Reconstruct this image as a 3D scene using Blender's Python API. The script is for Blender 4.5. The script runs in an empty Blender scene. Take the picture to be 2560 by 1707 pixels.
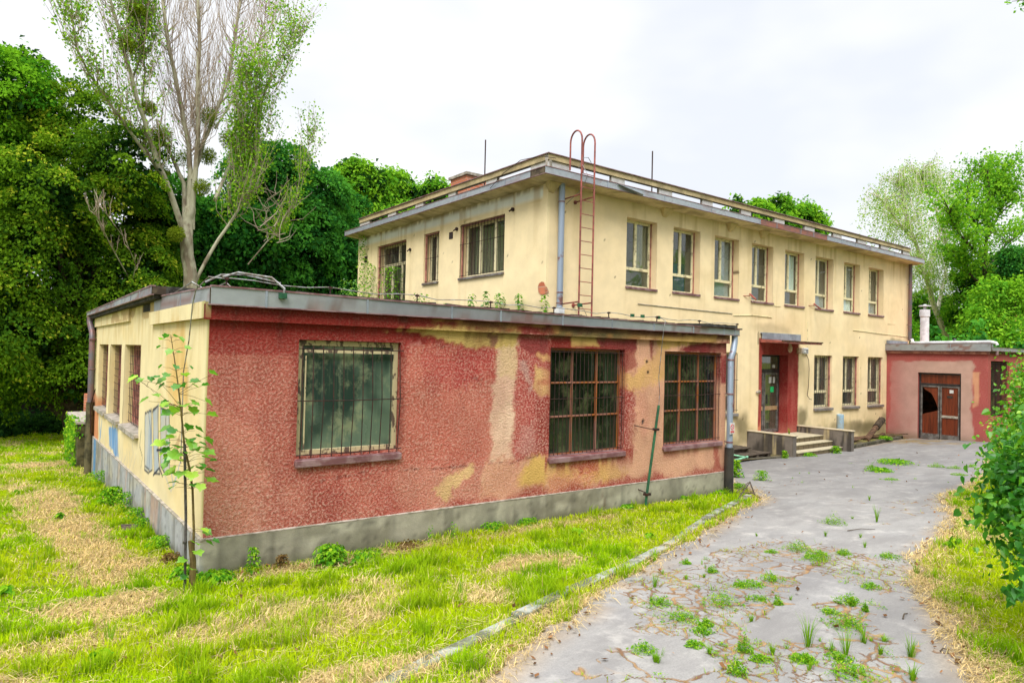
import bpy, math, random
import numpy as np
from mathutils import Vector, Matrix
R_ = math.radians
random.seed(7); rng = np.random.default_rng(7)
scene = bpy.context.scene
COL = scene.collection

# ---------------------------------------------------------------- camera
CF = 1661.99                       # focal length in photo pixels (2560 wide)
CAM = np.array([-1.71193, -7.56249, 2.37016])
RX = np.array([0.79550339, -0.6055223, 0.02273983])
RY = np.array([-0.02973634, -0.00152862, 0.99955661])
RD = np.array([0.60521906, 0.79582687, 0.01922204])
cd = bpy.data.cameras.new('camera'); cam = bpy.data.objects.new('camera', cd); COL.objects.link(cam)
cd.sensor_width = 36; cd.lens = CF / 2560 * 36; cd.clip_start = .05; cd.clip_end = 2000
cam.matrix_world = Matrix(((RX[0], RY[0], -RD[0], CAM[0]), (RX[1], RY[1], -RD[1], CAM[1]), (RX[2], RY[2], -RD[2], CAM[2]), (0, 0, 0, 1)))
scene.camera = cam

# ---------------------------------------------------------------- sky, sun, exposure
SUN_EL, SUN_AZ = R_(50), R_(222)    # direction towards the sun, azimuth from +X
w = bpy.data.worlds.new('World'); scene.world = w; w.use_nodes = True
nt = w.node_tree; nt.nodes.clear(); L = nt.links.new
def wn(t, **k):
    n = nt.nodes.new(t)
    for a, b in k.items(): setattr(n, a, b)
    return n
out = wn('ShaderNodeOutputWorld'); bg = wn('ShaderNodeBackground')
sky = wn('ShaderNodeTexSky', sky_type='NISHITA', sun_disc=False)
sky.sun_elevation = SUN_EL; sky.sun_rotation = math.pi / 2 - SUN_AZ
bg.inputs[1].default_value = 0.1
tc = wn('ShaderNodeTexCoord'); mp = wn('ShaderNodeMapping'); mp.inputs['Scale'].default_value = (1, 1, 2.2)
n1 = wn('ShaderNodeTexNoise'); n1.inputs['Scale'].default_value = 1.9; n1.inputs['Detail'].default_value = 4; n1.inputs['Roughness'].default_value = .5
rp = wn('ShaderNodeValToRGB'); rp.color_ramp.elements[0].position = .40; rp.color_ramp.elements[1].position = .57
rp.color_ramp.elements[0].color = (6.3, 6.55, 7.0, 1); rp.color_ramp.elements[1].color = (7.7, 7.72, 7.8, 1)
sp = wn('ShaderNodeSeparateXYZ'); mr = wn('ShaderNodeMapRange'); mr.interpolation_type = 'SMOOTHSTEP'
mr.inputs[1].default_value = .5; mr.inputs[2].default_value = .95; mr.inputs[3].default_value = 1; mr.inputs[4].default_value = 3.7
mul = wn('ShaderNodeVectorMath', operation='SCALE'); mx = wn('ShaderNodeMix', data_type='RGBA'); mx.inputs[0].default_value = .94
L(tc.outputs['Generated'], mp.inputs[0]); L(mp.outputs[0], n1.inputs['Vector']); L(n1.outputs['Fac'], rp.inputs[0])
L(tc.outputs['Generated'], sp.inputs[0]); L(sp.outputs[2], mr.inputs[0])
L(rp.outputs[0], mul.inputs[0]); L(mr.outputs[0], mul.inputs['Scale'])
L(sky.outputs[0], mx.inputs[6]); L(mul.outputs[0], mx.inputs[7]); L(mx.outputs[2], bg.inputs[0]); L(bg.outputs[0], out.inputs[0])
sd = bpy.data.lights.new('sun', 'SUN'); sun = bpy.data.objects.new('sun', sd); COL.objects.link(sun)
sd.energy = 2.2; sd.angle = R_(25); sd.color = (1, .975, .94)
sun.rotation_euler = Vector((math.cos(SUN_EL) * math.cos(SUN_AZ), math.cos(SUN_EL) * math.sin(SUN_AZ), math.sin(SUN_EL))).to_track_quat('Z', 'Y').to_euler()
sun.location = (0, 0, 30)
scene.view_settings.view_transform = 'Standard'; scene.view_settings.look = 'None'
scene.view_settings.exposure = 0.56; scene.view_settings.gamma = 1
scene.cycles.max_bounces = 8; scene.cycles.transparent_max_bounces = 12

# ---------------------------------------------------------------- helpers
def ray(u, v): return RX * (u - 1280) / CF + RY * (853.5 - v) / CF + RD
def on(u, v, x=None, y=None, z=None):
    r = ray(u, v)
    t = (x - CAM[0]) / r[0] if x is not None else (y - CAM[1]) / r[1] if y is not None else (z - CAM[2]) / r[2]
    return CAM + t * r
def depth(p): return float((np.asarray(p) - CAM) @ RD)
def gz(x, y):
    x = np.asarray(x, float); y = np.asarray(y, float)
    return -.05 - .057 * np.clip(y, -12, 20) - .0095 * np.clip(x, -10, 28) - .07 * np.exp(-((x - 17) / 6) ** 2) * np.clip((y + 6) / 6, 0, 1)
def S(r, g, b, k=1.0):
    c = [(x / 255) for x in (r, g, b)]
    return tuple(k * (x / 12.92 if x <= .04045 else ((x + .055) / 1.055) ** 2.4) for x in c)

def wloc(o):
    p = np.zeros(3)
    while o is not None: p += np.array(o.location); o = o.parent
    return p
def link(o, parent=None):
    COL.objects.link(o)
    if parent is not None: o.parent = parent
    return o
def tag(o, label, cat, group=None, kind=None):
    if label: o['label'] = label
    if cat: o['category'] = cat
    if group: o['group'] = group
    if kind: o['kind'] = kind
    return o
def thing(name, label, cat, loc=(0, 0, 0), group=None):
    o = bpy.data.objects.new(name, None); o.location = tuple(float(a) for a in loc); o.empty_display_size = .2
    return tag(link(o), label, cat, group)

def npmesh(name, V, loops, counts, mats, parent=None, attrs=None, smooth=False, midx=None):
    """V (N,3); loops flat indices; counts per polygon"""
    V = np.asarray(V, np.float32)
    if parent is not None: V = V - wloc(parent).astype(np.float32)
    me = bpy.data.meshes.new(name)
    loops = np.asarray(loops, np.int32); counts = np.asarray(counts, np.int32)
    me.vertices.add(len(V)); me.vertices.foreach_set('co', V.ravel())
    me.loops.add(len(loops)); me.loops.foreach_set('vertex_index', loops)
    me.polygons.add(len(counts))
    me.polygons.foreach_set('loop_start', np.concatenate(([0], np.cumsum(counts)[:-1])).astype(np.int32))
    me.polygons.foreach_set('loop_total', counts)
    me.polygons.foreach_set('use_smooth', np.full(len(counts), bool(smooth)))
    if midx is not None: me.polygons.foreach_set('material_index', np.asarray(midx, np.int32))
    for m in (mats if isinstance(mats, (list, tuple)) else [mats]): me.materials.append(m)
    for k, a in (attrs or {}).items():
        a = np.asarray(a, np.float32)
        if a.ndim == 2:
            at = me.attributes.new(k, 'FLOAT_COLOR', 'POINT'); at.data.foreach_set('color', np.c_[a, np.ones(len(a), np.float32)].astype(np.float32).ravel())
        else:
            at = me.attributes.new(k, 'FLOAT', 'POINT'); at.data.foreach_set('value', a)
    me.update(calc_edges=True)
    return link(bpy.data.objects.new(name, me), parent)

class F:                                # a wall frame: origin, in-plane u, up v, outward n
    def __init__(s, o, u, n): s.o = np.array(o, float); s.u = np.array(u, float); s.n = np.array(n, float); s.v = np.array((0, 0, 1.))
    def p(s, a, b, c=0): return s.o + s.u * a + s.v * b + s.n * c
class MB:
    def __init__(s): s.v = []; s.f = []; s.m = []
    def add(s, vs, fs, m=0):
        b = len(s.v); s.v += [tuple(map(float, x)) for x in vs]
        for f in fs: s.f.append([b + i for i in f]); s.m.append(m)
    def box(s, a, b, m=0):
        (x0, y0, z0), (x1, y1, z1) = [min(p, q) for p, q in zip(a, b)], [max(p, q) for p, q in zip(a, b)]
        s.add([(x0, y0, z0), (x1, y0, z0), (x1, y1, z0), (x0, y1, z0), (x0, y0, z1), (x1, y0, z1), (x1, y1, z1), (x0, y1, z1)],
              [(0, 3, 2, 1), (4, 5, 6, 7), (0, 1, 5, 4), (1, 2, 6, 5), (2, 3, 7, 6), (3, 0, 4, 7)], m); return s
    def hexa(s, P, m=0):               # 8 free corners, bottom ring then top ring
        s.add(P, [(0, 3, 2, 1), (4, 5, 6, 7), (0, 1, 5, 4), (1, 2, 6, 5), (2, 3, 7, 6), (3, 0, 4, 7)], m); return s
    def fbox(s, fr, u0, u1, v0, v1, n0, n1, m=0):
        P = [fr.p(a, b, c) for b in (v0, v1) for a, c in ((u0, n1), (u1, n1), (u1, n0), (u0, n0))]
        return s.hexa(P, m)
    def tube(s, pts, r, seg=6, m=0, cap=True):
        pts = [Vector(p) for p in pts]; n = len(pts)
        rs = r if isinstance(r, (list, tuple)) else [r] * n
        b = len(s.v); prev = None
        for i, p in enumerate(pts):
            t = (pts[min(i + 1, n - 1)] - pts[max(i - 1, 0)]).normalized()
            a = Vector((0, 0, 1)) if abs(t.z) < .9 else Vector((1, 0, 0))
            if prev is not None: a = prev
            x = (a - t * a.dot(t)).normalized(); y = t.cross(x); prev = x
            for k in range(seg):
                an = 2 * math.pi * k / seg; q = p + (x * math.cos(an) + y * math.sin(an)) * rs[i]
                s.v.append((q.x, q.y, q.z))
        for i in range(n - 1):
            for k in range(seg):
                k2 = (k + 1) % seg
                s.f.append([b + i * seg + k, b + i * seg + k2, b + (i + 1) * seg + k2, b + (i + 1) * seg + k]); s.m.append(m)
        if cap:
            s.f.append([b + k for k in range(seg)][::-1]); s.m.append(m)
            s.f.append([b + (n - 1) * seg + k for k in range(seg)]); s.m.append(m)
        return s
    def build(s, name, mats, parent=None, smooth=False, attrs=None):
        o = npmesh(name, np.array(s.v), [i for f in s.f for i in f], [len(f) for f in s.f], mats, parent, attrs, smooth, s.m)
        if smooth:
            try:
                o.data.set_sharp_from_angle(angle=R_(40))
            except Exception: pass
        return o
def bevel(o, w=.006, seg=1):
    m = o.modifiers.new('bevel', 'BEVEL'); m.width = w; m.segments = seg; m.limit_method = 'ANGLE'; return o

# value noise
_T = rng.random((256, 256)).astype(np.float32)
def vn(x, y, s=0):
    x = np.asarray(x, float) + s * 17.3; y = np.asarray(y, float) + s * 31.7
    xi = np.floor(x).astype(int); yi = np.floor(y).astype(int); fx = x - xi; fy = y - yi
    fx = fx * fx * (3 - 2 * fx); fy = fy * fy * (3 - 2 * fy)
    g = lambda i, j: _T[i & 255, j & 255]
    return (g(xi, yi) * (1 - fx) + g(xi + 1, yi) * fx) * (1 - fy) + (g(xi, yi + 1) * (1 - fx) + g(xi + 1, yi + 1) * fx) * fy
def fbm(x, y, o=4, s=0):
    a = 0; w_ = 0
    for i in range(o):
        a = a + vn(np.asarray(x) * 2 ** i, np.asarray(y) * 2 ** i, s + i) * .5 ** i; w_ += .5 ** i
    return a / w_
def sst(x, a, b):
    t = np.clip((x - a) / (b - a), 0, 1); return t * t * (3 - 2 * t)
def sdf(U, V, poly):
    P = np.array(poly, float); d = np.full(U.shape, 1e9); ins = np.zeros(U.shape, bool)
    for i in range(len(P)):
        a = P[i]; b = P[(i + 1) % len(P)]; e = b - a
        t = np.clip(((U - a[0]) * e[0] + (V - a[1]) * e[1]) / max(e @ e, 1e-12), 0, 1)
        d = np.minimum(d, np.hypot(U - a[0] - t * e[0], V - a[1] - t * e[1]))
        c = ((a[1] > V) != (b[1] > V)) & (U < (b[0] - a[0]) * (V - a[1]) / ((b[1] - a[1]) or 1e-9) + a[0])
        ins ^= c
    return np.where(ins, -d, d)
def sdl(U, V, line):
    P = np.array(line, float); d = np.full(np.shape(U), 1e9)
    for a, b in zip(P[:-1], P[1:]):
        e = b - a; t = np.clip(((U - a[0]) * e[0] + (V - a[1]) * e[1]) / max(e @ e, 1e-12), 0, 1)
        d = np.minimum(d, np.hypot(U - a[0] - t * e[0], V - a[1] - t * e[1]))
    return d
def grid_lines(a, b, cuts, step):
    c = sorted({a, b, *[x for x in cuts if a < x < b]}); out = [c[0]]
    for p, q in zip(c[:-1], c[1:]):
        n = max(1, int(round((q - p) / step))); out += [p + (q - p) * i / n for i in range(1, n + 1)]
    return np.array(out)
def grid_wall(name, fr, u0, u1, v0, v1, mat, parent, paint, holes=(), step=.04, reveal=.2, top=None, wob=0):
    us = grid_lines(u0, u1, [h[0] for h in holes] + [h[1] for h in holes], step)
    vs = grid_lines(v0, v1, [h[2] for h in holes] + [h[3] for h in holes], step)
    UU, VV = np.meshgrid(us, vs, indexing='ij'); nu, nv = UU.shape
    V3 = VV.copy()
    if top is not None:                # slanted top edge: top(u)
        V3 = v0 + (VV - v0) / (v1 - v0) * (top(UU) - v0)
    P = fr.o + UU[..., None] * fr.u + V3[..., None] * fr.v
    if wob: P = P + fr.n * (((fbm(UU * 1.3, V3 * 1.3, 3, 5) - .5) * wob * np.clip(np.minimum(UU - u0, u1 - UU) / .5, 0, 1))[..., None])
    P = P.reshape(-1, 3)
    ii, jj = np.meshgrid(np.arange(nu - 1), np.arange(nv - 1), indexing='ij')
    cu = (us[:-1] + us[1:])[:, None] / 2 + 0 * jj; cv = (vs[:-1] + vs[1:])[None, :] / 2 + 0 * ii
    keep = np.ones(ii.shape, bool)
    for h in holes: keep &= ~((cu > h[0]) & (cu < h[1]) & (cv > h[2]) & (cv < h[3]))
    ii, jj = ii[keep], jj[keep]
    q = np.stack([ii * nv + jj, (ii + 1) * nv + jj, (ii + 1) * nv + jj + 1, ii * nv + jj + 1], 1)
    if np.dot(np.cross(fr.u, fr.v), fr.n) < 0: q = q[:, ::-1]
    Vs = [P]; Q = [q]; n0 = len(P)
    for h in holes:
        d = h[4] if len(h) > 4 else reveal
        A = [(h[0], h[2]), (h[1], h[2]), (h[1], h[3]), (h[0], h[3])]
        for (a, b) in ((A[0], A[1]), (A[1], A[2]), (A[2], A[3]), (A[3], A[0])):
            L_ = math.hypot(b[0] - a[0], b[1] - a[1]); n = max(2, int(L_ / .08)); m_ = 4
            t = np.linspace(0, 1, n + 1); s_ = np.linspace(0, -d, m_ + 1)
            T, SS = np.meshgrid(t, s_, indexing='ij')
            pp = fr.o + (a[0] + (b[0] - a[0]) * T)[..., None] * fr.u + (a[1] + (b[1] - a[1]) * T)[..., None] * fr.v + SS[..., None] * fr.n
            i2, j2 = np.meshgrid(np.arange(n), np.arange(m_), indexing='ij'); i2 = i2.ravel(); j2 = j2.ravel()
            Q.append(n0 + np.stack([i2 * (m_ + 1) + j2, (i2 + 1) * (m_ + 1) + j2, (i2 + 1) * (m_ + 1) + j2 + 1, i2 * (m_ + 1) + j2 + 1], 1))
            Vs.append(pp.reshape(-1, 3)); n0 += (n + 1) * (m_ + 1)
    P = np.concatenate(Vs); Q = np.concatenate(Q)
    used = np.unique(Q); remap = np.zeros(len(P), int); remap[used] = np.arange(len(used)); P = P[used]; Q = remap[Q]
    col, tip = paint(P)
    return npmesh(name, P, Q.ravel(), np.full(len(Q), 4), mat, parent, {'Col': col, 'Tip': tip}, smooth=True)
# ---------------------------------------------------------------- materials
class NT:
    def __init__(s, name):
        s.m = bpy.data.materials.new(name); s.m.use_nodes = True; s.t = s.m.node_tree; s.t.nodes.clear()
        s.out = s.t.nodes.new('ShaderNodeOutputMaterial')
    def n(s, t, ins=None, **k):
        n = s.t.nodes.new('ShaderNode' + t)
        for a, b in k.items(): setattr(n, a, b)
        for a, b in (ins or {}).items():
            if hasattr(b, 'is_output'): s.t.links.new(b, n.inputs[a])
            else:
                if isinstance(b, (tuple, list)) and len(b) == 3 and n.inputs[a].type == 'RGBA': b = (*b, 1)
                n.inputs[a].default_value = b
        return n
    def coord(s, scale=(1, 1, 1)):
        g = s.n('TexCoord').outputs['Object']
        return g if scale == (1, 1, 1) else s.n('Mapping', {0: g, 'Scale': scale}).outputs[0]
    def noise(s, sc, det=3, rough=.55, vec=None, dist=0):
        return s.n('TexNoise', {'Vector': vec if vec is not None else s.coord(), 'Scale': sc, 'Detail': det, 'Roughness': rough, 'Distortion': dist}).outputs['Fac']
    def ramp(s, f, a, b, ca=0., cb=1.):
        return s.n('MapRange', {0: f, 1: a, 2: b, 3: ca, 4: cb}, interpolation_type='SMOOTHSTEP').outputs[0]
    def mix(s, f, a, b, blend='MIX'):
        return s.n('Mix', {0: f, 6: a, 7: b}, data_type='RGBA', blend_type=blend).outputs[2]
    def math(s, op, a, b=0.): return s.n('Math', {0: a, 1: b}, operation=op).outputs[0]
    def attr(s, name, o='Color'): return s.n('Attribute', attribute_name=name).outputs[o]
    def bump(s, h, st=.5, d=.01, nrm=None):
        i = {'Height': h, 'Strength': st, 'Distance': d}
        if nrm is not None: i['Normal'] = nrm
        return s.n('Bump', i).outputs[0]
    def finish(s, col, rough=.8, spec=.3, metal=0., nrm=None, **kw):
        i = {'Base Color': col, 'Roughness': rough, 'Specular IOR Level': spec, 'Metallic': metal}
        if nrm is not None: i['Normal'] = nrm
        i.update(kw); b = s.n('BsdfPrincipled', i); s.t.links.new(b.outputs[0], s.out.inputs[0]); return s.m

def stucco(name, lump=26., bstr=.9, bd=.03, tip=(.62, .36, .31), fine=.12):
    t = NT(name); c = t.attr('Col'); tp = t.attr('Tip', 'Fac')
    big = t.noise(lump, 2.5, .65); small = t.noise(lump * 3.2, 2, .6)
    h = t.math('ADD', t.math('MULTIPLY', big, 1.), t.math('MULTIPLY', small, .5))
    m = t.math('MULTIPLY', t.ramp(h, .66, 1.0, 0, .85), tp)
    patch = t.noise(2.2, 4, .6)
    c = t.mix(t.math('MULTIPLY', t.ramp(h, .74, .54, 0, .4), tp), c, t.mix(1., c, (.35, .3, .3), 'MULTIPLY')); c = t.mix(1., c, t.n('CombineColor', {0: t.ramp(patch, .3, .7, 1 - fine, 1 + fine * .6), 1: t.ramp(patch, .3, .7, 1 - fine, 1 + fine * .6), 2: t.ramp(patch, .3, .7, 1 - fine * 1.1, 1 + fine * .6)}).outputs[0], 'MULTIPLY')
    c = t.mix(m, c, tip)
    return t.finish(c, .92, .15, nrm=t.bump(h, bstr, bd))
m_red = stucco('red_roughcast', 34., .85, .026, (.66, .41, .33))
m_yel = stucco('yellow_render', 34., .45, .012, (.75, .62, .38), .07)
m_pink = stucco('pink_render', 30., .3, .01, (.5, .33, .3), .1)

def colored(name, rough=.7, lump=60., bs=.25, bd=.004, spec=.3, var=.12, metal=0., streak=False):
    t = NT(name); c = t.attr('Col'); vec = t.coord((1, 1, .15)) if streak else None
    a = t.noise(7 if not streak else 14, 4, .6, vec); c = t.mix(t.ramp(a, .3, .75, 0, 1), t.mix(1., c, (1 - var,) * 3, 'MULTIPLY'), t.mix(1., c, (1 + var * .5,) * 3, 'MULTIPLY'))
    return t.finish(c, rough, spec, metal, t.bump(t.noise(lump, 3), bs, bd))
m_conc = colored('weathered_concrete', .9, 55., .5, .006, .2, .16)
m_sheet = colored('weathered_sheet_metal', .45, 9., .25, .01, .5, .1, .35)

def plain(name, c1, c2=None, sc=8., rough=.7, spec=.3, metal=0., bs=.2, bd=.003, lo=.4, hi=.6, stretch=(1, 1, 1), bsc=None):
    t = NT(name); v = t.coord(stretch); c2 = c2 or tuple(x * .7 for x in c1)
    c = t.mix(t.ramp(t.noise(sc, 5, .62, v), lo, hi), c1, c2)
    return t.finish(c, rough, spec, metal, t.bump(t.noise(bsc or sc * 4, 3, .6, v), bs, bd))
m_grey = plain('grey_paint_metal', S(150, 158, 168), S(128, 134, 142), 3, .45, .5, .3)
m_pipe = plain('blue_grey_downpipe', S(140, 152, 168), S(120, 84, 78), 3.2, .45, .5, .2, lo=.56, hi=.66)
m_pipe2 = plain('rusty_downpipe', S(118, 88, 84), S(96, 92, 96), 3, .5, .5, .3)
m_black = plain('black_pipe', S(38, 38, 38), S(60, 56, 50), 4, .5)
m_moss = plain('mossy_dark_pipe', S(98, 90, 62), S(58, 54, 36), 5, .6)
m_bar = plain('rusty_bar', S(46, 36, 34), S(70, 44, 38), 20, .7, .3, .2)
m_barl = plain('grey_bar', S(92, 88, 88), S(70, 64, 62), 20, .6, .3, .3)
m_ladder = plain('oxide_red_paint', S(156, 84, 74), S(116, 62, 54), 6, .5, .4)
m_cream = plain('peeling_cream_paint', S(186, 172, 134), S(96, 80, 68), 13, .6, .3, lo=.50, hi=.57, bs=.4, stretch=(1, 1, .5))
m_cream2 = plain('old_cream_window_paint', S(228, 216, 174), S(164, 152, 122), 9, .6, .3, lo=.5, hi=.66)
m_wood = plain('orange_window_wood', S(158, 92, 44), S(146, 102, 88), 5, .5, .3, lo=.42, hi=.58, stretch=(1, 1, .4))
m_pinkf = plain('faded_red_window_frame', S(184, 124, 108), S(140, 88, 78), 6, .6)
m_sill = plain('maroon_sill_metal', S(110, 72, 74), S(140, 112, 112), 5, .5, .4)
m_sill2 = plain('grey_sill_metal', S(128, 122, 118), S(104, 92, 84), 5, .5, .4)
m_sillc = plain('concrete_sill', S(168, 158, 146), S(128, 122, 108), 8, .8)
m_felt = plain('roofing_felt', S(70, 68, 64), S(44, 42, 38), 6, .9, .2, bs=.8, bd=.02)
m_wire = plain('galvanised_wire', S(150, 152, 152), S(110, 100, 90), 12, .45, .5, .5)
m_green = plain('dark_green_paint', S(38, 96, 62), S(28, 70, 48), 8, .5, .4)
m_mint = plain('mint_paint', S(128, 186, 150), S(90, 140, 110), 8, .5, .4)
m_timber = plain('old_grey_timber', S(96, 86, 74), S(60, 50, 42), 6, .9, .2, stretch=(1, 8, 8))
m_log = plain('brown_timber', S(104, 78, 58), S(70, 52, 40), 9, .9, .2)
m_fence = plain('dark_fence_boards', S(42, 38, 32), S(24, 22, 20), 5, .9, .1, stretch=(6, 6, .5))
m_door = plain('grey_door_metal', S(120, 116, 112), S(88, 82, 78), 6, .5, .4, .2)
m_doord = plain('dark_door_metal', S(60, 56, 56), S(42, 38, 38), 6, .5, .4, .2)
m_tan = plain('tan_door_rail', S(168, 138, 100), S(150, 120, 88), 6, .5, .4)
m_board = plain('red_brown_boards', S(116, 50, 26), S(78, 32, 18), 3, .35, .5, stretch=(1, 5, .3), lo=.35, hi=.7)
m_white = plain('white_coated_metal', S(214, 216, 218), S(190, 190, 192), 4, .4, .4)
m_lblue = plain('light_blue_paint', S(140, 178, 204), S(150, 160, 160), 4, .5, .3)
m_lamp = plain('frosted_glass_lamp', S(190, 170, 140), S(160, 130, 100), 8, .4)
m_blind = plain('blind_slats', S(232, 240, 242), S(214, 226, 228), 3, .5)
m_curtain = plain('pale_curtain', S(228, 238, 236), S(206, 222, 222), 3, .8, bs=.3, stretch=(6, 6, .3))
m_dkcurt = plain('dull_curtain', S(150, 142, 110), S(118, 112, 86), 3, .8, stretch=(6, 6, .3))
m_room = plain('dim_room_plaster', S(150, 140, 110), S(120, 112, 90), 2, .9)
m_floorin = plain('dusty_floor', S(80, 74, 66), S(60, 54, 50), 2, .9)
m_yellowfar = plain('far_yellow_render', S(196, 166, 92), S(180, 150, 80), .6, .9)
m_plastic = plain('white_plastic', S(206, 206, 204), S(186, 184, 180), 8, .5)
m_bark = plain('grey_poplar_bark', S(168, 164, 140), S(118, 106, 88), 2.2, .9, .2, bs=.6, bd=.03, lo=.45, hi=.62, stretch=(1, 1, .35), bsc=9)
m_deadw = plain('dead_grey_brown_twigs', S(150, 130, 114), S(180, 164, 146), .9, .9, .2, lo=.4, hi=.65)
m_bark2 = plain('dark_bark', S(78, 66, 52), S(50, 42, 34), 5, .9, .2, bs=.6, bd=.02)
m_birchb = plain('birch_bark', S(200, 192, 176), S(90, 84, 76), 5, .8, .2, lo=.55, hi=.65)
m_stem = plain('green_brown_stem', S(110, 96, 52), S(90, 74, 44), 8, .7)
m_redst = plain('red_petiole', S(150, 60, 50), S(110, 90, 50), 8, .6)
t = NT('clay_bricks')
bt = t.n('TexBrick', {'Vector': t.n('Mapping', {0: t.coord(), 'Rotation': (R_(90), 0, 0)}).outputs[0], 'Color1': S(176, 96, 66), 'Color2': S(200, 120, 88), 'Mortar': S(176, 160, 140), 'Scale': 1., 'Mortar Size': .008, 'Brick Width': .25, 'Row Height': .08})
m_brick = t.finish(t.mix(t.ramp(t.noise(9, 4), .4, .75, 0, .4), bt.outputs[0], S(130, 116, 96)), .9, .2, nrm=t.bump(t.noise(50, 3), .5, .006))
t = NT('clay_bricks_end')
vv = t.n('Mapping', {0: t.coord(), 'Rotation': (R_(90), 0, R_(90))}).outputs[0]
bt = t.n('TexBrick', {'Vector': vv, 'Color1': S(176, 96, 66), 'Color2': S(204, 126, 92), 'Mortar': S(176, 160, 140), 'Scale': 1., 'Mortar Size': .008, 'Brick Width': .25, 'Row Height': .08})
m_brickx = t.finish(t.mix(t.ramp(t.noise(9, 4), .4, .75, 0, .4), bt.outputs[0], S(130, 116, 96)), .9, .2, nrm=t.bump(t.noise(50, 3), .5, .006))

# clear old window glass: see-through with a Fresnel reflection and dust
def glass(name, tint=(.94, .97, .95), dust=.07, dcol=S(150, 160, 140)):
    t = NT(name); fr = t.n('Fresnel', {'IOR': t.ramp(t.n('NewGeometry').outputs['Backfacing'], 0., 1., 1.5, 1 / 1.5)}).outputs[0]
    tr = t.n('BsdfTransparent', {0: tint}); gl = t.n('BsdfGlossy', {'Color': (1, 1, 1), 'Roughness': .02, 'Normal': t.bump(t.noise(1.6, 2), .02, .004)})
    df = t.n('BsdfDiffuse', {'Color': dcol})
    a = t.n('MixShader', {0: t.ramp(t.noise(2.5, 5, .7), .3, .8, dust * .4, dust * 1.8), 1: tr.outputs[0], 2: df.outputs[0]})
    b = t.n('MixShader', {0: fr, 1: a.outputs[0], 2: gl.outputs[0]}); t.t.links.new(b.outputs[0], t.out.inputs[0]); return t.m
m_glass = glass('dusty_window_glass')
# frosted, dirty glass (opaque enough to hide the room); large blotches paint in reflections
def frost(name, c1, c2, c3, rough=.28, sc=1.1, seedz=0.):
    t = NT(name); v = t.n('Mapping', {0: t.coord(), 'Location': (seedz, 0, seedz * .7), 'Scale': (1, 1, .7)}).outputs[0]
    c = t.mix(t.ramp(t.noise(sc, 3, .5, v), .42, .60), c1, c2)
    c = t.mix(t.ramp(t.noise(3.1, 5, .7, v), .48, .68, 0, .7), c, c3)
    stv = t.n('Mapping', {0: t.coord(), 'Scale': (30, 30, .6)}).outputs[0]
    c = t.mix(t.ramp(t.noise(1., 2, .5, stv), .55, .8, 0, .18), c, S(150, 160, 140))
    return t.finish(c, t.ramp(t.noise(2, 4), .3, .7, rough * .7, rough * 1.5), .5, nrm=t.bump(t.noise(90, 2), .06, .002))
m_frost1 = frost('frosted_glass_dirt_reflection', S(36, 54, 48), S(92, 110, 92), S(140, 146, 112), .2, 1.5)
m_frost2 = frost('wired_glass_dirt_reflection', S(14, 20, 17), S(40, 48, 36), S(92, 98, 66), .12, 1.5, 3.)

def leafmat(name, c1, c2, c3=None, tr=.4, gloss=.0):
    t = NT(name); v = t.attr('v', 'Fac'); c = t.mix(t.ramp(v, .15, .85), c1, c2)
    if c3: c = t.mix(t.ramp(v, .86, .98), c, c3)
    d = t.n('BsdfDiffuse', {'Color': c}); tl = t.n('BsdfTranslucent', {'Color': t.mix(1., c, (1.25, 1.25, .7), 'MULTIPLY')})
    m = t.n('MixShader', {0: tr, 1: d.outputs[0], 2: tl.outputs[0]})
    if gloss:
        g = t.n('BsdfGlossy', {'Roughness': .35, 'Color': (1, 1, 1)}); m = t.n('MixShader', {0: gloss, 1: m.outputs[0], 2: g.outputs[0]})
    t.t.links.new(m.outputs[0], t.out.inputs[0]); return t.m
lf_linden = leafmat('linden_leaves', (.045, .12, .010), (.17, .31, .015), (.50, .54, .05))
lf_bright = leafmat('bright_green_leaves', (.05, .20, .015), (.18, .40, .02))
lf_maple = leafmat('maple_leaves', (.025, .13, .025), (.09, .30, .035))
lf_maple2 = leafmat('fresh_maple_leaves', (.09, .27, .02), (.25, .48, .03))
lf_poplar = leafmat('poplar_leaves', (.12, .30, .02), (.32, .52, .04))
lf_mist = leafmat('mistletoe_leaves', (.12, .20, .012), (.28, .34, .03))
lf_birch = leafmat('birch_leaves', (.18, .34, .05), (.38, .52, .12))
lf_lilac = leafmat('lilac_leaves', (.035, .17, .015), (.15, .37, .02), (.32, .52, .04), .4, .02)
lf_sap = leafmat('sapling_leaves', (.05, .22, .02), (.22, .46, .04), (.40, .62, .06), .5, .04)
lf_ground = leafmat('ground_plant_leaves', (.07, .24, .015), (.24, .46, .02), (.42, .56, .04))
leafm_brown = leafmat('withered_leaves', (.12, .07, .03), (.26, .18, .06))
lf_fill = leafmat('shade_darkened_leaves', (.012, .045, .012), (.035, .10, .018))  # leaf green darkened to paint in the shade inside crowns and undergrowth
t = NT('grass_blades'); c = t.attr('Col'); d = t.n('BsdfDiffuse', {'Color': c}); tl = t.n('BsdfTranslucent', {'Color': t.mix(1., c, (1.3, 1.3, .8), 'MULTIPLY')})
m = t.n('MixShader', {0: .35, 1: d.outputs[0], 2: tl.outputs[0]}); t.t.links.new(m.outputs[0], t.out.inputs[0]); m_blade = t.m

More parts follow.
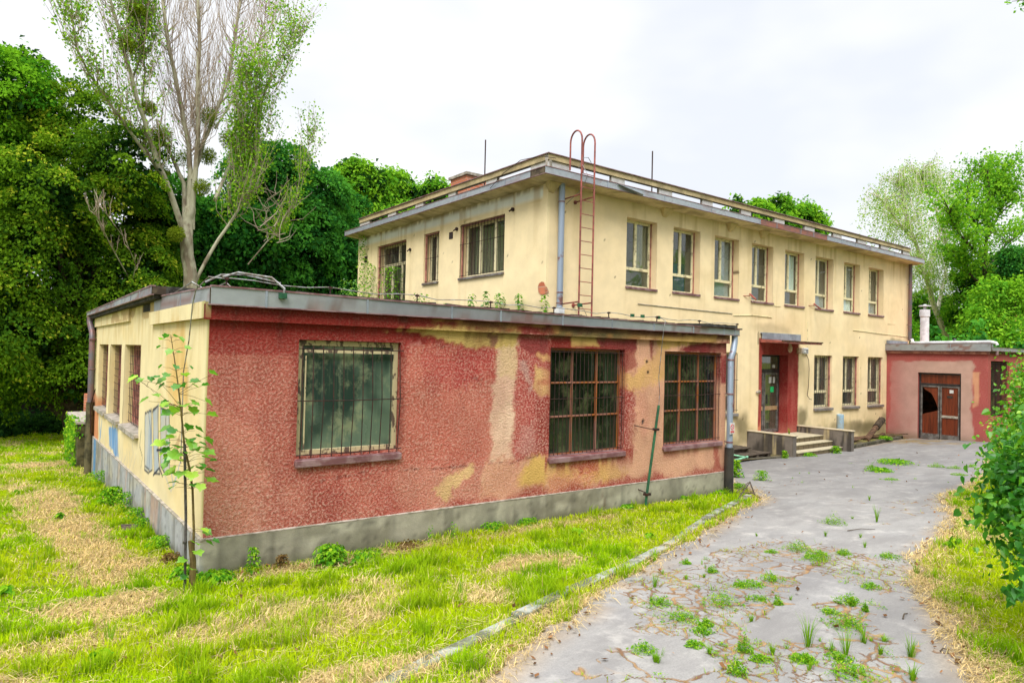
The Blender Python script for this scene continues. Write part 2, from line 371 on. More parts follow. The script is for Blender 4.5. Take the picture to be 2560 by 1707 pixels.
# asphalt with cracks where the 'Tip' attribute says so
t = NT('old_asphalt'); co = t.coord(); base = t.attr('Col'); reg = t.attr('Tip', 'Fac')
wn_ = t.math('SUBTRACT', t.noise(30, 3, .7), .5); ww = t.ramp(t.noise(2.2, 3), .3, .7, .6, 1.5)
def crk(name, w0, w1): return t.ramp(t.math('DIVIDE', t.math('ADD', t.attr(name, 'Fac'), t.math('MULTIPLY', wn_, .012)), ww), w0, w1, 1, 0)
k = t.math('MAXIMUM', crk('D1', .004, .020), t.math('MAXIMUM', crk('D2', .003, .017), crk('D3', .002, .012)))
soil = t.math('MULTIPLY', t.ramp(t.attr('D2', 'Fac'), .0, .05, 1, 0), t.ramp(t.noise(4, 4), .5, .7, 0, .55))
grain = t.noise(70, 4, .75); g2 = t.noise(1.3, 7, .75, t.coord((.6, 1.5, 1)))
c = t.mix(t.ramp(grain, .35, .7, 0, .55), base, t.mix(1., base, (.55, .55, .55), 'MULTIPLY'))
c = t.mix(t.ramp(g2, .35, .65, .75, 0), c, t.mix(1., base, (.62, .61, .62), 'MULTIPLY')); c = t.mix(t.ramp(t.noise(3.1, 6, .7), .5, .7, 0, .6), c, t.mix(1., base, (1.35, 1.33, 1.29), 'MULTIPLY')); c = t.mix(t.ramp(t.noise(22, 3, .7), .66, .74, 0, .6), c, (.07, .065, .06))
kc = t.mix(t.ramp(t.noise(5, 4), .35, .65), S(104, 76, 54), S(150, 120, 80))
c = t.mix(soil, c, S(150, 124, 92)); c = t.mix(k, c, kc)
m_asph = t.finish(c, .9, .25, nrm=t.bump(t.math('SUBTRACT', t.math('MULTIPLY', grain, .25), k), .8, .014))

# ground under the grass
t = NT('soil_and_thatch'); c = t.attr('Col'); f = t.noise(60, 4, .7); f2 = t.noise(14, 4, .7)
c = t.mix(t.ramp(f, .3, .7, 0, .6), c, t.mix(1., c, (.45, .42, .4), 'MULTIPLY')); c = t.mix(t.ramp(f2, .45, .7, 0, .35), c, S(170, 140, 90))
m_ground = t.finish(c, .95, .1, nrm=t.bump(f, .8, .03))
# ---------------------------------------------------------------- wall painting (wear with its own outline)
def A(r, g, b): return np.array(S(r, g, b, .80))
k2 = lambda a, b: (160 + a * .5356, 660 + b * .5356)
k3 = lambda a, b: (700 + a * .3062, 680 + b * .3062)
k4 = lambda a, b: (1240 + a * .35714, 740 + b * .35714)
k5 = lambda a, b: (860 + a * .3316, 300 + b * .3316)
def onw(k, pts, x=None, y=None):       # photo points -> (horizontal, z) on a wall plane
    o = []
    for a, b in pts:
        p = on(*k(a, b), x=x, y=y); o.append((p[0] if y is not None else p[1], p[2]))
    return o
class Paint:
    def __init__(s, U, V, base): s.U, s.V = U, V; s.c = np.tile(np.array(base, float), (len(U), 1)); s.t = np.zeros(len(U)); s.k = 0; s.fine = 0.
    def blend(s, m, col, tip=None):
        m = np.clip(m, 0, 1)[:, None]; s.c = s.c * (1 - m) + np.array(col)[None] * m
        if tip is not None: s.t = s.t * (1 - m[:, 0]) + tip * m[:, 0]
    def mask(s, d, soft, amp=.1, sc=4.): 
        s.k += 1; n = fbm(s.U * sc, s.V * sc, 5, s.k) - .5 + ((fbm(s.U * 22, s.V * 22, 2, s.k + 9) - .5) * .8 if s.fine else 0); return 1 - sst(d + n * amp, -soft, soft)
    def poly(s, P, col, soft=.05, amp=.2, sc=3.5, op=1., tip=None): s.blend(s.mask(sdf(s.U, s.V, P), soft * .6, amp * 1.35, sc) * op * (.72 + .34 * sst(fbm(s.U * 3, s.V * 1.1, 4, s.k + 60), .3, .55)), col, tip)
    def line(s, P, col, w, soft=.01, amp=.0, op=1., tip=None): s.blend(s.mask(sdl(s.U, s.V, P) - w, soft, amp) * op, col, tip)
RED = A(186, 86, 73); DRED = A(132, 38, 32); PINKW = A(220, 148, 124); CREAM = A(232, 186, 150); OCH = A(226, 184, 112); YEL = A(240, 218, 166)
_P = []
def wp(k, *pts): return onw(k, pts, y=0)
k7 = lambda a, b: (1100 + a * .33163, 760 + b * .33163)
def paint_red(P):
    U, V = P[:, 0], P[:, 2]; p = Paint(U, V, RED); p.t[:] = .7; p.fine = 1.
    MAU = A(150, 64, 62); SAL = A(198, 108, 90)
    p.blend(sst(V, 2.05, 2.6), DRED * 1.05, .1)                                              # darker red towards the top
    p.blend((1 - sst(V, .5, 1.2)) * .5 * sst(fbm(U * 1.3, V * 1.5, 4, 3), .35, .65), PINKW, 1)
    p.blend(sst(fbm(U * .9, V * .9, 4, 9), .45, .68) * .6 * (V < 2.3), PINKW); p.blend(sst(fbm(U * 1.4, V * .8, 5, 19), .52, .68) * .55, A(150, 52, 44)); p.blend(sst(fbm(U * 5, V * .5, 3, 29), .55, .75) * .3 * (V < 2.3), A(206, 122, 104))
    p.poly(wp(k3, (1060, 570), (1150, 580), (1160, 800), (1140, 1130), (1080, 1130), (1090, 800)), A(222, 150, 138), .07, .1)
    p.poly(wp(k3, (1180, 640), (1290, 640), (1290, 1420), (1190, 1300), (1170, 900)), A(124, 50, 42), .12, .2, op=.8, tip=.8)
    W = lambda *q: wp(k7, *q)
    p.poly(W((-250, 300), (440, 310), (430, 500), (380, 850), (380, 1230), (-300, 1230)), SAL, .07, .14, tip=.7)
    p.poly(W((-240, 310), (440, 310), (425, 560), (200, 640), (-100, 560)), A(180, 64, 60), .14, .3, op=.85)
    # pale, washed-out ground on the right half
    p.poly(W((1380, 250), (2200, 250), (2200, 1300), (1500, 1330), (1300, 1330), (800, 1450), (300, 1500), (330, 1190), (560, 1190), (800, 1130), (1430, 1120)), A(232, 176, 142), .10, .2, tip=.35)
    p.poly(W((450, 250), (610, 250), (590, 430), (575, 620), (550, 800), (565, 1190), (370, 1195), (380, 950), (372, 850), (425, 500)), A(242, 204, 174), .06, .12, tip=.15)
    p.poly(W((450, 250), (605, 250), (590, 480), (560, 560), (440, 560)), A(236, 200, 152), .10, .14, op=.8)
    p.poly(W((350, 1195), (560, 1195), (545, 1400), (290, 1500)), A(220, 156, 124), .10, .2, tip=.8)
    # red fields left and right of the middle window
    p.poly(W((600, 230), (835, 230), (835, 1140), (720, 1140), (570, 1200), (550, 1000), (560, 800), (590, 430)), A(186, 82, 74), .08, .14, tip=.95)
    p.poly(W((600, 230), (835, 230), (835, 345), (760, 420), (600, 330)), MAU, .08, .12, op=.9, tip=.1)
    p.poly(W((720, 700), (830, 700), (830, 1120), (720, 1130)), A(160, 58, 50), .12, .18, tip=1)
    p.poly(W((605, 430), (650, 430), (700, 640), (680, 670)), A(202, 164, 152), .06, .08, op=.75)
    p.poly(W((620, 900), (720, 880), (720, 1100), (600, 1120)), A(206, 140, 130), .12, .2, op=.6, tip=1)
    p.poly(W((735, 370), (835, 400), (835, 440), (760, 420)), A(230, 178, 120), .05, .08, op=.85, tip=0)
    p.poly(W((725, 480), (835, 490), (835, 695), (740, 690), (715, 620)), A(232, 186, 126), .06, .07, op=.95, tip=.1)
    p.poly(W((730, 575), (835, 575), (835, 605), (730, 610)), A(196, 104, 80), .05, .08, op=.7)
    p.poly(W((1375, 640), (1450, 650), (1465, 900), (1455, 1120), (1375, 1110)), A(168, 66, 56), .10, .16, tip=1)
    p.poly(W((1380, 240), (1478, 240), (1478, 470), (1385, 530)), A(146, 52, 50), .05, .10, op=.95, tip=.1)
    # yellow undercoat showing through
    p.poly(W((590, 1380), (600, 1290), (650, 1200), (705, 1140), (790, 1150), (850, 1210), (960, 1160), (1160, 1150), (1340, 1210), (1450, 1260), (1330, 1340), (1190, 1330), (980, 1400), (780, 1390)), A(232, 180, 112), .13, .16, tip=.1)
    p.poly(W((620, 1360), (640, 1260), (700, 1170), (780, 1180), (800, 1300), (740, 1350)), A(232, 188, 108), .10, .12, op=.9, tip=0)
    p.poly(W((970, 1210), (1080, 1160), (1200, 1190), (1180, 1270), (1050, 1290)), A(188, 84, 60), .13, .2, op=.85, tip=.7)
    p.poly(W((820, 1320), (1150, 1270), (1180, 1350), (840, 1420)), A(216, 138, 104), .13, .2, op=.8, tip=.7)
    p.poly(W((1380, 540), (1480, 510), (1600, 440), (1690, 270), (1700, 540), (1600, 600), (1480, 680), (1400, 620)), A(232, 182, 118), .12, .18, tip=.1)
    p.poly(W((10, 1560), (-60, 1400), (60, 1290), (190, 1235), (240, 1240), (140, 1340), (90, 1440)), A(232, 190, 134), .07, .14, op=.95, tip=.2)
    # band under the cornice
    p.poly(W((-420, 190), (0, 180), (590, 215), (590, 320), (330, 318), (100, 290), (-60, 225)), A(214, 182, 110), .05, .08, tip=0)
    p.poly(W((340, 215), (445, 220), (440, 300), (390, 315)), A(128, 78, 72), .06, .08, op=.8)
    p.poly(W((985, 235), (1180, 240), (1200, 330), (1000, 318)), A(222, 182, 110), .04, .08, tip=0)
    p.poly(W((1170, 240), (1478, 250), (1478, 340), (1220, 335)), A(140, 58, 56), .04, .08, tip=.1)
    p.poly(W((1578, 250), (1612, 250), (1604, 420), (1586, 400)), A(150, 62, 54), .04, .04, op=.9)
    p.poly(W((1810, 330), (1900, 290), (2200, 280), (2200, 380), (1800, 365)), A(130, 46, 46), .04, .07, tip=.1)
    p.poly(W((1640, 240), (2060, 235), (2060, 275), (1840, 310), (1700, 340), (1640, 300)), A(210, 170, 100), .05, .08, tip=0)
    p.poly(W((2115, 380), (2200, 380), (2200, 610), (2115, 600)), A(150, 56, 52), .04, .06)
    # damp red along the foot, drips under the sills
    hz = V - (.34 - .00995 * U); foot = (1 - sst(hz + (fbm(U * 2.2, V * 2, 4, 301) - .5) * .5, .0, .16)); p.blend(foot * .8 * (U > 3) * (1 - sst(np.abs(U - 6.9), .0, .35) * 0), A(166, 58, 48), .8)
    dr = sst(fbm(U * 7, V * .7, 3, 303), .45, .62)
    p.blend(dr * sst(V, .50, .78) * (V < .86) * ((U > 4.7) & (U < 6.6)) * .9, A(160, 54, 44), .6); p.blend(dr * sst(V, .55, .78) * (V < .86) * ((U > 7.3) & (U < 9.05)) * .75, A(176, 70, 56), .5)
    p.poly(W((2060, 1080), (2105, 1080), (2110, 1240), (2060, 1250)), A(182, 84, 70), .07, .1, op=.8)
    # weather streaks and mould on the cornice
    st = fbm(U * 9, V * .8, 3, 21); p.blend(sst(st, .5, .75) * sst(V, 2.25, 2.7) * .5, A(84, 40, 34))
    p.blend(sst(V, 2.66, 2.67) * sst(fbm(U * 1.5, V * 4, 5, 305), .44, .56) * .75 * (U > 2.2), A(196, 160, 92), 0)
    p.blend(sst(V, 2.66, 2.80) * .9 * sst(fbm(U * 3.5, V * 9, 5, 23), .40, .58) * (U > 2.2), A(76, 44, 34))
    p.blend((1 - sst(np.abs(U - 5.1), .9, 1.6)) * sst(V, 2.58, 2.70) * .85 * sst(fbm(U * 2, V * 5, 4, 306), .3, .5), A(96, 98, 66)); p.blend((1 - sst(np.abs(U - 5.6), .3, .9)) * sst(V, 2.70, 2.78) * .85, A(44, 48, 32))
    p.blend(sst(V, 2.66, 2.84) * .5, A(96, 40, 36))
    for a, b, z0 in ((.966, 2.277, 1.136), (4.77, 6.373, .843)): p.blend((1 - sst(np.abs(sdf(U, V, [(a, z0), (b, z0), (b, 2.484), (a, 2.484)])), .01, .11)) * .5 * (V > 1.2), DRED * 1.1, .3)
    # hairline cracks and holes
    for q in ([(1450, 930), (1490, 1080), (1530, 1160), (1560, 1190)], [(1500, 880), (1600, 860), (1700, 900)], [(1590, 860), (1650, 930)]): p.line(wp(k3, *q), A(110, 44, 40), .004, .008, .01, .8)
    p.line(W((-900, 1330), (-500, 1250), (0, 1240), (200, 1215), (300, 1240), (390, 1190), (560, 1197), (620, 1170), (740, 1140)), A(112, 52, 44), .006, .012, .05, .85)
    for a, b in ((1560, 433), (1566, 512), (1530, 878), (1526, 890)):
        q = W((a, b))[0]; p.blend(1 - sst(np.hypot(U - q[0], V - q[1]), .018, .04), A(30, 24, 22))
    return p.c, np.clip(p.t, 0, 1)

def paint_left(P):                     # the graffitied pale yellow side of the annex, plane x = 0
    U, V = P[:, 1], P[:, 2]; p = Paint(U, V, A(242, 224, 176)); W = lambda *q: onw(k2, q, x=0)
    inner = (P[:, 0] > .01); p.blend(inner * .5, A(228, 204, 140))
    p.blend(sst(fbm(U * 1.2, V * 1.2, 4, 31), .5, .72) * .5, A(236, 208, 144))
    p.poly([(.9, 1.7), (2.0, 1.6), (2.6, 2.66), (1.2, 2.66)], A(228, 184, 104), .25, .3, op=.75)
    st = fbm(U * 7, V * .6, 3, 33); p.blend(sst(st, .5, .74) * sst(V, 1.9, 2.7) * .5, A(206, 172, 108))
    p.blend((1 - sst(U, .02, .16)) * .75, A(168, 160, 96)); p.blend((1 - sst(U, 0, .035)) * .8 * (V < 2.7), A(170, 84, 70))
    p.blend((V > 2.79) & (U > 3.4) & (fbm(U * 2, V * 3, 3, 40) > .47) & (U < 8), A(204, 176, 128))
    p.blend(((1 - sst(V, .3, .75)) * .5 * sst(fbm(U * 2, V, 3, 34), .3, .6)), A(220, 206, 168))
    p.poly([(9.95, .2), (11.2, .2), (11.2, 1.3), (10.2, 1.1)], A(214, 136, 92), .06, .12, op=.85)
    GB = A(164, 180, 196); DK = A(36, 44, 62)
    for q in ([(378, 695), (408, 682), (412, 960), (392, 975), (376, 960)], [(414, 680), (440, 660), (436, 860), (448, 980), (420, 975)], [(450, 670), (492, 690), (494, 960), (470, 975), (450, 940)]):
        p.poly(W(*q), GB, .05, .09, op=.8); e = W(*q); p.line(e + e[:1], DK, .016, .010, .02, .95)
    p.line(W((400, 700), (405, 800), (398, 930)), GB * .9, .02); p.line(W((432, 868), (456, 866)), DK, .02, .01); p.line(W((416, 985), (445, 950), (460, 990)), DK, .016, .012, .01)
    p.line(W((478, 700), (474, 760)), DK, .012, .01); p.line(W((470, 980), (500, 1060), (520, 1000)), GB, .012, .02, .01, .6)
    BL = A(70, 150, 214)
    for q in ([(380, 700), (392, 690), (404, 770), (398, 960), (376, 940)], [(412, 690), (436, 664), (440, 860), (446, 970)], [(452, 700), (470, 690), (478, 760), (468, 960)], [(360, 780), (352, 850), (366, 900), (358, 950)], [(500, 960), (512, 1040), (528, 980), (540, 930)], [(556, 1000), (560, 960), (566, 1030)]): p.line(W(*q), DK if q[0][0] < 480 else GB, .012, .012, .03, .8)
    p.poly(W((208, 765), (222, 758), (250, 765), (256, 900), (240, 895), (224, 860), (212, 850)), BL, .03, .1, 7, .8)
    for a in (216, 228, 238, 248): p.line(W((a, 765), (a + 3, 890)), A(28, 74, 128), .012, .014, .03, .75)
    p.line(W((165, 720), (170, 800)), BL, .05, .03, .08, .7); p.line(W((178, 730), (160, 880)), BL, .04, .03, .08, .6)
    for k_ in range(14):
        a = 258 + 6 * k_; z = 820 + (k_ * 37 % 60); p.line(W((a, z), (a + 4, z + 60), (a - 3, z + 90)), A(150, 158, 170), .006, .012, .03, .55)
    p.poly(W((512, 860), (545, 780), (530, 900), (518, 930)), A(172, 132, 88), .02, .04, op=.8)
    return p.c, p.t
def paint_conc(P):
    U, V = P[:, 0] - P[:, 1], P[:, 2]; p = Paint(U, V, A(176, 170, 150)); L_ = (P[:, 0] < .01)
    p.blend(L_ * .8, A(176, 180, 184))
    p.blend(sst(fbm(U * 1.1, V * 2, 5, 51), .4, .62) * .75, A(138, 132, 112)); p.blend(sst(fbm(U * 2.3, V * 5, 5, 58), .5, .7) * .6, A(196, 190, 168)); p.line([(5.95, .3), (5.93, .15), (5.98, .05), (5.94, -.12)], A(96, 66, 46), .012, .02, .04, .8); p.blend(sst(fbm(U * 6, V * .5, 3, 52), .5, .7) * .45, A(96, 92, 80))
    p.blend(sst(fbm(U * 5, V * .5, 3, 54), .6, .78) * L_ * .6, A(190, 150, 124))
    p.blend((1 - sst(V - gz(P[:, 0], P[:, 1]), .0, .16)) * .65, A(96, 96, 66)); p.blend(sst(fbm(U * 14, V * 14, 3, 53), .66, .76) * .4, A(70, 66, 58))
    p.blend(L_ * (1 - sst(np.abs(P[:, 1] - 10.3), .1, .35)) * .8, A(80, 150, 200))
    return p.c, p.t
def paint_main(P):
    x, y, z = P.T; side = x < 8.4; U = np.where(side, -y, x); p = Paint(U, z, A(250, 226, 182))
    p.blend(sst(fbm(U * .5, z * .7, 4, 61), .4, .7) * .5, A(240, 212, 162)); p.blend(side * .35, A(254, 236, 184))
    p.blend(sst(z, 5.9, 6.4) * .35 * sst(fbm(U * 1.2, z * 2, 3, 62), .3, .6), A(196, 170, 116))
    p.blend(side * sst(z, 6.05, 6.12) * sst(-np.abs(z - 6.24), -.22, -.05) * .9 * (y > 4.55), A(236, 238, 230))
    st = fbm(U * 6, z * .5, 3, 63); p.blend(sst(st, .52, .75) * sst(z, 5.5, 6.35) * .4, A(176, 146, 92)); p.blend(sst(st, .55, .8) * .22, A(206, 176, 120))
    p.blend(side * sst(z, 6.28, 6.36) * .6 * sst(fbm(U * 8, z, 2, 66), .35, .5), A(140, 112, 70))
    p.blend((1 - sst(z, -.2, .75)) * .6 * sst(fbm(U * 1.4, z * 1.4, 4, 64), .35, .6) * (~side), A(176, 160, 108))
    for cx, cz, rx, rz, o_ in ((16.3, .35, .55, .5, .75), (19.75, .45, .42, .5, .8), (24.2, -.1, 1.4, .35, .7), (25.7, -.1, .7, .7, .6), (22.8, .0, 2.5, .25, .5), (17.9, 3.35, 1.3, .25, .35), (15.2, -.2, 1.3, .5, .5), (26.7, 3.2, 1., .2, .6), (8.2, 3.5, 3.2, .22, .35)):
        d = np.hypot((U - (cx if cx > 8.3 else -6.5)) / rx, (z - cz) / rz); p.blend((1 - sst(d + (fbm(U * 3, z * 3, 3, 65) - .5) * .7, .35, 1.1)) * o_, A(104, 94, 62))
    for a, b in zip(WX, WS): p.blend((1 - sst(np.abs(U - a), .3, .75)) * (1 - sst(z, 3.6, 4.2)) * sst(z, 2.6, 4) * .12 * (~side), A(190, 150, 96))
    # cracks, cable traces and drill holes
    ln = lambda q, k=k5, w_=.006, c=A(150, 128, 88), o_=.8, **kw: p.line([(a_, b_) for a_, b_ in q], c, w_, .012, .012, o_)
    ln([(17.1, 2.9), (17.1, 3.2)], c=A(90, 84, 60), w_=.05, o_=.4)
    ln([(17.1, 2.9), (17.1, 3.2)], c=A(90, 84, 60), w_=.05, o_=.4)
    ln([(-4.55, 3.4), (-4.55, 6.3)], w_=.006, c=A(206, 178, 120)); ln([(-4.58, 6.05), (-6.4, 6.02), (-8, 6.06)], c=A(196, 168, 112)); ln([(26.0, 3.9), (27.6, 3.86)], c=A(160, 140, 100))
    r2 = np.random.default_rng(5)
    for _ in range(60):
        a, b = (r2.uniform(8.6, 27.5), r2.uniform(.3, 6.2)) if _ < 40 else (-r2.uniform(4.5, 14.5), r2.uniform(3.4, 6.2))
        p.blend(1 - sst(np.hypot(U - a, z - b), .01, .035), A(96, 74, 56))
    # dark red porch paint round the entrance
    po = (~side) & (y > 4.3)
    e = Paint(x, z, (0, 0, 0)); m_ = e.mask(sdf(x, z, [(17.13, -.02), (17.13, 3.05), (19.45, 3.05), (19.45, -.02)]), .012, .03, 6)
    p.blend(m_ * (~side), A(148, 46, 44), .12); p.blend(m_ * (~side) * sst(fbm(x * 6, z * 1.2, 3, 71), .45, .7) * .35, A(186, 96, 88)); p.blend(m_ * (~side) * (1 - sst(z, 0, .45)) * .5, A(196, 120, 104))
    p.poly([(17.05, 0.), (17.3, 0.), (17.3, .55), (17.22, .3), (17.15, .25)], A(206, 128, 92), .02, .05)
    return np.clip(p.c * 1.07, 0, .84), p.t
def paint_block(P):
    x, y, z = P.T; U = np.where(np.abs(x - 25.97) < .4, -y, x); p = Paint(U, z, A(176, 88, 82))
    W = lambda *q: [(-a, b) for a, b in onw(lambda a, b: (2180 + a * .24235, 820 + b * .24235), q, x=25.97)]
    f_ = (x < 26.0)
    e = p.mask(sdf(U, z, W((210, 340), (1020, 340), (1070, 400), (1030, 440), (1030, 640), (1050, 720), (1010, 830), (1030, 900), (1060, 1180), (480, 1180), (165, 1060), (200, 800), (190, 500))), .03, .10)
    p.blend(e * f_, A(196, 152, 140)); p.blend(e * f_ * sst(fbm(U * 1.2, z, 4, 81), .45, .7) * .6, A(178, 120, 108)); p.blend(e * f_ * (1 - sst(-U, 2.9, 3.4)) * .35, A(204, 178, 156)); p.blend(e * f_ * sst(-U, 3.5, 4.3) * .7, A(178, 98, 92))
    p.poly(W((1040, 460), (1110, 460), (1110, 700), (1100, 800), (1030, 830), (1050, 720)), A(218, 158, 120), .03, .08, op=.9)
    p.blend((1 - sst(z, -.5, -.1)) * .6, A(120, 112, 84)); p.blend((z > 2.6) * .5, A(146, 62, 60))
    return p.c, p.t + .2
def paint_fascia(P):
    x, y, z = P.T; U = x - y * 1.0; p = Paint(U, z * 4, A(172, 176, 178))
    p.blend(sst(fbm(U * .7, z * 2, 4, 91), .4, .7) * .6, A(134, 142, 152)); p.blend(sst(fbm(U * 2.2, z * 9, 4, 92), .62, .72) * .75, A(140, 88, 72)); p.blend(sst(fbm(U * 9, z * 30, 3, 93), .68, .78) * .5, A(110, 84, 74))
    lo = (z < 3.5); p.blend((z > 5) * .45, A(196, 204, 214)); p.blend(lo * sst(fbm(U * .8, z * 3, 4, 94), .45, .65) * .35, A(150, 124, 124))
    gap = (z > 5) & (x > 16.3) & (x < 20.3) & (y < 4.2); g2 = (z > 5) & (x > 20.3) & (x < 23.4)
    p.blend(gap * 1., A(142, 96, 84)); p.blend(gap * (fbm(x * 6, z * 12, 2, 95) > .5) * .6, A(176, 104, 76)); p.blend(g2 * .3, A(120, 130, 148))
    return p.c, p.t
def paint_eave(P):
    x, y, z = P.T; p = Paint(x - y, z + x * .2, A(240, 220, 172)); p.blend(sst(fbm(x * .8, y * 3, 4, 97), .45, .68) * .6, A(176, 152, 104)); p.blend(sst(fbm(x * 2, y * 6, 3, 98), .6, .7) * .5, A(128, 112, 80)); return p.c, p.t
def paint_par(P):
    x, y, z = P.T; p = Paint(x - y, z, A(206, 186, 142)); p.blend(sst(fbm((x - y) * .8, z * 3, 4, 99), .45, .68) * .6, A(190, 164, 120)); p.blend(sst(fbm((x - y) * 2.5, z * 8, 3, 90), .5, .7) * .5, A(120, 108, 84)); p.blend((z < 6.978) * .9, A(206, 204, 204)); return p.c, p.t
def flat(c, c2=None, sc=1.5):
    def f(P):
        p = Paint(P[:, 0] + P[:, 1], P[:, 2] + P[:, 1] * .5, c); p.blend(sst(fbm(p.U * sc, p.V * sc, 4, 77), .4, .68) * .8, c2 if c2 is not None else np.array(c) * .75); return p.c, p.t
    return f

# ---------------------------------------------------------------- annex (low red building)
Y2 = 4.373; X2 = 8.324; L1 = 9.145; D1 = 11.14
FR = F((0, 0, 0), (1, 0, 0), (0, -1, 0)); FL = F((0, 0, 0), (0, 1, 0), (-1, 0, 0))
annex = thing('low_annex', 'low flat-roofed annex with flaking dark red roughcast front and graffitied pale yellow side', 'building', (4.5, 4, -.2))
RW = [(.966, 2.277, 1.136, 2.484), (4.77, 6.373, .843, 2.484), (7.368, 8.99, .843, 2.484)]
LW = [(4.439, 6.243, .965, 2.384), (6.639, 8.315, .965, 2.384), (8.672, 10.399, .965, 2.384)]
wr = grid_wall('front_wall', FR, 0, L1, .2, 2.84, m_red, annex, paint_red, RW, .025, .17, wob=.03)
wr['label'] = 'dark red roughcast front wall flaking to pink and ochre'
wl_ = grid_wall('side_wall', FL, 0, 3.3, .15, 2.86, m_yel, annex, paint_left, (), .018, .3, wob=.015)
wl2 = grid_wall('side_wall', FL, 3.3, D1, .15, 3.08, m_yel, annex, paint_left, LW, .03, .3, wob=.015); wl2['label'] = 'pale yellow side wall section with three deep windows'
wl_['label'] = 'pale yellow side wall with faded blue graffiti'
b = MB(); b.box((0.01, D1 - .2, -1), (X2 - .01, D1, 3.05)); b.box((3.5, D1 + .01, -1), (X2 - .01, 14.8, 3.0)); b.box((L1 - .2, .22, -.4), (L1, Y2 - .01, 2.84)); o = b.build('rear_wall', m_yel, annex)
nv = len(o.data.vertices); at = o.data.attributes.new('Col', 'FLOAT_COLOR', 'POINT'); at.data.foreach_set('color', np.tile([.55, .45, .3, 1], nv).astype(np.float32))
zp = lambda u: .34 - .00995 * u; zpl = lambda u: .34 - .0118 * u
def plinth(fr, L_, top, nm, zlo):
    g = grid_wall(nm, F(fr.o + fr.n * .03, fr.u, fr.n), -.03, L_, zlo, .34, m_conc, annex, paint_conc, (), .05, top=lambda U: top(U), wob=.012)
    return g
plinth(FR, L1, zp, 'front_plinth', -.45); plinth(FL, D1, zpl, 'side_plinth', -1.05)
b = MB()
b.hexa([(-.03, -.03, .331), (L1, -.03, .24), (L1, .02, .25), (-.03, .02, .345), (-.03, -.034, .347), (L1, -.034, .256), (L1, .02, .266), (-.03, .02, .36)])
b.hexa([(-.034, -.03, .331), (-.034, D1, .2), (.02, D1, .21), (.02, -.03, .345), (-.034, -.03, .347), (-.034, D1, .216), (.02, D1, .226), (.02, -.03, .36)])
b.build('plinth_ledge', m_sillc, annex)
# cornices
def corn(fr, a, c, z0, z1, pr, nm, pf, mt):
    g = F(fr.o + fr.n * pr, fr.u, fr.n); grid_wall(nm, g, a, c, z0, z1, mt, annex, pf, (), .04, wob=.01)
    h = MB(); h.fbox(fr, a, c, z0 + .002, z1 - .01, .001, pr - .006); o_ = h.build(nm + '_soffit', mt, annex)
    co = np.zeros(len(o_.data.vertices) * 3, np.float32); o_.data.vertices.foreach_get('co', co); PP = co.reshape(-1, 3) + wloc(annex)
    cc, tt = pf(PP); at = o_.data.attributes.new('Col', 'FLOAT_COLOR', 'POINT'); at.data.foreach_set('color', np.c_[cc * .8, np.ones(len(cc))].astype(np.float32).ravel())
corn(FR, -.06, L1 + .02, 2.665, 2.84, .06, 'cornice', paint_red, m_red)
corn(FL, -.06, 3.4, 2.68, 2.86, .06, 'cornice', paint_left, m_yel)
corn(FL, 5.6, D1, 2.79, 3.06, .04, 'cornice', paint_left, m_yel)
# sheet-metal fascias in panels
def fascia(parent, fr, a, c, z0, z1, pr, seams, slope0=0, slope1=0, nm='fascia', th=.02, step=.07):
    top = lambda U: z1 + slope0 + (slope1 - slope0) * (U - a) / (c - a)
    g = F(fr.o + fr.n * pr, fr.u, fr.n)
    grid_wall(nm, g, a, c, z0, z1, m_sheet, parent, paint_fascia, (), step, top=top, wob=.018)
    h = MB(); zt = lambda U: float(top(np.array(U)))
    P = [fr.p(a, z0, pr - th - .01), fr.p(c, z0, pr - th - .01), fr.p(c, z0, .0), fr.p(a, z0, .0)]
    h.hexa([fr.p(a, z0 + .004, pr - .008), fr.p(c, z0 + .004, pr - .008), fr.p(c, z0 + .004, -.05), fr.p(a, z0 + .004, -.05),
            fr.p(a, zt(a) - .004, pr - .008), fr.p(c, zt(c) - .004, pr - .008), fr.p(c, zt(c) - .004, -.05), fr.p(a, zt(a) - .004, -.05)])
    for s_ in seams: h.hexa([fr.p(s_ + q[0], (z0 - .004 if q[2] == 0 else zt(s_) + .004), pr + q[1] * .012 - .003) for q in ((-.012, 1, 0), (.012, 1, 0), (.012, -1, 0), (-.012, -1, 0), (-.012, 1, 1), (.012, 1, 1), (.012, -1, 1), (-.012, -1, 1))], 1)
    h.hexa([fr.p(a, zt(a) - .004, pr + .012), fr.p(c, zt(c) - .004, pr + .012), fr.p(c, zt(c) - .004, pr - .05), fr.p(a, zt(a) - .004, pr - .05),
            fr.p(a, zt(a) + .012, pr + .012), fr.p(c, zt(c) + .012, pr + .012), fr.p(c, zt(c) + .012, pr - .05), fr.p(a, zt(a) + .012, pr - .05)], 2)
    h.hexa([fr.p(a, z0 - .008, pr + .008), fr.p(c, z0 - .008, pr + .008), fr.p(c, z0 - .008, pr - .03), fr.p(a, z0 - .008, pr - .03),
            fr.p(a, z0 + .004, pr + .008), fr.p(c, z0 + .004, pr + .008), fr.p(c, z0 + .004, pr - .03), fr.p(a, z0 + .004, pr - .03)], 2)
    h.build(nm + '_flashing', [m_conc if False else m_sheetd, m_grey, m_sill], parent)
m_sheetd = plain('dirty_soffit', S(96, 84, 66), S(60, 50, 40), 4, .9)
fascia(annex, FR, -.02, 9.40, 2.825, 2.93, .11, (.55, 1.75, 2.95, 3.75, 4.9, 5.95, 6.95, 8.0, 8.9, 9.25), .085, 0)
fascia(annex, FL, -.10, 3.2, 2.825, 3.0, .03, (1.35,), .0, .07)
fascia(annex, FL, 2.6, 11.7, 3.075, 3.19, .16, (3.6, 4.5, 5.5, 6.5, 7.6, 8.7, 9.8, 10.9), .0, -.04)
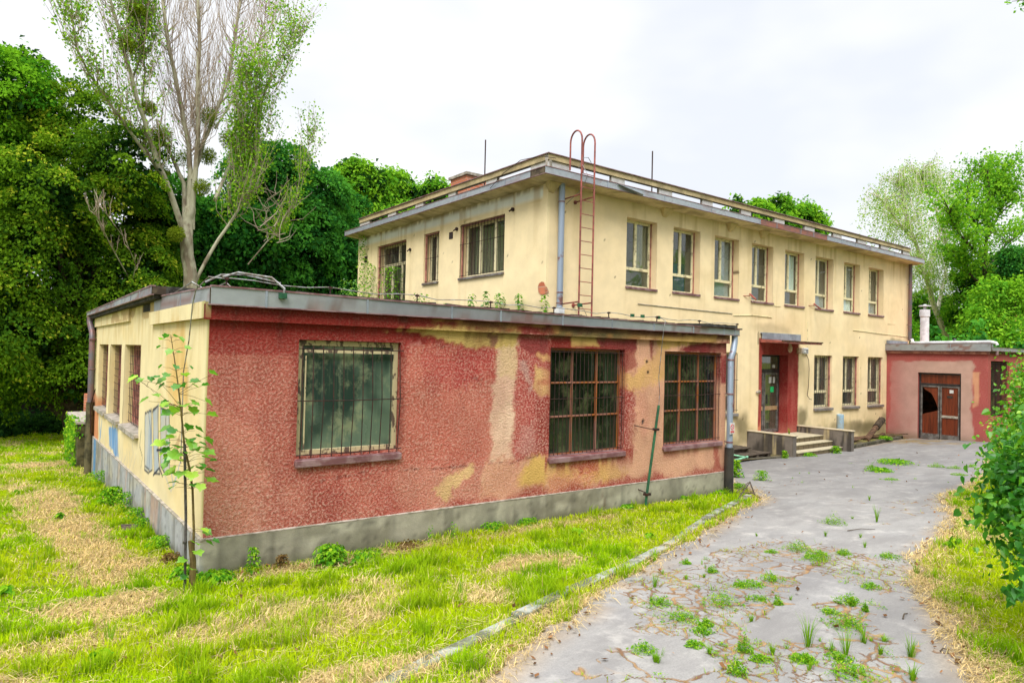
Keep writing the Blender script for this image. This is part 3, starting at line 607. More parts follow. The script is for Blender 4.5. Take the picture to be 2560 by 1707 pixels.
b = MB(); b.hexa([(-.12, 2.65, 3.02), (X2 - .02, 2.65, 3.04), (X2 - .02, 11.6, 3.0), (-.12, 11.6, 2.99), (-.13, 2.65, 3.2), (X2 - .02, 2.65, 3.10), (X2 - .02, 11.65, 3.10), (-.13, 11.65, 3.165)])
b.hexa([(.0, -.07, 2.86), (9.36, -.07, 2.86), (9.36, Y2 - .005, 2.9), (.0, Y2 - .005, 2.9), (.0, -.08, 3.018), (9.36, -.08, 2.945), (9.36, Y2 - .005, 3.03), (.0, Y2 - .005, 3.07)])
r1 = random.Random(3)
for i in range(46):                    # lifted, torn felt along the edge
    x = .3 + i * .2; z = 3.012 - .0078 * x; b.hexa([(x, -.09 + r1.random() * .03, z), (x + .22, -.09, z - .002), (x + .22, .3, z), (x, .3, z), (x, -.085, z + .012 + r1.random() * .018), (x + .22, -.085, z + .01 + r1.random() * .02), (x + .22, .3, z + .02), (x, .3, z + .02)])
for i in range(10):
    x = 8.2 + i * .1; b.hexa([(x, -.16 + .02 * r1.random(), 2.955), (x + .14, -.16, 2.955), (x + .14, .4, 2.97), (x, .4, 2.97), (x, -.15, 2.985 + r1.random() * .03), (x + .14, -.15, 2.975 + r1.random() * .04), (x + .14, .4, 3.02), (x, .4, 3.02)])
b.box((3.4, 11.6, 3.001), (X2 - .02, 14.9, 3.07)); b.build('roof_felt', m_felt, annex)

def bars(parent, fr, us, v0, v1, n, hs=(), r=.007, m=None, bow=0., ends=.03, nm='grille', rh=None, bulge=0.):
    b = MB(); u0, u1 = min(us), max(us)
    for i, u in enumerate(us):
        wv_ = bow * math.sin(i * 2.3); b.tube([fr.p(u + wv_, v0, n), fr.p(u - wv_ * .5, (v0 + v1) / 2, n + bulge), fr.p(u + wv_ * .4, v1, n)], r, 5)
    for h in hs: b.tube([fr.p(u0 - ends, h, n + .01), fr.p((u0 + u1) / 2, h - .004, n + .012 + bulge), fr.p(u1 + ends, h, n + .01)], rh or r, 5)
    return b.build(nm, m or m_bar, parent)
def lin(a, b, n): return [a + (b - a) * i / (n - 1) for i in range(n)]
def sill(parent, fr, u0, u1, z, d, m, ov=.03, drop=.03, dep=.17, side=.02):
    b = MB(); b.hexa([fr.p(u0 - side, z - drop, ov), fr.p(u1 + side, z - drop, ov), fr.p(u1 + side, z - drop, -dep), fr.p(u0 - side, z - drop, -dep),
                      fr.p(u0 - side, z + .006, ov), fr.p(u1 + side, z + .006, ov), fr.p(u1, z + .035, -dep), fr.p(u0, z + .035, -dep)])
    b.hexa([fr.p(u0 - side, z - drop - .028, ov - .012), fr.p(u1 + side, z - drop - .028, ov - .012), fr.p(u1 + side, z - drop - .028, ov - .002), fr.p(u0 - side, z - drop - .028, ov - .002)][:4] +
           [fr.p(u0 - side, z - drop, ov - .012), fr.p(u1 + side, z - drop, ov - .012), fr.p(u1 + side, z - drop, ov + .001), fr.p(u0 - side, z - drop, ov + .001)])
    return bevel(b.build('sill', m, parent), .004)
def win(building, fr, h, d, mf, mull=(), trans=(), fw=.06, mg=None, mw=.03, extra=None, fd=.05, part_mull=None, label=None):
    """window part with its frame as mesh; pane sub-parts"""
    u0, u1, z0, z1 = h[:4]; g = .004; b = MB(); n0, n1 = -d - fd, -d
    u0 += g; u1 -= g; z0 += g; z1 -= g
    b.fbox(fr, u0, u0 + fw, z0, z1, n0, n1); b.fbox(fr, u1 - fw, u1, z0, z1, n0, n1)
    b.fbox(fr, u0 + fw, u1 - fw, z0, z0 + fw, n0, n1 - .002); b.fbox(fr, u0 + fw, u1 - fw, z1 - fw, z1, n0, n1 - .002)
    for (m_, a_, c_) in mull: b.fbox(fr, m_ - mw / 2, m_ + mw / 2, z0 + (fw if a_ == 0 else 0) + a_ * (z1 - z0), z0 + (c_) * (z1 - z0) - fw * (c_ == 1), n0 + .004, n1 + .006)
    for t_ in trans: b.fbox(fr, u0 + fw, u1 - fw, t_ - mw / 2, t_ + mw / 2, n0 + .006, n1 + .003)
    o = b.build('window', mf, building); bevel(o, .004)
    if label: o['label'] = label
    b = MB(); b.fbox(fr, u0 + fw * .6, u1 - fw * .6, z0 + fw * .6, z1 - fw * .6, n0 + .018, n0 + .024); b.build('pane', mg or m_glass, o)
    return o
# three front windows
W = win(annex, FR, RW[0], .07, m_cream, fw=.062, mg=m_frost1, label='single-pane window in a peeling cream frame behind thin bars')
bars(W, FR, lin(1.0, 2.24, 11), 1.12, 2.42, .035, (1.16, 1.78, 2.38), .0065, bow=.008, ends=.05, bulge=.04)
sill(W, FR, .966, 2.277, 1.09, .1, m_sill, .05, .045, .05)
b = MB(); b.fbox(FR, 1.05, 2.19, 2.335, 2.37, -.05, -.035); b.fbox(FR, 1.06, 1.075, 1.22, 2.3, -.05, -.04); b.build('inner_batten', m_cream, W)
for k_, h in enumerate(RW[1:]):
    u0, u1, z0, z1 = h; ua = u0 + (u1 - u0) * .335; ub = u0 + (u1 - u0) * .665
    W = win(annex, FR, h, .10, m_wood, mull=((ua, 0, 1), (ub, 0, 1)), trans=(z0 + .36 * (z1 - z0), z0 + .675 * (z1 - z0)), fw=.035, mw=.027, mg=m_frost2,
            label='nine-pane orange wooden window behind thin bars, ' + ('middle of the red front' if k_ == 0 else 'beside the blue-grey downpipe'))
    bars(W, FR, lin(u0 + .03, u1 - .03, 19), z0 + .02, z1 - .03, -.02, (z0 + .06, z0 + .53 * (z1 - z0), z1 - .06), .0055, bow=.004, ends=.03)
    sill(W, FR, u0, u1, z0 - .02, .1, m_sill, .05, .04, .09)
# three side windows: deep reveals, mesh grilles
for k_, h in enumerate(LW):
    u0, u1, z0, z1 = h; m_ = (u0 + u1) / 2
    W = win(annex, FL, h, .15, m_pinkf, mull=((m_, 0, 1), (u0 + .45, 0, 1), (u1 - .4, 0, 1)), trans=(z0 + .75,), fw=.09, mw=.06, label='side window behind a square mesh grille, ' + ('nearest the corner', 'in the middle of three', 'nearest the mossy downpipe')[k_])
    bars(W, FL, lin(u0 + .05, u1 - .05, 10), z0 + .03, z1 - .02, -.09, lin(z0 + .06, z1 - .05, 10), .005, m_bar, ends=.03)
    sill(W, FL, u0, u1, z0 - .01, .1, m_sillc, .07, .05, .2)
# downpipes
def downpipe(parent, pts, r, mats, seg=12, clamps=(), fr=None, nm='downpipe', split=None):
    b = MB(); b.tube(pts, r, seg); o = b.build(nm, mats, parent, True)
    c = MB()
    for q in clamps: c.tube([(q[0], q[1], q[2] - .015), (q[0], q[1], q[2] + .015)], r + .008, seg); c.box((q[0] - .008, q[1], q[2] - .01), (q[0] + .008, q[1] + .16, q[2] + .01)) if fr is None else c.box((q[0], q[1] - .008, q[2] - .01), (q[0] + .16, q[1] + .008, q[2] + .01))
    if clamps: c.build('clamp', m_sill, o)
    return o
downpipe(annex, [(9.33, -.05, 2.84), (9.33, -.05, 2.70), (9.20, -.11, 2.52), (9.13, -.11, 2.40), (9.13, -.11, .70)], .058, m_pipe, clamps=[(9.13, -.11, z) for z in (2.36, 1.72, .82)])
b = MB(); b.tube([(9.125, -.11, .72), (9.125, -.11, -.35)], .085, 12); b.build('drain_pipe', m_black, annex, True)
sg = MB(); sg.box((9.03, -.185, .98), (9.17, -.178, 1.19)); so = sg.build('warning_sticker', m_plastic, annex)
m_signred = plain('sign_red', S(206, 40, 52), S(190, 36, 46), 4, .5)
sg = MB()
ring = [(9.10 + .045 * math.cos(a), -.187, 1.11 + .045 * math.sin(a)) for a in [k_ * math.pi / 8 for k_ in range(17)]]
sg.tube(ring, .006, 4, cap=False); sg.tube([(9.07, -.187, 1.14), (9.13, -.187, 1.08)], .005, 4); sg.box((9.045, -.189, 1.005), (9.155, -.186, 1.022)); sg.box((9.045, -.189, 1.032), (9.155, -.186, 1.042)); sg.build('red_symbol', m_signred, so)
downpipe(annex, [(-.12, 11.35, 3.05), (-.12, 11.35, 2.9), (-.09, 11.05, 2.66), (-.09, 11.0, 2.5), (-.09, 10.95, 1.0)], .065, m_pipe2, clamps=[(-.09, 10.97, z) for z in (2.5, 1.8, 1.05)], fr=1)
b = MB(); b.tube([(-.09, 10.95, 1.02), (-.09, 10.95, -.75)], .085, 12); b.build('drain_pipe', m_moss, annex, True)
# lightning conductor wire on the roof edge with its holders
b = MB(); pts = []; br = []
for i in range(33):
    x = .15 + i * .29; z = 3.10 - .0075 * x + (.018 * math.sin(i * 1.9) if i % 4 else .02); pts.append((x, -.03, z))
    if i % 4 == 0: br.append(x)
b.tube(pts, .006, 5)
for x in br: zz = 3.0 - .0075 * x; b.tube([(x, -.03, zz), (x, -.03, zz + .13)], .009, 5, 1); b.box((x - .02, -.05, zz + .1), (x + .02, -.01, zz + .125), 1)
b.tube([(.15, -.03, 3.11), (-.02, .02, 3.12), (-.08, .3, 3.0), (-.07, .5, 2.84), (-.05, .72, 2.45), (-.05, .96, 2.08), (-.04, 1.0, 1.0)], .007, 5)
b.tube([(.1, -.06, 3.12), (.3, .1, 3.2), (.62, -.05, 3.16), (.74, -.13, 3.04), (.72, -.14, 2.94)], .013, 6); b.tube([(-.0, .25, 3.08), (.15, .2, 3.17), (.4, .25, 3.2), (.8, .2, 3.13)], .012, 6)
b.tube([(.05, 2.2, 3.08), (.2, 1.9, 3.22), (.35, 1.7, 3.1), (.5, 1.4, 3.2), (.6, 1.3, 3.08)], .01, 5); b.box((.68, -.16, 2.93), (.76, -.11, 2.99), 2)
b.tube([(7.18, -.03, 3.06), (7.25, -.1, 3.0), (7.17, -.14, 2.9), (7.13, -.15, 2.7), (7.07, -.13, 2.05), (7.1, -.13, 1.78), (7.06, -.15, 1.56)], .006, 5)
for x in (6.5, 6.75, 7.15): b.box((x - .03, -.05, 3.03), (x + .03, -.01, 3.08), 2)
b.build('lightning_wire', [m_wire, m_bar, m_green], annex)
# bent steel spike near the side windows
b = MB(); b.tube([(-.05, 10.4, 1.35), (-.1, 10.8, .95), (-.07, 10.85, .3)], .012, 5); b.build('bent_rod', m_bar, annex)
b = MB(); b.box((.02, 3.15, 3.08), (.6, 3.3, 3.2)); b.box((.0, 2.3, 3.05), (1.5, 2.5, 3.17)); b.build('roof_upstand', m_felt, annex)

# ---------------------------------------------------------------- green pole on the red wall
pole = thing('conductor_pole', 'leaning dark green pole against the red wall between the two nine-pane windows', 'pole', (6.77, -.16, -.12))
b = MB(); b.tube([(6.76, -.17, -.14), (6.77, -.16, .0), (7.06, -.15, 1.57)], .022, 8); b.build('shaft', m_green, pole, True)
b = MB(); b.tube([(6.60, -.02, 1.24), (6.86, -.17, 1.18), (6.95, -.19, 1.17)], .008, 5); b.box((6.95, -.2, 1.15), (7.03, -.12, 1.19)); b.tube([(6.72, -.01, .18), (6.80, -.18, .12)], .01, 5); b.box((6.74, -.2, .09), (6.85, -.12, .13)); b.build('bracket', m_bar, pole)

# ---------------------------------------------------------------- main two-storey building
main = thing('main_building', 'two-storey pale yellow flat-roofed building with a row of eight tall windows', 'building', (18, 10, -.4))
FM = F((0, Y2, 0), (1, 0, 0), (0, -1, 0)); FS = F((X2, 0, 0), (0, 1, 0), (-1, 0, 0)); LM = 28.0; DM = 14.93
WX = []; UWN = [(11.026, 12.216), (12.891, 14.081), (14.77, 15.979), (16.667, 17.855), (18.548, 19.744), (20.475, 21.70), (22.473, 23.673), (24.39, 25.629)]
WS = UWN; WX = [(a + b_) / 2 for a, b_ in UWN]
HM = [(a, b_, 4.20, 6.006, .24) for a, b_ in UWN] + [(a, b_, .75, 2.579, .2) for a, b_ in UWN[5:]] + [(14.77, 15.979, .75, 2.579, .2), (17.3, 18.81, 0.0, 2.545, .32)]
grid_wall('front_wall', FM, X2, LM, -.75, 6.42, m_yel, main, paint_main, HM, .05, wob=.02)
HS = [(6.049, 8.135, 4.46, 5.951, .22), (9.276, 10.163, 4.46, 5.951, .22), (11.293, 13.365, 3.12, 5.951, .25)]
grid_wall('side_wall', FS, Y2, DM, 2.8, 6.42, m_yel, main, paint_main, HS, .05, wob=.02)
b = MB(); b.box((LM - .2, Y2 + .3, -.8), (LM, DM, 6.42)); b.box((X2 + .3, DM - .2, -.8), (LM - .2, DM, 6.42)); b.box((X2 + .2, 4.373 + .6, -.5), (LM - .3, DM - .3, -.3)); b.box((X2 + .02, Y2 + .62, 3.0), (LM - .25, DM - .25, 3.14)); b.box((X2 + .4, 8.5, -.3), (LM - .25, 8.6, 6.4))
o = b.build('rear_wall', m_yel, main); nv = len(o.data.vertices); at = o.data.attributes.new('Col', 'FLOAT_COLOR', 'POINT'); at.data.foreach_set('color', np.tile([.5, .42, .28, 1], nv).astype(np.float32))
# concrete eave slab, its metal fascia, roof deck
E_ = .5
def quadgrid(nm, x0, x1, y0, y1, zf, mt, parent, pf, step=.15, flip=False):
    xs = grid_lines(x0, x1, (), step); ys = grid_lines(y0, y1, (), step); X, Y = np.meshgrid(xs, ys, indexing='ij')
    P = np.stack([X, Y, zf(X, Y)], -1).reshape(-1, 3); nx, ny = X.shape; i, j = [q.ravel() for q in np.meshgrid(np.arange(nx - 1), np.arange(ny - 1), indexing='ij')]
    q = np.stack([i * ny + j, (i + 1) * ny + j, (i + 1) * ny + j + 1, i * ny + j + 1], 1)
    if flip: q = q[:, ::-1]
    c, t_ = pf(P); return npmesh(nm, P, q.ravel(), np.full(len(q), 4), mt, parent, {'Col': c, 'Tip': t_}, smooth=True)
sofz = lambda X, Y: 6.415 + .05 * np.clip(np.maximum(Y2 - Y, X2 - X) / .5, 0, 1)
quadgrid('soffit', X2 - E_, LM + .12, Y2 - E_, Y2 + .001, sofz, m_conc, main, paint_eave, .1, True)
quadgrid('soffit', X2 - E_, X2 + .001, Y2 + .001, DM + .1, sofz, m_conc, main, paint_eave, .1, True)
b = MB(); b.box((X2 - E_ + .02, Y2 - E_ + .02, 6.47), (LM + .1, DM + .08, 6.59)); b.hexa([(X2 - E_ + .03, Y2 - E_ + .03, 6.592), (LM + .09, Y2 - E_ + .03, 6.592), (LM + .09, Y2, 6.592), (X2, Y2, 6.592), (X2 - E_ + .03, Y2 - E_ + .03, 6.60), (LM + .09, Y2 - E_ + .03, 6.60), (LM + .09, Y2, 6.78), (X2, Y2, 6.78)])
b.hexa([(X2 - E_ + .03, Y2 - E_ + .03, 6.592), (X2, Y2, 6.592), (X2, DM, 6.592), (X2 - E_ + .03, DM, 6.592), (X2 - E_ + .03, Y2 - E_ + .03, 6.60), (X2, Y2, 6.78), (X2, DM, 6.78), (X2 - E_ + .03, DM, 6.60)])
b.box((X2 + .2, Y2 + .2, 6.6), (LM, DM, 6.66)); b.build('roof_slab', m_felt, main)
fascia(main, F((0, Y2, 0), (1, 0, 0), (0, -1, 0)), X2 - E_, LM + .12, 6.465, 6.62, E_, [9.8, 11.9, 13.9, 16.3, 17.2, 18.6, 19.4, 20.3, 21.3, 22.3, 23.4, 25.4, 27.2], step=.06)
fascia(main, F((X2, 0, 0), (0, 1, 0), (-1, 0, 0)), Y2 - E_, DM + .1, 6.465, 6.62, E_, [5.4, 7.4, 9.4, 11.4, 13.4], step=.06)
# parapet: rail on short posts with open gaps
def parapet(fr, a, c, gaps, th=.13):
    gg = F(fr.o + fr.n * .0, fr.u, fr.n); h = MB(); ps = [a] + [x for g_ in gaps for x in g_] + [c]
    for i in range(0, len(ps), 2):
        grid_wall('parapet_post', F(fr.o - fr.n * .03, fr.u, fr.n), ps[i], ps[i + 1], 6.70, 6.985, m_conc, main, paint_par, (), .08)
        h = MB(); h.fbox(fr, ps[i] + .001, ps[i + 1] - .001, 6.60, 6.984, -th + .02, -.032); h.build('parapet_post_core', m_sillc, main)
    grid_wall('parapet_rail', gg, a - .0, c, 6.98, 7.12, m_conc, main, paint_par, (), .08, wob=.012)
    h = MB(); h.fbox(fr, a, c, 6.982, 7.118, -th, -.006); h.build('parapet_beam', m_sillc, main)
    h = MB(); h.fbox(fr, a - .03, c + .03, 7.12, 7.14, -th - .03, .035); h.build('parapet_cap', m_sill, main)
parapet(FM, X2, LM, [(9.05, 10.46), (10.95, 12.3), (12.85, 14.19), (14.68, 16.11), (16.63, 17.96), (18.53, 19.79), (20.43, 21.73), (22.33, 23.55), (24.2, 25.42), (26.09, 27.41)])
parapet(FS, Y2, DM, [(5.08, 6.49), (6.98, 8.49), (8.88, 10.34), (10.84, 12.13), (12.71, 14.14)])
# corbels under the eave
for x in (8.42, 12.5, 15.5, 17.2):
    b = MB(); b.hexa([(x - .07, Y2 - .03, 6.20), (x + .07, Y2 - .03, 6.20), (x + .07, Y2 + .01, 6.20), (x - .07, Y2 + .01, 6.20), (x - .2, Y2 - .18, 6.43), (x + .2, Y2 - .18, 6.43), (x + .2, Y2 + .01, 6.42), (x - .2, Y2 + .01, 6.42)])
    o = b.build('corbel', m_conc, main); n_ = len(o.data.vertices); at = o.data.attributes.new('Col', 'FLOAT_COLOR', 'POINT'); at.data.foreach_set('color', np.tile([*A(222, 196, 140), 1], n_).astype(np.float32)); bevel(o, .03, 3)
# brick patch where render fell off the corner
b = MB(); q = [(4.36, 3.80), (4.50, 3.79), (4.61, 3.85), (4.64, 3.98), (4.60, 4.06), (4.50, 4.10), (4.42, 4.08), (4.36, 3.98)]
b.add([(X2 - .024, a, z) for a, z in q], [tuple(range(len(q)))[::-1]]); b.build('brick_patch', m_brickx, main)
b = MB(); q = [(X2 - .016, 3.80), (X2 + .09, 3.84), (X2 + .05, 3.93), (X2 - .016, 3.99)]; b.add([(x, Y2 - .016, z) for x, z in q], [(0, 1, 2, 3)]); b.add([(X2 - .016, 4.36, 3.8), (X2 - .016, Y2 - .016, 3.8), (X2 - .016, Y2 - .016, 3.99), (X2 - .016, 4.36, 3.98)], [(0, 1, 2, 3)]); b.build('brick_patch', m_brick, main)
k6w = lambda a, b: (1500 + a * .34864, 500 + b * .34864)
for q in (onw(k6w, [(270, 745), (600, 780), (945, 815)], y=Y2), onw(k6w, [(955, 828), (1100, 826), (1230, 842)], y=Y2), ((23.2, 3.55), (24.8, 3.51), (27.9, 3.45)), ((19.98, 3.7), (20.0, 2.85)), ((17.9, 4.4), (17.95, 4.12), (18.3, 4.13))):
    b = MB(); b.tube([(a, Y2 - .012, z) for a, z in q], .012, 5); b.build('wall_cable', m_sillc if q[0][0] < 14 else m_cream2, main)
# vents and wall fittings on the side wall
for (yy, zz, s_) in ((8.62, 5.72, .2), (14.25, 5.6, .22)):
    b = MB(); b.fbox(FS, yy - s_ / 2, yy + s_ / 2, zz - s_ / 2, zz + s_ / 2, -.02, .012); o = b.build('vent', m_bar, main)
    b = MB(); [b.fbox(FS, yy - s_ / 2 + .03, yy + s_ / 2 - .03, zz - s_ * .35 + i * .045, zz - s_ * .35 + i * .045 + .02, .012, .02) for i in range(3)]; b.build('slat', m_barl, o)
for (yy, zz) in ((11.0, 5.58), (8.3, 5.86), (5.7, 6.0)): b = MB(); b.tube([FS.p(yy, zz, -.02), FS.p(yy, zz, .05)], .05, 8); b.tube([FS.p(yy, zz, .05), FS.p(yy + .02, zz - .06, .12)], .02, 6); b.build('bracket_stub', m_bar, main, True)

# upper windows
def blind(parent, fr, u0, u1, z0, z1, n, m=None):
    b = MB(); k_ = int((z1 - z0) / .035)
    for i in range(k_): z = z1 - i * .035; b.hexa([fr.p(u0, z - .016, n + .014), fr.p(u1, z - .016, n + .014), fr.p(u1, z + .004, n - .012), fr.p(u0, z + .004, n - .012), fr.p(u0, z - .013, n + .015), fr.p(u1, z - .013, n + .015), fr.p(u1, z + .007, n - .011), fr.p(u0, z + .007, n - .011)])
    b.build('blind', m or m_blind, parent)
def curtain(parent, fr, u0, u1, z0, z1, n, m):
    b = MB(); N = max(6, int((u1 - u0) / .03)); 
    for i in range(N):
        a, c = u0 + (u1 - u0) * i / N, u0 + (u1 - u0) * (i + 1) / N; na, nc = n + .015 * math.sin(i * 1.5), n + .015 * math.sin((i + 1) * 1.5)
        b.add([fr.p(a, z0, na), fr.p(c, z0, nc), fr.p(c, z1, nc), fr.p(a, z1, na)], [(0, 1, 2, 3)])
    b.build('curtain', m, parent, True)
wlab = ['leftmost upper window, beside the roof ladder, with dull curtains', 'second upper window from the ladder, with blue-grey reflections', 'third upper window from the ladder, blind down in the lower light', 'fourth upper window from the ladder, slatted blinds', 'fifth upper window from the ladder, pale sheet behind one sash', 'sixth upper window from the ladder, blinds half lowered', 'seventh upper window from the ladder, blind down on one sash', 'last upper window, nearest the far downpipe']
for i, (a, c) in enumerate(UWN):
    z0, z1 = 4.2, 6.006; zt = z0 + (z1 - z0) * .285; m_ = (a + c) / 2
    W = win(main, FM, (a, c, z0, z1), .23, m_cream2, mull=((m_, .285, 1),), trans=(zt,), fw=.065, mw=.08, label=wlab[i]); nb = -.32
    if i == 0: curtain(W, FM, m_ + .05, c - .1, zt + .05, z1 - .1, nb, m_dkcurt); curtain(W, FM, a + .1, a + .35, zt + .05, z1 - .1, nb, m_dkcurt); b = MB(); b.fbox(FM, a, c, z0, z0 + .5, -1.0, -.9); b.fbox(FM, a - .3, c + .3, z0 - .3, z1 + .2, -1.9, -1.8); b.build('room_panel', m_room, W)
    if i == 1: b = MB(); b.fbox(FM, a - .2, c + .2, z0, z0 + .95, -.75, -.7); b.build('room_panel', plain('blue_reflection_tint', S(70, 110, 150), S(50, 84, 120), 2, .8), W)  # blue panel behind the pane stands in for its blue-grey reflections
    if i == 2: blind(W, FM, m_ + .03, c - .08, zt + .04, z1 - .08, nb); blind(W, FM, a + .08, c - .08, z0 + .06, zt - .05, nb)
    if i == 3: blind(W, FM, m_ + .03, c - .08, zt + .3, z1 - .08, nb, m_barl); blind(W, FM, a + .08, m_ - .05, zt + .05, z1 - .08, nb, m_barl)
    if i == 4: curtain(W, FM, m_ + .03, c - .08, zt + .05, z1 - .1, nb, m_curtain)
    if i == 5: blind(W, FM, a + .08, c - .08, z0 + .06, zt - .05, nb); blind(W, FM, m_ + .03, c - .08, zt + .05, z1 - .08, nb, m_barl)
    if i == 6: blind(W, FM, m_ + .03, c - .08, zt + .04, z1 - .08, nb); curtain(W, FM, a + .08, c - .08, z0 + .06, zt - .05, nb, m_curtain)
    if i == 7: blind(W, FM, a + .08, c - .08, z0 + .06, zt - .05, nb); blind(W, FM, m_ + .03, c - .08, zt + .05, z1 - .08, nb, m_barl)
    b = MB(); b.fbox(FM, c - .02, c - .004, z0 + .02, z1 - .004, -.225, -.19); b.build('reveal_strip', m_pinkf, W)
    sill(W, FM, a, c, z0 - .005, .1, m_sill, .04, .03, .22)
gl_ = ['ground-floor barred window left of the red porch, half hidden by the annex', 'ground-floor barred window nearest the entrance steps', 'middle ground-floor barred window right of the steps', 'ground-floor barred window nearest the red block']
for i, (a, c) in enumerate([UWN[2]] + UWN[5:]):
    z0, z1 = .75, 2.579; zt = z0 + (z1 - z0) * .3; m_ = (a + c) / 2
    W = win(main, FM, (a, c, z0, z1), .17, m_cream2, mull=((m_, .3, 1),), trans=(zt,), fw=.07, mw=.09, label=gl_[i])
    bars(W, FM, lin(a + .06, c - .12, 9), z0 + .04, z1 - .03, -.08 if i else .08, (z0 + .1, z0 + .55 * (z1 - z0)), .008, m_barl, ends=.05)
    b = MB(); b.fbox(FM, c - .06, c - .02, z0 + .03, z1 - .02, -.10, -.06); b.build('grille_post', m_pinkf, W)
    sill(W, FM, a, c, z0 - .02, .1, m_sill2, .07, .05, .16)
# side windows of the upper floor
sl = ['wide triple-sash barred window on the upper side wall', 'narrow barred window on the upper side wall', 'barred balcony door with fanlight above the annex roof']
for i, h in enumerate(HS):
    a, c, z0, z1, d_ = h
    ml = (((a + .68, 0, 1), (a + 1.38, 0, 1)), ((a + .44, 0, 1),), ((a + .72, 0, .75), (a + 1.38, 0, .75), (a + .9, .78, 1)))[i]
    W = win(main, FS, h, d_ - .01, m_cream2, mull=ml, trans=((), (), (z0 + .76 * (z1 - z0),))[i], fw=.075, mw=.09, label=sl[i])
    curtain(W, FS, a + .1, c - .1, z0 + .1, z1 - .1, -.45, m_dkcurt) if i < 2 else None
    bars(W, FS, lin(a + .03, c - .03, (15, 7, 18)[i]), z0 + .03, z1 - .02, -.06 if i else .0, ((z0 + .05, z0 + .62 * (z1 - z0), z1 - .05), (z0 + .05, z0 + .5 * (z1 - z0), z1 - .05), (z0 + .05, z0 + .5, z0 + 1.2, z0 + 2.1, z1 - .35, z1 - .05))[i], .008, m_bar, ends=.03)
    b = MB(); b.fbox(FS, c - .05, c - .005, z0 + .02, z1 - .005, -.09, -.05); b.fbox(FS, a, c - .05, z1 - .045, z1 - .005, -.085, -.055); b.build('grille_frame', m_pinkf, W)
    if i < 2: sill(W, FS, a, c, z0 - .01, .1, m_sill2, .05, .03, .2)

# downpipes of the main building
downpipe(main, [(8.66, Y2 - .12, 6.46), (8.66, Y2 - .12, 3.48)], .075, m_pipe, clamps=[(8.66, Y2 - .12, z) for z in (6.0, 3.85, 3.6)])
b = MB(); b.box((8.57, Y2 - .2, 3.36), (8.75, Y2 - .04, 3.50)); b.build('downpipe_shoe', m_white, main)
downpipe(main, [(27.75, Y2 - .12, 6.46), (27.75, Y2 - .12, 5.6), (27.75, Y2 - .12, 3.30)], .07, m_pipe2, clamps=[(27.75, Y2 - .12, z) for z in (5.6, 3.95)])
# roof ladder
lad = MB(); lx = (8.80, 9.215); yf = 3.74
rails = []
for i, x in enumerate(lx):
    b = MB(); top = 7.40; r_ = .2; pts = [(x, yf, 3.08), (x, yf, top)] + [(x, yf + r_ - r_ * math.cos(a), top + r_ * 1.25 * math.sin(a)) for a in [math.pi * q / 10 for q in range(1, 10)]] + [(x, yf + 2 * r_, top), (x, yf + 2 * r_, 6.76)]
    b.tube(pts, .021, 8); rails.append(b)
ladder = MB()
ladder.box((8.80 - .03, yf - .02, 3.05), (8.80 + .03, yf + .02, 3.09)); ladder.box((9.215 - .03, yf - .02, 3.05), (9.215 + .03, yf + .02, 3.09))
lo = ladder.build('roof_ladder', m_ladder, main); lo['label'] = 'rust-red steel roof ladder with two hooped tops'
for b in rails: b.build('rail', m_ladder, lo, True)
for i in range(11):
    z = 3.46 + i * .315; b = MB(); b.tube([(8.80, yf, z), (9.215, yf, z)], .010, 6); b.build('rung', m_ladder, lo)
for z in (3.62, 6.12):
    for x in lx: b = MB(); b.tube([(x, yf, z), (x - .02, Y2 + .02, z - .03)], .018, 6); b.tube([(x - .02, Y2 - .03, z - .03), (x - .02, Y2 + .01, z - .03)], .05, 8); b.build('bracket', m_ladder, lo)
b = MB(); b.tube([(8.85, yf - .03, 3.55), (8.95, yf - .05, 3.4), (9.1, yf - .03, 3.2), (9.3, yf - .1, 3.1)], .006, 5); b.box((8.77, yf - .05, 3.5), (8.87, yf + .02, 3.58), 1); b.tube([(9.0, yf + .2, 6.9), (9.0, yf, 6.6), (8.98, yf + .15, 6.3), (8.9, Y2, 6.0)], .006, 5); b.tube([(8.8, yf + .1, 6.75), (8.9, yf + .05, 7.0), (9.1, yf + .1, 7.05), (9.2, yf + .1, 6.95)], .008, 5); b.build('earthing_cable', [m_wire, m_green], main)
b = MB(); b.hexa([(10.1, 3.82, 6.60), (10.9, 3.70, 6.44), (11.0, 3.86, 6.44), (10.2, 3.9, 6.60), (10.1, 3.82, 6.61), (10.9, 3.70, 6.45), (11.0, 3.86, 6.46), (10.2, 3.9, 6.61)]); b.build('loose_sheet', m_grey, main)
b = MB(); b.tube([(X2 - .52, 6.0, 6.5), (X2 - .56, 5.4, 6.75), (X2 - .5, 4.8, 6.95), (X2 - .3, 4.3, 6.98), (X2 - .1, 4.0, 6.9)], .008, 5); b.build('loose_wire', m_bar, main)
# two lightning rods and a brick chimney on the roof
for (x, zt_) in ((9.7, 8.86), (17.27, 10.06)):
    b = MB(); b.tube([(x, 9., 6.6), (x, 9., zt_)], .022 if x < 12 else .025, 6); b.build('lightning_rod', m_bar, main)
b = MB(); b.box((10.1, 10.6, 6.6), (12.0, 11.6, 8.2)); o = b.build('chimney', m_brick, main)
b = MB(); b.box((10.04, 10.54, 8.2), (12.06, 11.66, 8.29)); b.build('chimney_cap', m_sillc, o)
b = MB(); b.box((14.5, 6.5, 6.6), (15.9, 6.8, 7.3)); b.build('roof_brick_wall', m_brick, main)
# flag-holder arms
for x, z in ((16.48, 4.3), (20.3, 4.24)):
    b = MB(); b.tube([(x - .25, Y2 + .01, z + .02), (x, Y2 - .08, z + .03)], .012, 5); b.tube([(x + .08, Y2 - .02, z + .1), (x - .06, Y2 - .32, z - .1)], .03, 6); b.build('flag_holder', m_ladder, main)
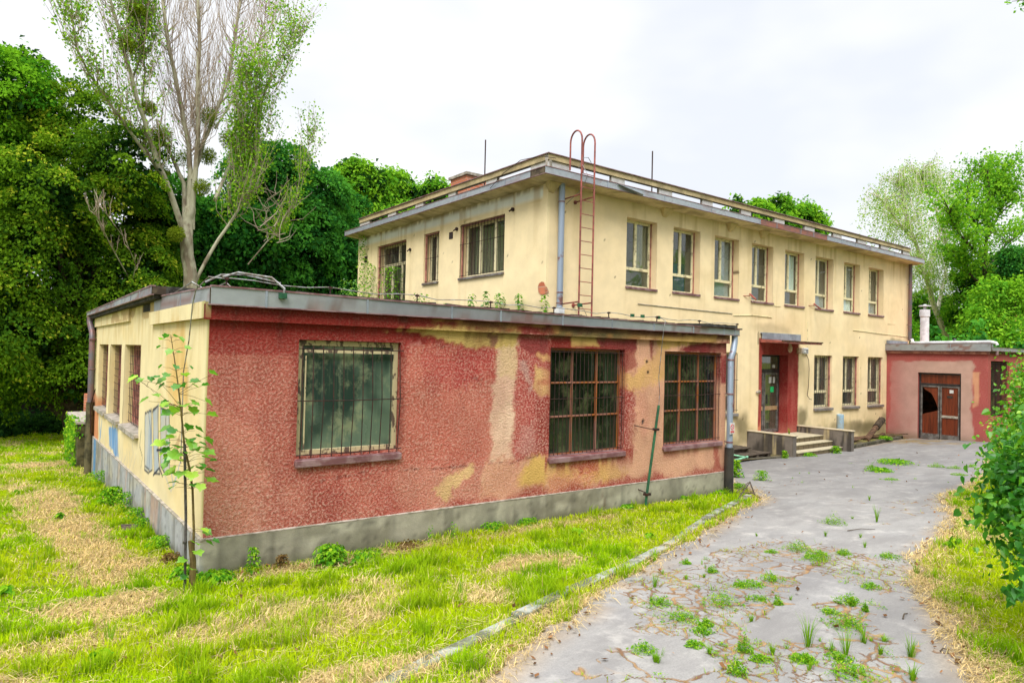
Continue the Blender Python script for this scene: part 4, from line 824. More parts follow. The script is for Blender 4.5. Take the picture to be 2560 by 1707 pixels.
# entrance: canopy, door, lamp, intercom boxes
b = MB(); b.hexa([(17.16, 3.57, 2.90), (19.46, 3.57, 2.90), (19.46, Y2 - .004, 2.92), (17.16, Y2 - .004, 2.92), (17.16, 3.57, 2.955), (19.46, 3.57, 2.955), (19.46, Y2 - .004, 3.03), (17.16, Y2 - .004, 3.03)])
b.box((17.14, 3.55, 2.95), (19.5, 3.62, 2.985), 1); o = b.build('canopy', [m_ladder, m_log], main); bevel(o, .006)
b = MB(); b.box((17.18, Y2 - .10, 3.03), (19.42, Y2 - .06, 3.24)); b.box((17.18, Y2 - .06, 3.2), (19.42, Y2 - .004, 3.24)); bevel(b.build('canopy_flashing', m_grey, o), .004)
FD = F((0, Y2 + .30, 0), (1, 0, 0), (0, -1, 0)); b = MB()
for a, c, z0, z1 in ((17.3, 17.36, 0, 2.54), (18.75, 18.81, 0, 2.54), (17.36, 18.75, 2.48, 2.54), (17.36, 18.75, 1.96, 2.08)): b.fbox(FD, a, c, z0, z1, -.05, .0)
door = b.build('entrance_door', m_doord, main); door['label'] = 'grey metal glazed entrance door with a fanlight, in the red porch'
for a, c in ((17.38, 17.88), (17.93, 18.74)):
    b = MB(); b.fbox(FD, a, a + .05, .03, 1.95, -.04, .012); b.fbox(FD, c - .05, c, .03, 1.95, -.04, .012); b.fbox(FD, a + .05, c - .05, 1.89, 1.95, -.04, .012); b.fbox(FD, a + .05, c - .05, .03, .12, -.04, .012); b.build('door_leaf', m_door, door)
    b = MB(); b.fbox(FD, a + .05, c - .05, .74, .87, -.03, .014); b.build('door_rail', m_tan, door)
    b = MB(); b.fbox(FD, a + .05, c - .05, .12, 1.89, -.02, -.012); b.build('pane', m_glass, door)
    bars(door, FD, lin(a + .08, c - .08, 5 if c < 18 else 7), .1, 1.9, -.045, (1.2,), .006, m_barl, ends=0)
b = MB(); b.fbox(FD, 17.36, 18.75, 2.08, 2.48, -.02, -.012); b.build('pane', m_glass, door); bars(door, FD, lin(17.5, 18.6, 4), 2.08, 2.48, -.03, (2.28,), .005, m_barl, ends=.05)
b = MB(); b.fbox(FD, 18.02, 18.06, .95, 1.25, .012, .04); b.build('door_handle', m_doord, door)
b = MB(); b.fbox(FD, 18.2, 18.36, 1.62, 1.82, -.01, -.006); b.fbox(FD, 18.44, 18.56, 1.62, 1.82, -.01, -.006); b.fbox(FD, 18.4, 18.55, 2.12, 2.22, -.01, -.006); b.build('paper_notice', m_plastic, door)
m_gsign = plain('green_sign', S(40, 190, 110), S(30, 170, 96), 4, .5); b = MB(); b.fbox(FD, 18.3, 18.5, 1.32, 1.50, -.01, -.006); b.build('green_sticker', m_gsign, door)
b = MB(); b.tube([(18.2, 3.95, 2.90), (18.2, 3.95, 2.86), (18.2, 3.95, 2.78), (18.2, 3.95, 2.68), (18.2, 3.95, 2.62)], [.04, .05, .075, .065, .02], 10); b.build('porch_lamp', m_lamp, main, True)
bx = []
for (a, c, z0, z1, m_) in ((19.33, 19.52, 2.60, 2.80, m_lamp), (19.64, 19.95, 2.61, 2.81, m_plastic)):
    b = MB(); b.fbox(FM, a, c, z0, z1, .0, .08); o = b.build('wall_box', m_, main); bevel(o, .01, 2); bx.append(o)
b = MB(); [b.fbox(FM, 19.8 + .045 * i, 19.83 + .045 * i, 2.64 + .045 * j, 2.67 + .045 * j, .08, .084) for i in range(3) for j in range(3)]; b.fbox(FM, 19.67, 19.76, 2.64, 2.66, .08, .084); b.fbox(FM, 19.67, 19.76, 2.74, 2.76, .08, .084); b.build('keypad', m_doord, bx[1])
b = MB(); b.tube([(19.9, Y2 - .03, 2.6), (20.02, Y2 - .05, 2.4), (20.08, Y2 - .04, 2.1), (20.05, Y2 - .04, 1.5), (19.98, Y2 - .04, 1.2), (20.1, Y2 - .06, 1.08), (20.2, Y2 - .08, 1.06)], .009, 5); b.build('dangling_cable', m_bar, main)
b = MB(); b.tube([(17.0, Y2 - .02, 1.35), (17.05, Y2 - .1, 1.4), (17.12, Y2 - .05, 1.33)], .04, 6); b.build('broken_fitting', m_sillc, main)
b = MB(); b.tube([(22.15, Y2 - .09, -.5), (22.15, Y2 - .09, .48), (22.15, Y2 - .09, .5)], [.12, .12, .06], 12); b.build('pipe_stub', m_lblue, main, True)

# ---------------------------------------------------------------- red block on the right
XB = 25.97; YB = .967
block = thing('red_side_block', 'low faded red block with double doors at the far end of the yard', 'building', (27.5, 2.6, -.5))
FB = F((XB, 0, 0), (0, 1, 0), (-1, 0, 0)); FC = F((0, YB, 0), (1, 0, 0), (0, -1, 0))
grid_wall('front_wall', FB, YB, Y2 - .005, -.7, 2.80, m_pink, block, paint_block, [(1.795, 3.233, -.47, 2.035, .12)], .05, wob=.02)
grid_wall('side_wall', FC, XB, 31.0, -.7, 2.80, m_pink, block, paint_block, [(26.25, 28.1, .5, 2.52, .25)], .06, wob=.02)
b = MB(); b.box((30.8, YB + .01, -.7), (31, 8, 2.8)); b.box((LM + .01, 7.8, -.7), (30.8, 8, 2.8)); b.box((XB + .05, YB + .05, 2.78), (30.99, 7.99, 2.95)); o = b.build('rear_wall', m_pinkf, block)
c0 = MB(); c0.fbox(FB, YB - .05, Y2 - .004, 2.75, 2.84, .0, .06); c0.build('cornice', m_pinkf, block)
fascia(block, FB, YB - .12, Y2 - .005, 2.86, 3.10, .14, [2.1], .04, 0, step=.06); fascia(block, FC, XB - .14, 31, 2.88, 3.0, .12, [27.2, 29])
b = MB(); b.tube([(XB + .05, YB - .12, 3.0), (XB + .0, 2.3, 3.02), (XB + .05, Y2 - .02, 3.0)], [.11, .11, .11], 8); b.build('rolled_flashing', m_grey, block, True)
b = MB(); b.box((XB - .05, Y2 - .1, 3.06), (27.6, Y2 - .01, 3.26)); b.build('wall_flashing', m_grey, block)
FBD = F((XB + .10, 0, 0), (0, 1, 0), (-1, 0, 0)); b = MB()
for a, c, z0, z1 in ((1.80, 1.86, -.47, 2.03), (3.165, 3.228, -.47, 2.03), (1.86, 3.165, 1.97, 2.03), (1.86, 3.165, 1.56, 1.64)): b.fbox(FBD, a, c, z0, z1, -.05, .0)
dd = b.build('double_door', m_doord, block); dd['label'] = 'grey-framed double door with red-brown boards, left leaf broken'
for a, c in ((1.87, 2.50), (2.53, 3.16)):
    b = MB(); b.fbox(FBD, a, a + .045, -.45, 1.55, -.04, .012); b.fbox(FBD, c - .045, c, -.45, 1.55, -.04, .012); b.fbox(FBD, a + .045, c - .045, 1.50, 1.55, -.04, .012); b.fbox(FBD, a + .045, c - .045, -.45, -.25, -.04, .01); b.build('door_leaf', m_door, dd)
b = MB(); b.fbox(FBD, 1.915, 2.455, .38, .47, -.03, .016); b.build('door_rail', m_sillc, dd)
for (a, c, z0, z1) in ((1.915, 2.455, -.25, 1.5), (1.86, 3.165, 1.64, 1.97), (2.575, 3.115, -.25, .32)): b = MB(); [b.fbox(FBD, a + (c - a) * i / 5 + .002, a + (c - a) * (i + 1) / 5 - .002, z0, z1, -.03, -.02 + .002 * (i % 2)) for i in range(5)]; b.build('boarding', m_board, dd)
W_ = lambda *q: onw(lambda a, b: (2180 + a * .24235, 820 + b * .24235), q, x=XB + .1)
def polyplate(nm, fr, poly, n, m, parent):
    b = MB(); P = [fr.p(a, z, n) for a, z in poly]; b.add(P, [tuple(range(len(P)))]); b.build(nm, m, parent)
polyplate('boarding', FBD, [(3.115, .32), (3.115, .46), (2.62, .62), (2.575, .66), (2.575, .32)], -.02, m_board, dd)
polyplate('boarding', FBD, [(2.575, .66), (2.66, .95), (2.80, 1.25), (3.05, 1.42), (3.10, 1.5), (2.575, 1.5)], -.021, m_board, dd)
b = MB(); b.fbox(FBD, 2.07, 2.2, 1.3, 1.42, -.012, -.006); b.build('paper_notice', m_plastic, dd); b = MB(); b.fbox(FBD, 2.1, 2.28, 1.12, 1.2, -.012, -.006); b.build('dark_hole', m_black, dd); b = MB(); b.tube([FBD.p(2.47, .62, .012), FBD.p(2.47, .62, .05)], .025, 8); b.build('door_handle', m_door, dd)
W = win(block, FC, (26.25, 28.1, .5, 2.52), .2, m_bar, mull=((26.9, 0, 1), (27.5, 0, 1)), fw=.05, mw=.05, label='dark barred window on the side of the red block')
bars(W, FC, lin(26.3, 28.05, 22), .53, 2.5, -.05, (.6, 1.5, 2.45), .008, m_bar, ends=.02)
b = MB(); b.tube([(27.7, 4.15, 3.35), (27.6, 4.05, 3.17), (26.3, 3.6, 3.17), (26.1, 3.3, 3.165), (26.1, 1.3, 3.19), (26.12, .95, 3.2), (26.2, .8, 3.16), (26.2, .76, 3.08)], .055, 8); b.build('white_drain_pipe', m_white, block, True)
b = MB(); b.tube([(26.5, .86, 2.88), (26.5, .86, 2.74)], .05, 8); b.build('spout', m_sill, block, True)
b = MB(); b.tube([(30.1, 4.6, 2.9), (30.1, 4.6, 4.55)], .17, 14); b.tube([(30.1, 4.6, 4.42), (30.1, 4.6, 4.72)], .2, 14); b.tube([(30.1, 4.6, 4.72), (30.1, 4.6, 4.95)], .06, 8); b.tube([(30.1, 4.6, 4.86), (30.1, 4.6, 4.90)], .24, 12); b.build('flue', m_white, block, True)

# ---------------------------------------------------------------- entrance steps
steps = thing('entrance_steps', 'tiled concrete entrance steps between two stained side walls', 'steps', (18, 3.6, -.45))
def concbox(nm, a, c, parent, col1, col2, bv=.01):
    b = MB(); nx = 6
    b.box(a, c); o = b.build(nm, m_conc, parent)
    co = np.zeros(len(o.data.vertices) * 3, np.float32); cc = np.tile([*col1, 1], (len(o.data.vertices), 1)).astype(np.float32)
    o.data.attributes.new('Col', 'FLOAT_COLOR', 'POINT').data.foreach_set('color', cc.ravel()); bevel(o, bv, 2); return o
for x0, x1, y0, zt_ in ((16.55, 16.74, 2.86, .165), (19.40, 19.58, 2.56, .19)):
    w_ = grid_wall('side_wall', F((x0, 0, 0), (0, 1, 0), (-1, 0, 0)), y0, Y2 - .01, -.62, zt_, m_conc, steps, lambda P: (lambda p: (p.blend(sst(fbm(p.U * 5, p.V * .9, 4, 121), .42, .6) * .85, A(70, 64, 58)), p.blend(sst(fbm(p.U * 7, p.V * .5, 3, 124), .62, .75) * .8, A(206, 186, 140)), (p.c, p.t))[-1])(Paint(P[:, 0] + P[:, 1], P[:, 2], A(132, 122, 112))), (), .04)
    concbox('side_wall_core', (x0 + .004, y0, -.62), (x1, Y2 - .012, zt_ - .001), steps, A(120, 112, 104), 0)
    concbox('coping', (x0 - .02, y0 - .03, zt_), (x1 + .02, Y2 - .01, zt_ + .035), steps, A(206, 190, 160), 0)
for i, (y0, z) in enumerate(((3.46, -.005), (3.16, -.155), (2.84, -.31))):
    concbox('step', (16.742, y0, z - (.28 if i < 2 else .3)), (19.398, Y2 - .02 if i == 0 else y0 + .31, z - .03), steps, A(118, 104, 80), 0, .004)
    concbox('tread', (16.742, y0 - .015, z - .03), (19.398, Y2 - .015 if i == 0 else y0 + .30, z), steps, A(196, 184, 154), 0, .005)
    b = MB(); [b.box((16.76 + j * .3, y0 - .006, z - .15), (16.76 + j * .3 + .006, y0 - .001, z - .03)) for j in range(9)]; b.build('tile_joint', m_bar, steps)
concbox('landing', (17.3, Y2 - .014, -.2), (18.81, Y2 + .4, -.003), steps, A(170, 150, 120), 0)
# ---------------------------------------------------------------- ground, asphalt, kerbs
def ground_hit(u, v):
    r = ray(u, v); lo, hi = 1., 150.
    for _ in range(50):
        m_ = (lo + hi) / 2; p = CAM + m_ * r
        if p[2] > gz(p[0], p[1]): lo = m_
        else: hi = m_
    return CAM + lo * r
ASPH = [(-1.2, -6.2), (.2, -4.6), (.96, -3.93), (1.47, -3.6), (2.11, -3.38), (3.05, -2.97), (4.93, -2.31), (6.53, -1.74), (9.0, -.9), (9.6, -.3), (10.6, .9), (13.2, 3.2), (14.6, 3.5), (16.5, 3.3), (19.5, 3.0), (25.4, 3.42), (25.95, 3.3), (25.95, 1.2), (26.4, .6), (24.0, .1), (22.0, -.6), (19.5, -1.1), (17.0, -1.9), (14.61, -2.4), (11.73, -2.78), (9.42, -3.77), (7.65, -4.14), (6.56, -4.36), (5.55, -4.83), (4.75, -5.31), (4.01, -5.68), (3.52, -5.92), (2.6, -6.8), (2.0, -8.5), (-1.2, -9.5)]
KERB = [(-1.0, -4.1), (.37, -3.48), (1.53, -3.18), (2.62, -2.81), (4.2, -2.4), (6.16, -1.64), (7.8, -1.0), (9.13, -.54)]
def straw(x, y):                       # 1 = dry cut straw, 0 = green
    n = fbm(np.asarray(x) * .9, np.asarray(y) * .9, 4, 201); f = sst(n, .58, .72) * .6
    def spot(cx, cy, rx, ry, o=1.): 
        return (1 - sst(np.hypot((x - cx) / rx, (y - cy) / ry) + (fbm(x * 3, y * 3, 3, 203) - .5) * .8, .5, 1.1)) * o
    for q in ((-.75, 1.2, .5, 1.2), (-.9, 3.5, .55, 1.8), (-1.1, 6.5, .6, 2.2), (-.9, -.6, .7, .5), (3.1, -1.75, .65, .38), (-.9, -3.6, .5, .35), (.35, -3.35, .6, .3), (-.6, 13.8, 1.6, 1.), (-3, 12, 1.6, .7), (-.2, -4.0, .5, .3), (4.6, -.4, 2., .2, .7), (1.6, -.3, 1.8, .2, .7), (-2.0, -2.0, .6, .5, .7), (-1.3, -1.4, .7, .3, .6), (2.6, -3.1, 1.2, .14, .8)): f = np.maximum(f, spot(*q))
    # straw fringe on both sides of the asphalt
    return np.clip(f, 0, 1)
_ax = np.array(ASPH)
def asdist(x, y): return sdf(np.asarray(x, float), np.asarray(y, float), ASPH)
def in_build(x, y): return ((x > -.02) & (x < 9.15) & (y > -.02) & (y < 11.1)) | ((x > 8.3) & (y > 4.35) & (x < 28)) | ((x > 25.9) & (y > .95) & (x < 31))
def nonuni(a, b, segs):
    out = []
    for p, q, s_ in segs: out += list(np.arange(p, q, s_))
    return np.array(sorted(set([round(v, 4) for v in out + [a, b]])))
gx = nonuni(-400, 400, [(-400, -40, 40), (-40, -9, 1.5), (-9, 12, .14), (12, 30, .4), (30, 60, 3), (60, 400, 40)])
gy = nonuni(-400, 500, [(-400, -40, 40), (-40, -9, 1.5), (-9, 5, .14), (5, 30, .3), (30, 60, 3), (60, 500, 40)])
X, Y = np.meshgrid(gx, gy, indexing='ij'); Z = gz(X, Y) + (fbm(X * 1.1, Y * 1.1, 3, 210) - .5) * .05 * (asdist(X.ravel(), Y.ravel()).reshape(X.shape) > .15)
nx, ny = X.shape; i, j = [q.ravel() for q in np.meshgrid(np.arange(nx - 1), np.arange(ny - 1), indexing='ij')]
Q = np.stack([i * ny + j, (i + 1) * ny + j, (i + 1) * ny + j + 1, i * ny + j + 1], 1)
da = asdist(X.ravel(), Y.ravel()); stw = straw(X.ravel(), Y.ravel())
gc = np.array((.14, .20, .02)) * (1 - stw)[:, None] + np.array((.36, .27, .13)) * stw[:, None]
m_ = (1 - sst(da, .05, .35))[:, None]; gc = gc * (1 - m_) + np.array((.24, .17, .10)) * m_
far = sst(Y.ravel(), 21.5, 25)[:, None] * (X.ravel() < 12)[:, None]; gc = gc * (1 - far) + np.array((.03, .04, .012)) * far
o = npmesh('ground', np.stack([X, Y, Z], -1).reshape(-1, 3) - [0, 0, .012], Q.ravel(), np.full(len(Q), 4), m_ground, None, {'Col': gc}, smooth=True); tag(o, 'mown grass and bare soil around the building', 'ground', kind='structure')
# asphalt
_jr = np.random.default_rng(12); _JX = _jr.random((128, 128)); _JY = _jr.random((128, 128))
def vor_edge(x, y, sc, s=0):           # distance (m) to the nearest edge of a jittered cell pattern
    x = np.asarray(x) * sc + s * 7.7; y = np.asarray(y) * sc + s * 3.3; xi = np.floor(x).astype(int); yi = np.floor(y).astype(int); b1 = np.full(x.shape, 1e9); p1 = [x * 0, x * 0]; C_ = []
    for a in (-1, 0, 1):
        for b in (-1, 0, 1): px = xi + a + .1 + .8 * _JX[(xi + a) & 127, (yi + b) & 127]; py = yi + b + .1 + .8 * _JY[(xi + a) & 127, (yi + b) & 127]; C_.append((px, py, (px - x) ** 2 + (py - y) ** 2))
    for px, py, d in C_: m_ = d < b1; b1 = np.where(m_, d, b1); p1 = [np.where(m_, px, p1[0]), np.where(m_, py, p1[1])]
    e = np.full(x.shape, 1e9)
    for px, py, d in C_: L_ = np.hypot(px - p1[0], py - p1[1]); e = np.where(L_ > 1e-6, np.minimum(e, (d - b1) / (2 * np.maximum(L_, 1e-6))), e)
    return e / sc
def crack_fields(x, y, reg):
    wx_ = x + (fbm(x * 5, y * 5, 3, 401) - .5) * .16; wy_ = y + (fbm(x * 5, y * 5, 3, 402) - .5) * .16; n = fbm(x * 1.6, y * 1.6, 3, 403)
    o1 = .3 * (1 - sst(reg, .06, .2)); o2 = .3 * (1 - sst(reg + (n - .5) * .9, .18, .34)); o3 = .3 * (1 - sst(reg + (fbm(x * 2.2, y * 2.2, 3, 404) - .5) * 1.3, .42, .62))
    return vor_edge(wx_, wy_, 1.15, 1) + o1, vor_edge(wx_, wy_, 3.6, 2) + o2, vor_edge(wx_, wy_, 8.5, 3) + o3
REGP = []
def region(x, y):
    q = Paint(x, y, (0, 0, 0)); r_ = np.zeros(len(x)); q.k = 40
    for P_, v in REGP: r_ = np.maximum(r_, v * q.mask(sdf(x, y, P_), .12, .25, 2.5))
    return np.maximum(r_, .10 * sst(fbm(x * .7, y * .7, 3, 228), .5, .6))
ax_ = np.concatenate([np.arange(-1.3, 9.5, .02), np.arange(9.5, 14, .05), np.arange(14, 26.5, .12)]); ay_ = np.concatenate([np.arange(-9.6, -.6, .02), np.arange(-.6, 3.6, .06)])
X, Y = np.meshgrid(ax_, ay_, indexing='ij'); D = asdist(X.ravel(), Y.ravel()).reshape(X.shape) + (fbm(X * 4, Y * 4, 3, 221) - .5) * .22
nx, ny = X.shape; i, j = np.meshgrid(np.arange(nx - 1), np.arange(ny - 1), indexing='ij'); kp = (D[:-1, :-1] < 0); i, j = i[kp], j[kp]
Q = np.stack([i * ny + j, (i + 1) * ny + j, (i + 1) * ny + j + 1, i * ny + j + 1], 1)
used = np.unique(Q); rm = np.zeros(nx * ny, int); rm[used] = np.arange(len(used)); P = np.stack([X, Y, gz(X, Y) + .012 + (fbm(X * .8, Y * .8, 3, 222) - .5) * .02], -1).reshape(-1, 3)[used]; Q = rm[Q]
p = Paint(P[:, 0], P[:, 1], (.275, .264, .248)); p.blend(sst(fbm(p.U * .45, p.V * .8, 4, 223), .38, .68) * .55, (.22, .212, .202)); p.blend(sst(fbm(p.U * 1.4, p.V * 2.2, 4, 224), .5, .7) * .4, (.265, .258, .25))
p.blend(sst(p.U, 9, 14) * .35, (.125, .12, .125)); dd_ = asdist(p.U, p.V); p.blend((1 - sst(-dd_, .0, .35)) * .7 * sst(fbm(p.U * 3, p.V * 3, 3, 225), .3, .6), (.34, .25, .15)); p.blend((1 - sst(np.hypot((p.U - 24.3) / 1.6, (p.V - 2.3) / 1.3), .4, 1.1)) * .8 * sst(fbm(p.U * 2, p.V * 2, 3, 226), .3, .6), (.26, .17, .04))
gh = lambda *q: [tuple(ground_hit(1600 + a * .40816, 1150 + b * .40816)[:2]) for a, b in q]
for q, v in (([(540, 560), (900, 470), (1300, 560), (1700, 640), (1900, 800), (1500, 830), (1260, 760), (1040, 700), (900, 800), (930, 900), (600, 1010), (760, 1100), (1200, 1150), (1700, 1200), (1750, 1380), (500, 1400), (480, 1240), (200, 1100), (-60, 1060), (-60, 760), (250, 640)], .85), ([(1100, 880), (1450, 900), (1500, 1130), (1180, 1140)], .8), ([(600, 1130), (1700, 1150), (1750, 1500), (560, 1500)], .95), ([(-300, 1150), (500, 1180), (500, 1500), (-600, 1500)], .35), ([(0, 820), (240, 700), (560, 720), (700, 950), (500, 1100), (100, 1080)], .95)):
    REGP.append((gh(*q), v))
reg = region(P[:, 0], P[:, 1]); d1, d2, d3 = crack_fields(P[:, 0], P[:, 1], reg)
P[:, 2] -= .006 * np.maximum(1 - sst(d1, .002, .02), 1 - sst(d2, .002, .018))
o = npmesh('asphalt_yard', P, Q.ravel(), np.full(len(Q), 4), m_asph, None, {'Col': p.c, 'Tip': reg, 'D1': d1, 'D2': d2, 'D3': d3}, smooth=True); tag(o, 'old grey asphalt yard, cracked and weedy in the foreground', 'asphalt', kind='structure')
def kerb(nm, pts, w_, h, mt, seg=1.0, jit=.012, sd_=1):
    b = MB(); r1 = random.Random(sd_); P = [Vector((a, c, 0)) for a, c in pts]; L_ = [0]
    for a, c in zip(P[:-1], P[1:]): L_.append(L_[-1] + (c - a).length)
    def at(s):
        for k_ in range(len(P) - 1):
            if s <= L_[k_ + 1] or k_ == len(P) - 2: return P[k_].lerp(P[k_ + 1], (s - L_[k_]) / (L_[k_ + 1] - L_[k_]))
    s = 0
    while s < L_[-1] - .2:
        a, c = at(s + .008), at(min(s + seg - .008, L_[-1])); t_ = (c - a).normalized(); n_ = Vector((-t_.y, t_.x, 0)); dz = r1.uniform(-jit, jit); dn = n_ * r1.uniform(-jit, jit)
        za, zc = float(gz(a.x, a.y)) + h + dz, float(gz(c.x, c.y)) + h + dz * .5
        q = [a - n_ * w_ / 2 + dn, c - n_ * w_ / 2 + dn, c + n_ * w_ / 2 + dn, a + n_ * w_ / 2 + dn]
        b.hexa([(*q[0].xy, za - .25), (*q[1].xy, zc - .25), (*q[2].xy, zc - .25), (*q[3].xy, za - .25), (*q[0].xy, za), (*q[1].xy, zc), (*q[2].xy, zc), (*q[3].xy, za)]); s += seg
    o = b.build(nm, mt); return bevel(o, .012, 2)
m_kerb = plain('worn_kerb_concrete', S(148, 150, 140), S(92, 94, 74), 5, .9, .2, bs=.5, bd=.006, bsc=50)
m_kerbd = plain('dark_mossy_kerb', S(92, 86, 74), S(62, 60, 46), 4, .9, .2, bs=.5, bd=.006, bsc=50)
tag(kerb('kerb', KERB, .12, .04, m_kerb, 1.0, .018, 4), 'sunken concrete kerb between the grass strip and the asphalt', 'kerb', kind='structure')
tag(kerb('bed_kerb', [(19.62, 2.95), (22.5, 3.2), (25.5, 3.6)], .12, .12, m_kerbd, 1.4, .01, 5), 'dark kerb of the debris bed along the yellow wall', 'kerb', kind='structure')
tag(kerb('bed_kerb', [(13.4, 3.55), (15.2, 3.0), (16.4, 2.95)], .1, .07, m_kerbd, 1.4, .01, 6), 'dark kerb left of the entrance steps', 'kerb', kind='structure')
bed = quadgrid('planting_bed', 19.6, 25.9, 3.05, Y2, lambda X, Y: np.where(Y < 3.1 + (X - 19.6) * .09, gz(X, Y) - .05, gz(X, Y) + .10 + .08 * fbm(X * 2, Y * 2, 3, 230) * np.clip((Y - 3.1) * 2, 0, 1)), m_ground, None, flat((.10, .085, .05), (.16, .15, .04), 2.5), .12); tag(bed, 'soil bed full of leaf litter below the yellow wall', 'ground', kind='structure')
bed = quadgrid('planting_bed', 11.4, 16.5, 3.0, Y2, lambda X, Y: gz(X, Y) + .02 + .05 * fbm(X * 2, Y * 2, 3, 231), m_ground, None, flat((.08, .07, .045), (.14, .12, .05), 2.5), .12); tag(bed, 'dark soil strip left of the entrance steps', 'ground', kind='structure')

# ---------------------------------------------------------------- grass blades
def blades(name, pos, h, wd, lean, az, col, mat, parent=None, curl=.5):
    N = len(pos); d = np.stack([np.cos(az), np.sin(az), 0 * az], 1); s_ = np.stack([-np.sin(az), np.cos(az), 0 * az], 1); up = np.array([0, 0, 1.])
    w2 = (wd / 2)[:, None]; H = h[:, None]; le = lean[:, None]
    m1 = pos + up * H * .55 + d * H * le * .35; tp = pos + up * H * (1 - .35 * le * curl) + d * H * le * 1.0
    V = np.stack([pos - s_ * w2, pos + s_ * w2, m1 + s_ * w2 * .8, m1 - s_ * w2 * .8, tp], 1).reshape(-1, 3)
    b = (np.arange(N) * 5)[:, None]; lp = np.concatenate([b + np.array([[0, 1, 2, 3, 3, 2, 4]])], 1).ravel()
    return npmesh(name, V, lp, np.tile([4, 3], N), mat, parent, {'Col': np.repeat(col, 5, 0)})
def scatter(N, r0, r1, pw, a_margin=R_(7), seed=1):
    g = np.random.default_rng(seed); e = 2 - pw; r = (r0 ** e + g.random(N) * (r1 ** e - r0 ** e)) ** (1 / e)
    yaw = math.atan2(RD[1], RD[0]); a = yaw + (g.random(N) * 2 - 1) * (R_(38) + a_margin); return CAM[0] + r * np.cos(a), CAM[1] + r * np.sin(a), r, g
x, y, r, g = scatter(950000, 2.2, 33, 1.35)
da = asdist(x, y) + (fbm(x * 4, y * 4, 3, 221) - .5) * .22
ok = (da > .02) & ~in_build(x, y) & (y < 24.5) & ~((x > 9.2) & (y > 0) & (da < 3) & (x < 26)) & (y > -9)
kd = sdl(x, y, KERB); ok &= ~((kd < .055) & (fbm(x * 2.5, y * 2.5, 3, 240) > .52) )
sw = straw(x, y); gr = g.random(len(x)); ok &= gr > sw * .72
fringe = (da < .25) & (da > 0); ok &= ~(fringe & (g.random(len(x)) < .35))
x, y, r, sw, da = x[ok], y[ok], r[ok], sw[ok], da[ok]; N = len(x)
hn = fbm(x * 1.4, y * 1.4, 3, 241); tuft = sst(fbm(x * 4.5, y * 4.5, 3, 242), .56, .72); rnd = g.random(N)
h = (.03 + .075 * hn + .09 * tuft * (hn > .4)) * (.6 + .7 * rnd) * (1 - .25 * sw); h *= np.where((x < -.1) & (y > 3), .9, 1)
cg = np.array([(.17, .36, .004)]) * (1 - rnd[:, None]) + np.array([(.38, .55, .005)]) * rnd[:, None]
hue = sst(fbm(x * .6, y * .6, 3, 243), .35, .65)[:, None]; cg = cg * (1 - hue * .5) + np.array([(.48, .50, .01)]) * hue * .5
dk = tuft[:, None] * .45; cg = cg * (1 - dk) + np.array([(.09, .25, .012)]) * dk
dry = (g.random(N) < .03 + .22 * sw)[:, None]; cg = np.where(dry, np.array([(.60, .50, .17)]) * (.7 + .5 * g.random(N))[:, None], cg)
o = blades('grass', np.stack([x, y, gz(x, y) - .015], 1), h, (.003 + .0009 * r) * (.7 + .6 * g.random(N)), .15 + .75 * g.random(N) ** 1.5, g.random(N) * 6.283, cg, m_blade)
tag(o, 'bright yellow-green grass growing on both sides of the asphalt', 'grass', kind='stuff')
# straw lying on the ground
x, y, r, g = scatter(900000, 2.2, 30, 1.45, seed=2); da = asdist(x, y) + (fbm(x * 4, y * 4, 3, 221) - .5) * .22; sw = straw(x, y)
fr_ = np.exp(-(np.maximum(da, 0) / .22) ** 2) * (da > -.12) * np.where(y > -.62 * 1 + .28 * (x - 4) - 2.9, .28, .9)
ok = ~in_build(x, y) & (y < 24.5) & (g.random(len(x)) < np.maximum(sw * (da > -.02), fr_) * .9 + .08 * (da > 0)) & ~((x > 10) & (y > 1)) & (y > -9)
x, y, r = x[ok], y[ok], r[ok]; N = len(x); az = g.random(N) * 6.283 * .0 + fbm(x * .8, y * .8, 2, 250) * 9 + g.normal(0, .8, N); Ls = (.05 + .13 * g.random(N) ** 2)
d = np.stack([np.cos(az), np.sin(az), 0 * az], 1); s_ = np.stack([-np.sin(az), np.cos(az), 0 * az], 1); w_ = ((.0008 + .00026 * r) * (.6 + .8 * g.random(N)))[:, None]
z0 = gz(x, y) + .005 + .05 * g.random(N) ** 2; P0 = np.stack([x, y, z0], 1); P1 = P0 + d * Ls[:, None] * .5 + np.array([0, 0, 1.]) * (.018 * g.normal(size=N))[:, None]; P2 = P0 + d * Ls[:, None] + np.array([0, 0, 1.]) * (.03 * g.normal(size=N) - .005)[:, None]
V = np.stack([P0 - s_ * w_, P0 + s_ * w_, P1 + s_ * w_, P1 - s_ * w_, P2 + s_ * w_ * .4, P2 - s_ * w_ * .4], 1).reshape(-1, 3); b_ = (np.arange(N) * 6)[:, None]
lp = (b_ + np.array([[0, 1, 2, 3, 3, 2, 4, 5]])).ravel(); c = np.array([(.66, .51, .26)]) * (.55 + .75 * g.random(N))[:, None] * np.where(g.random(N) < .2, .6, 1)[:, None]
o = npmesh('dry_grass', V, lp, np.tile([4, 4], N), m_blade, None, {'Col': np.repeat(c, 6, 0)}); tag(o, 'straw-coloured cut grass lying in mats on the lawn', 'dry grass', kind='stuff')
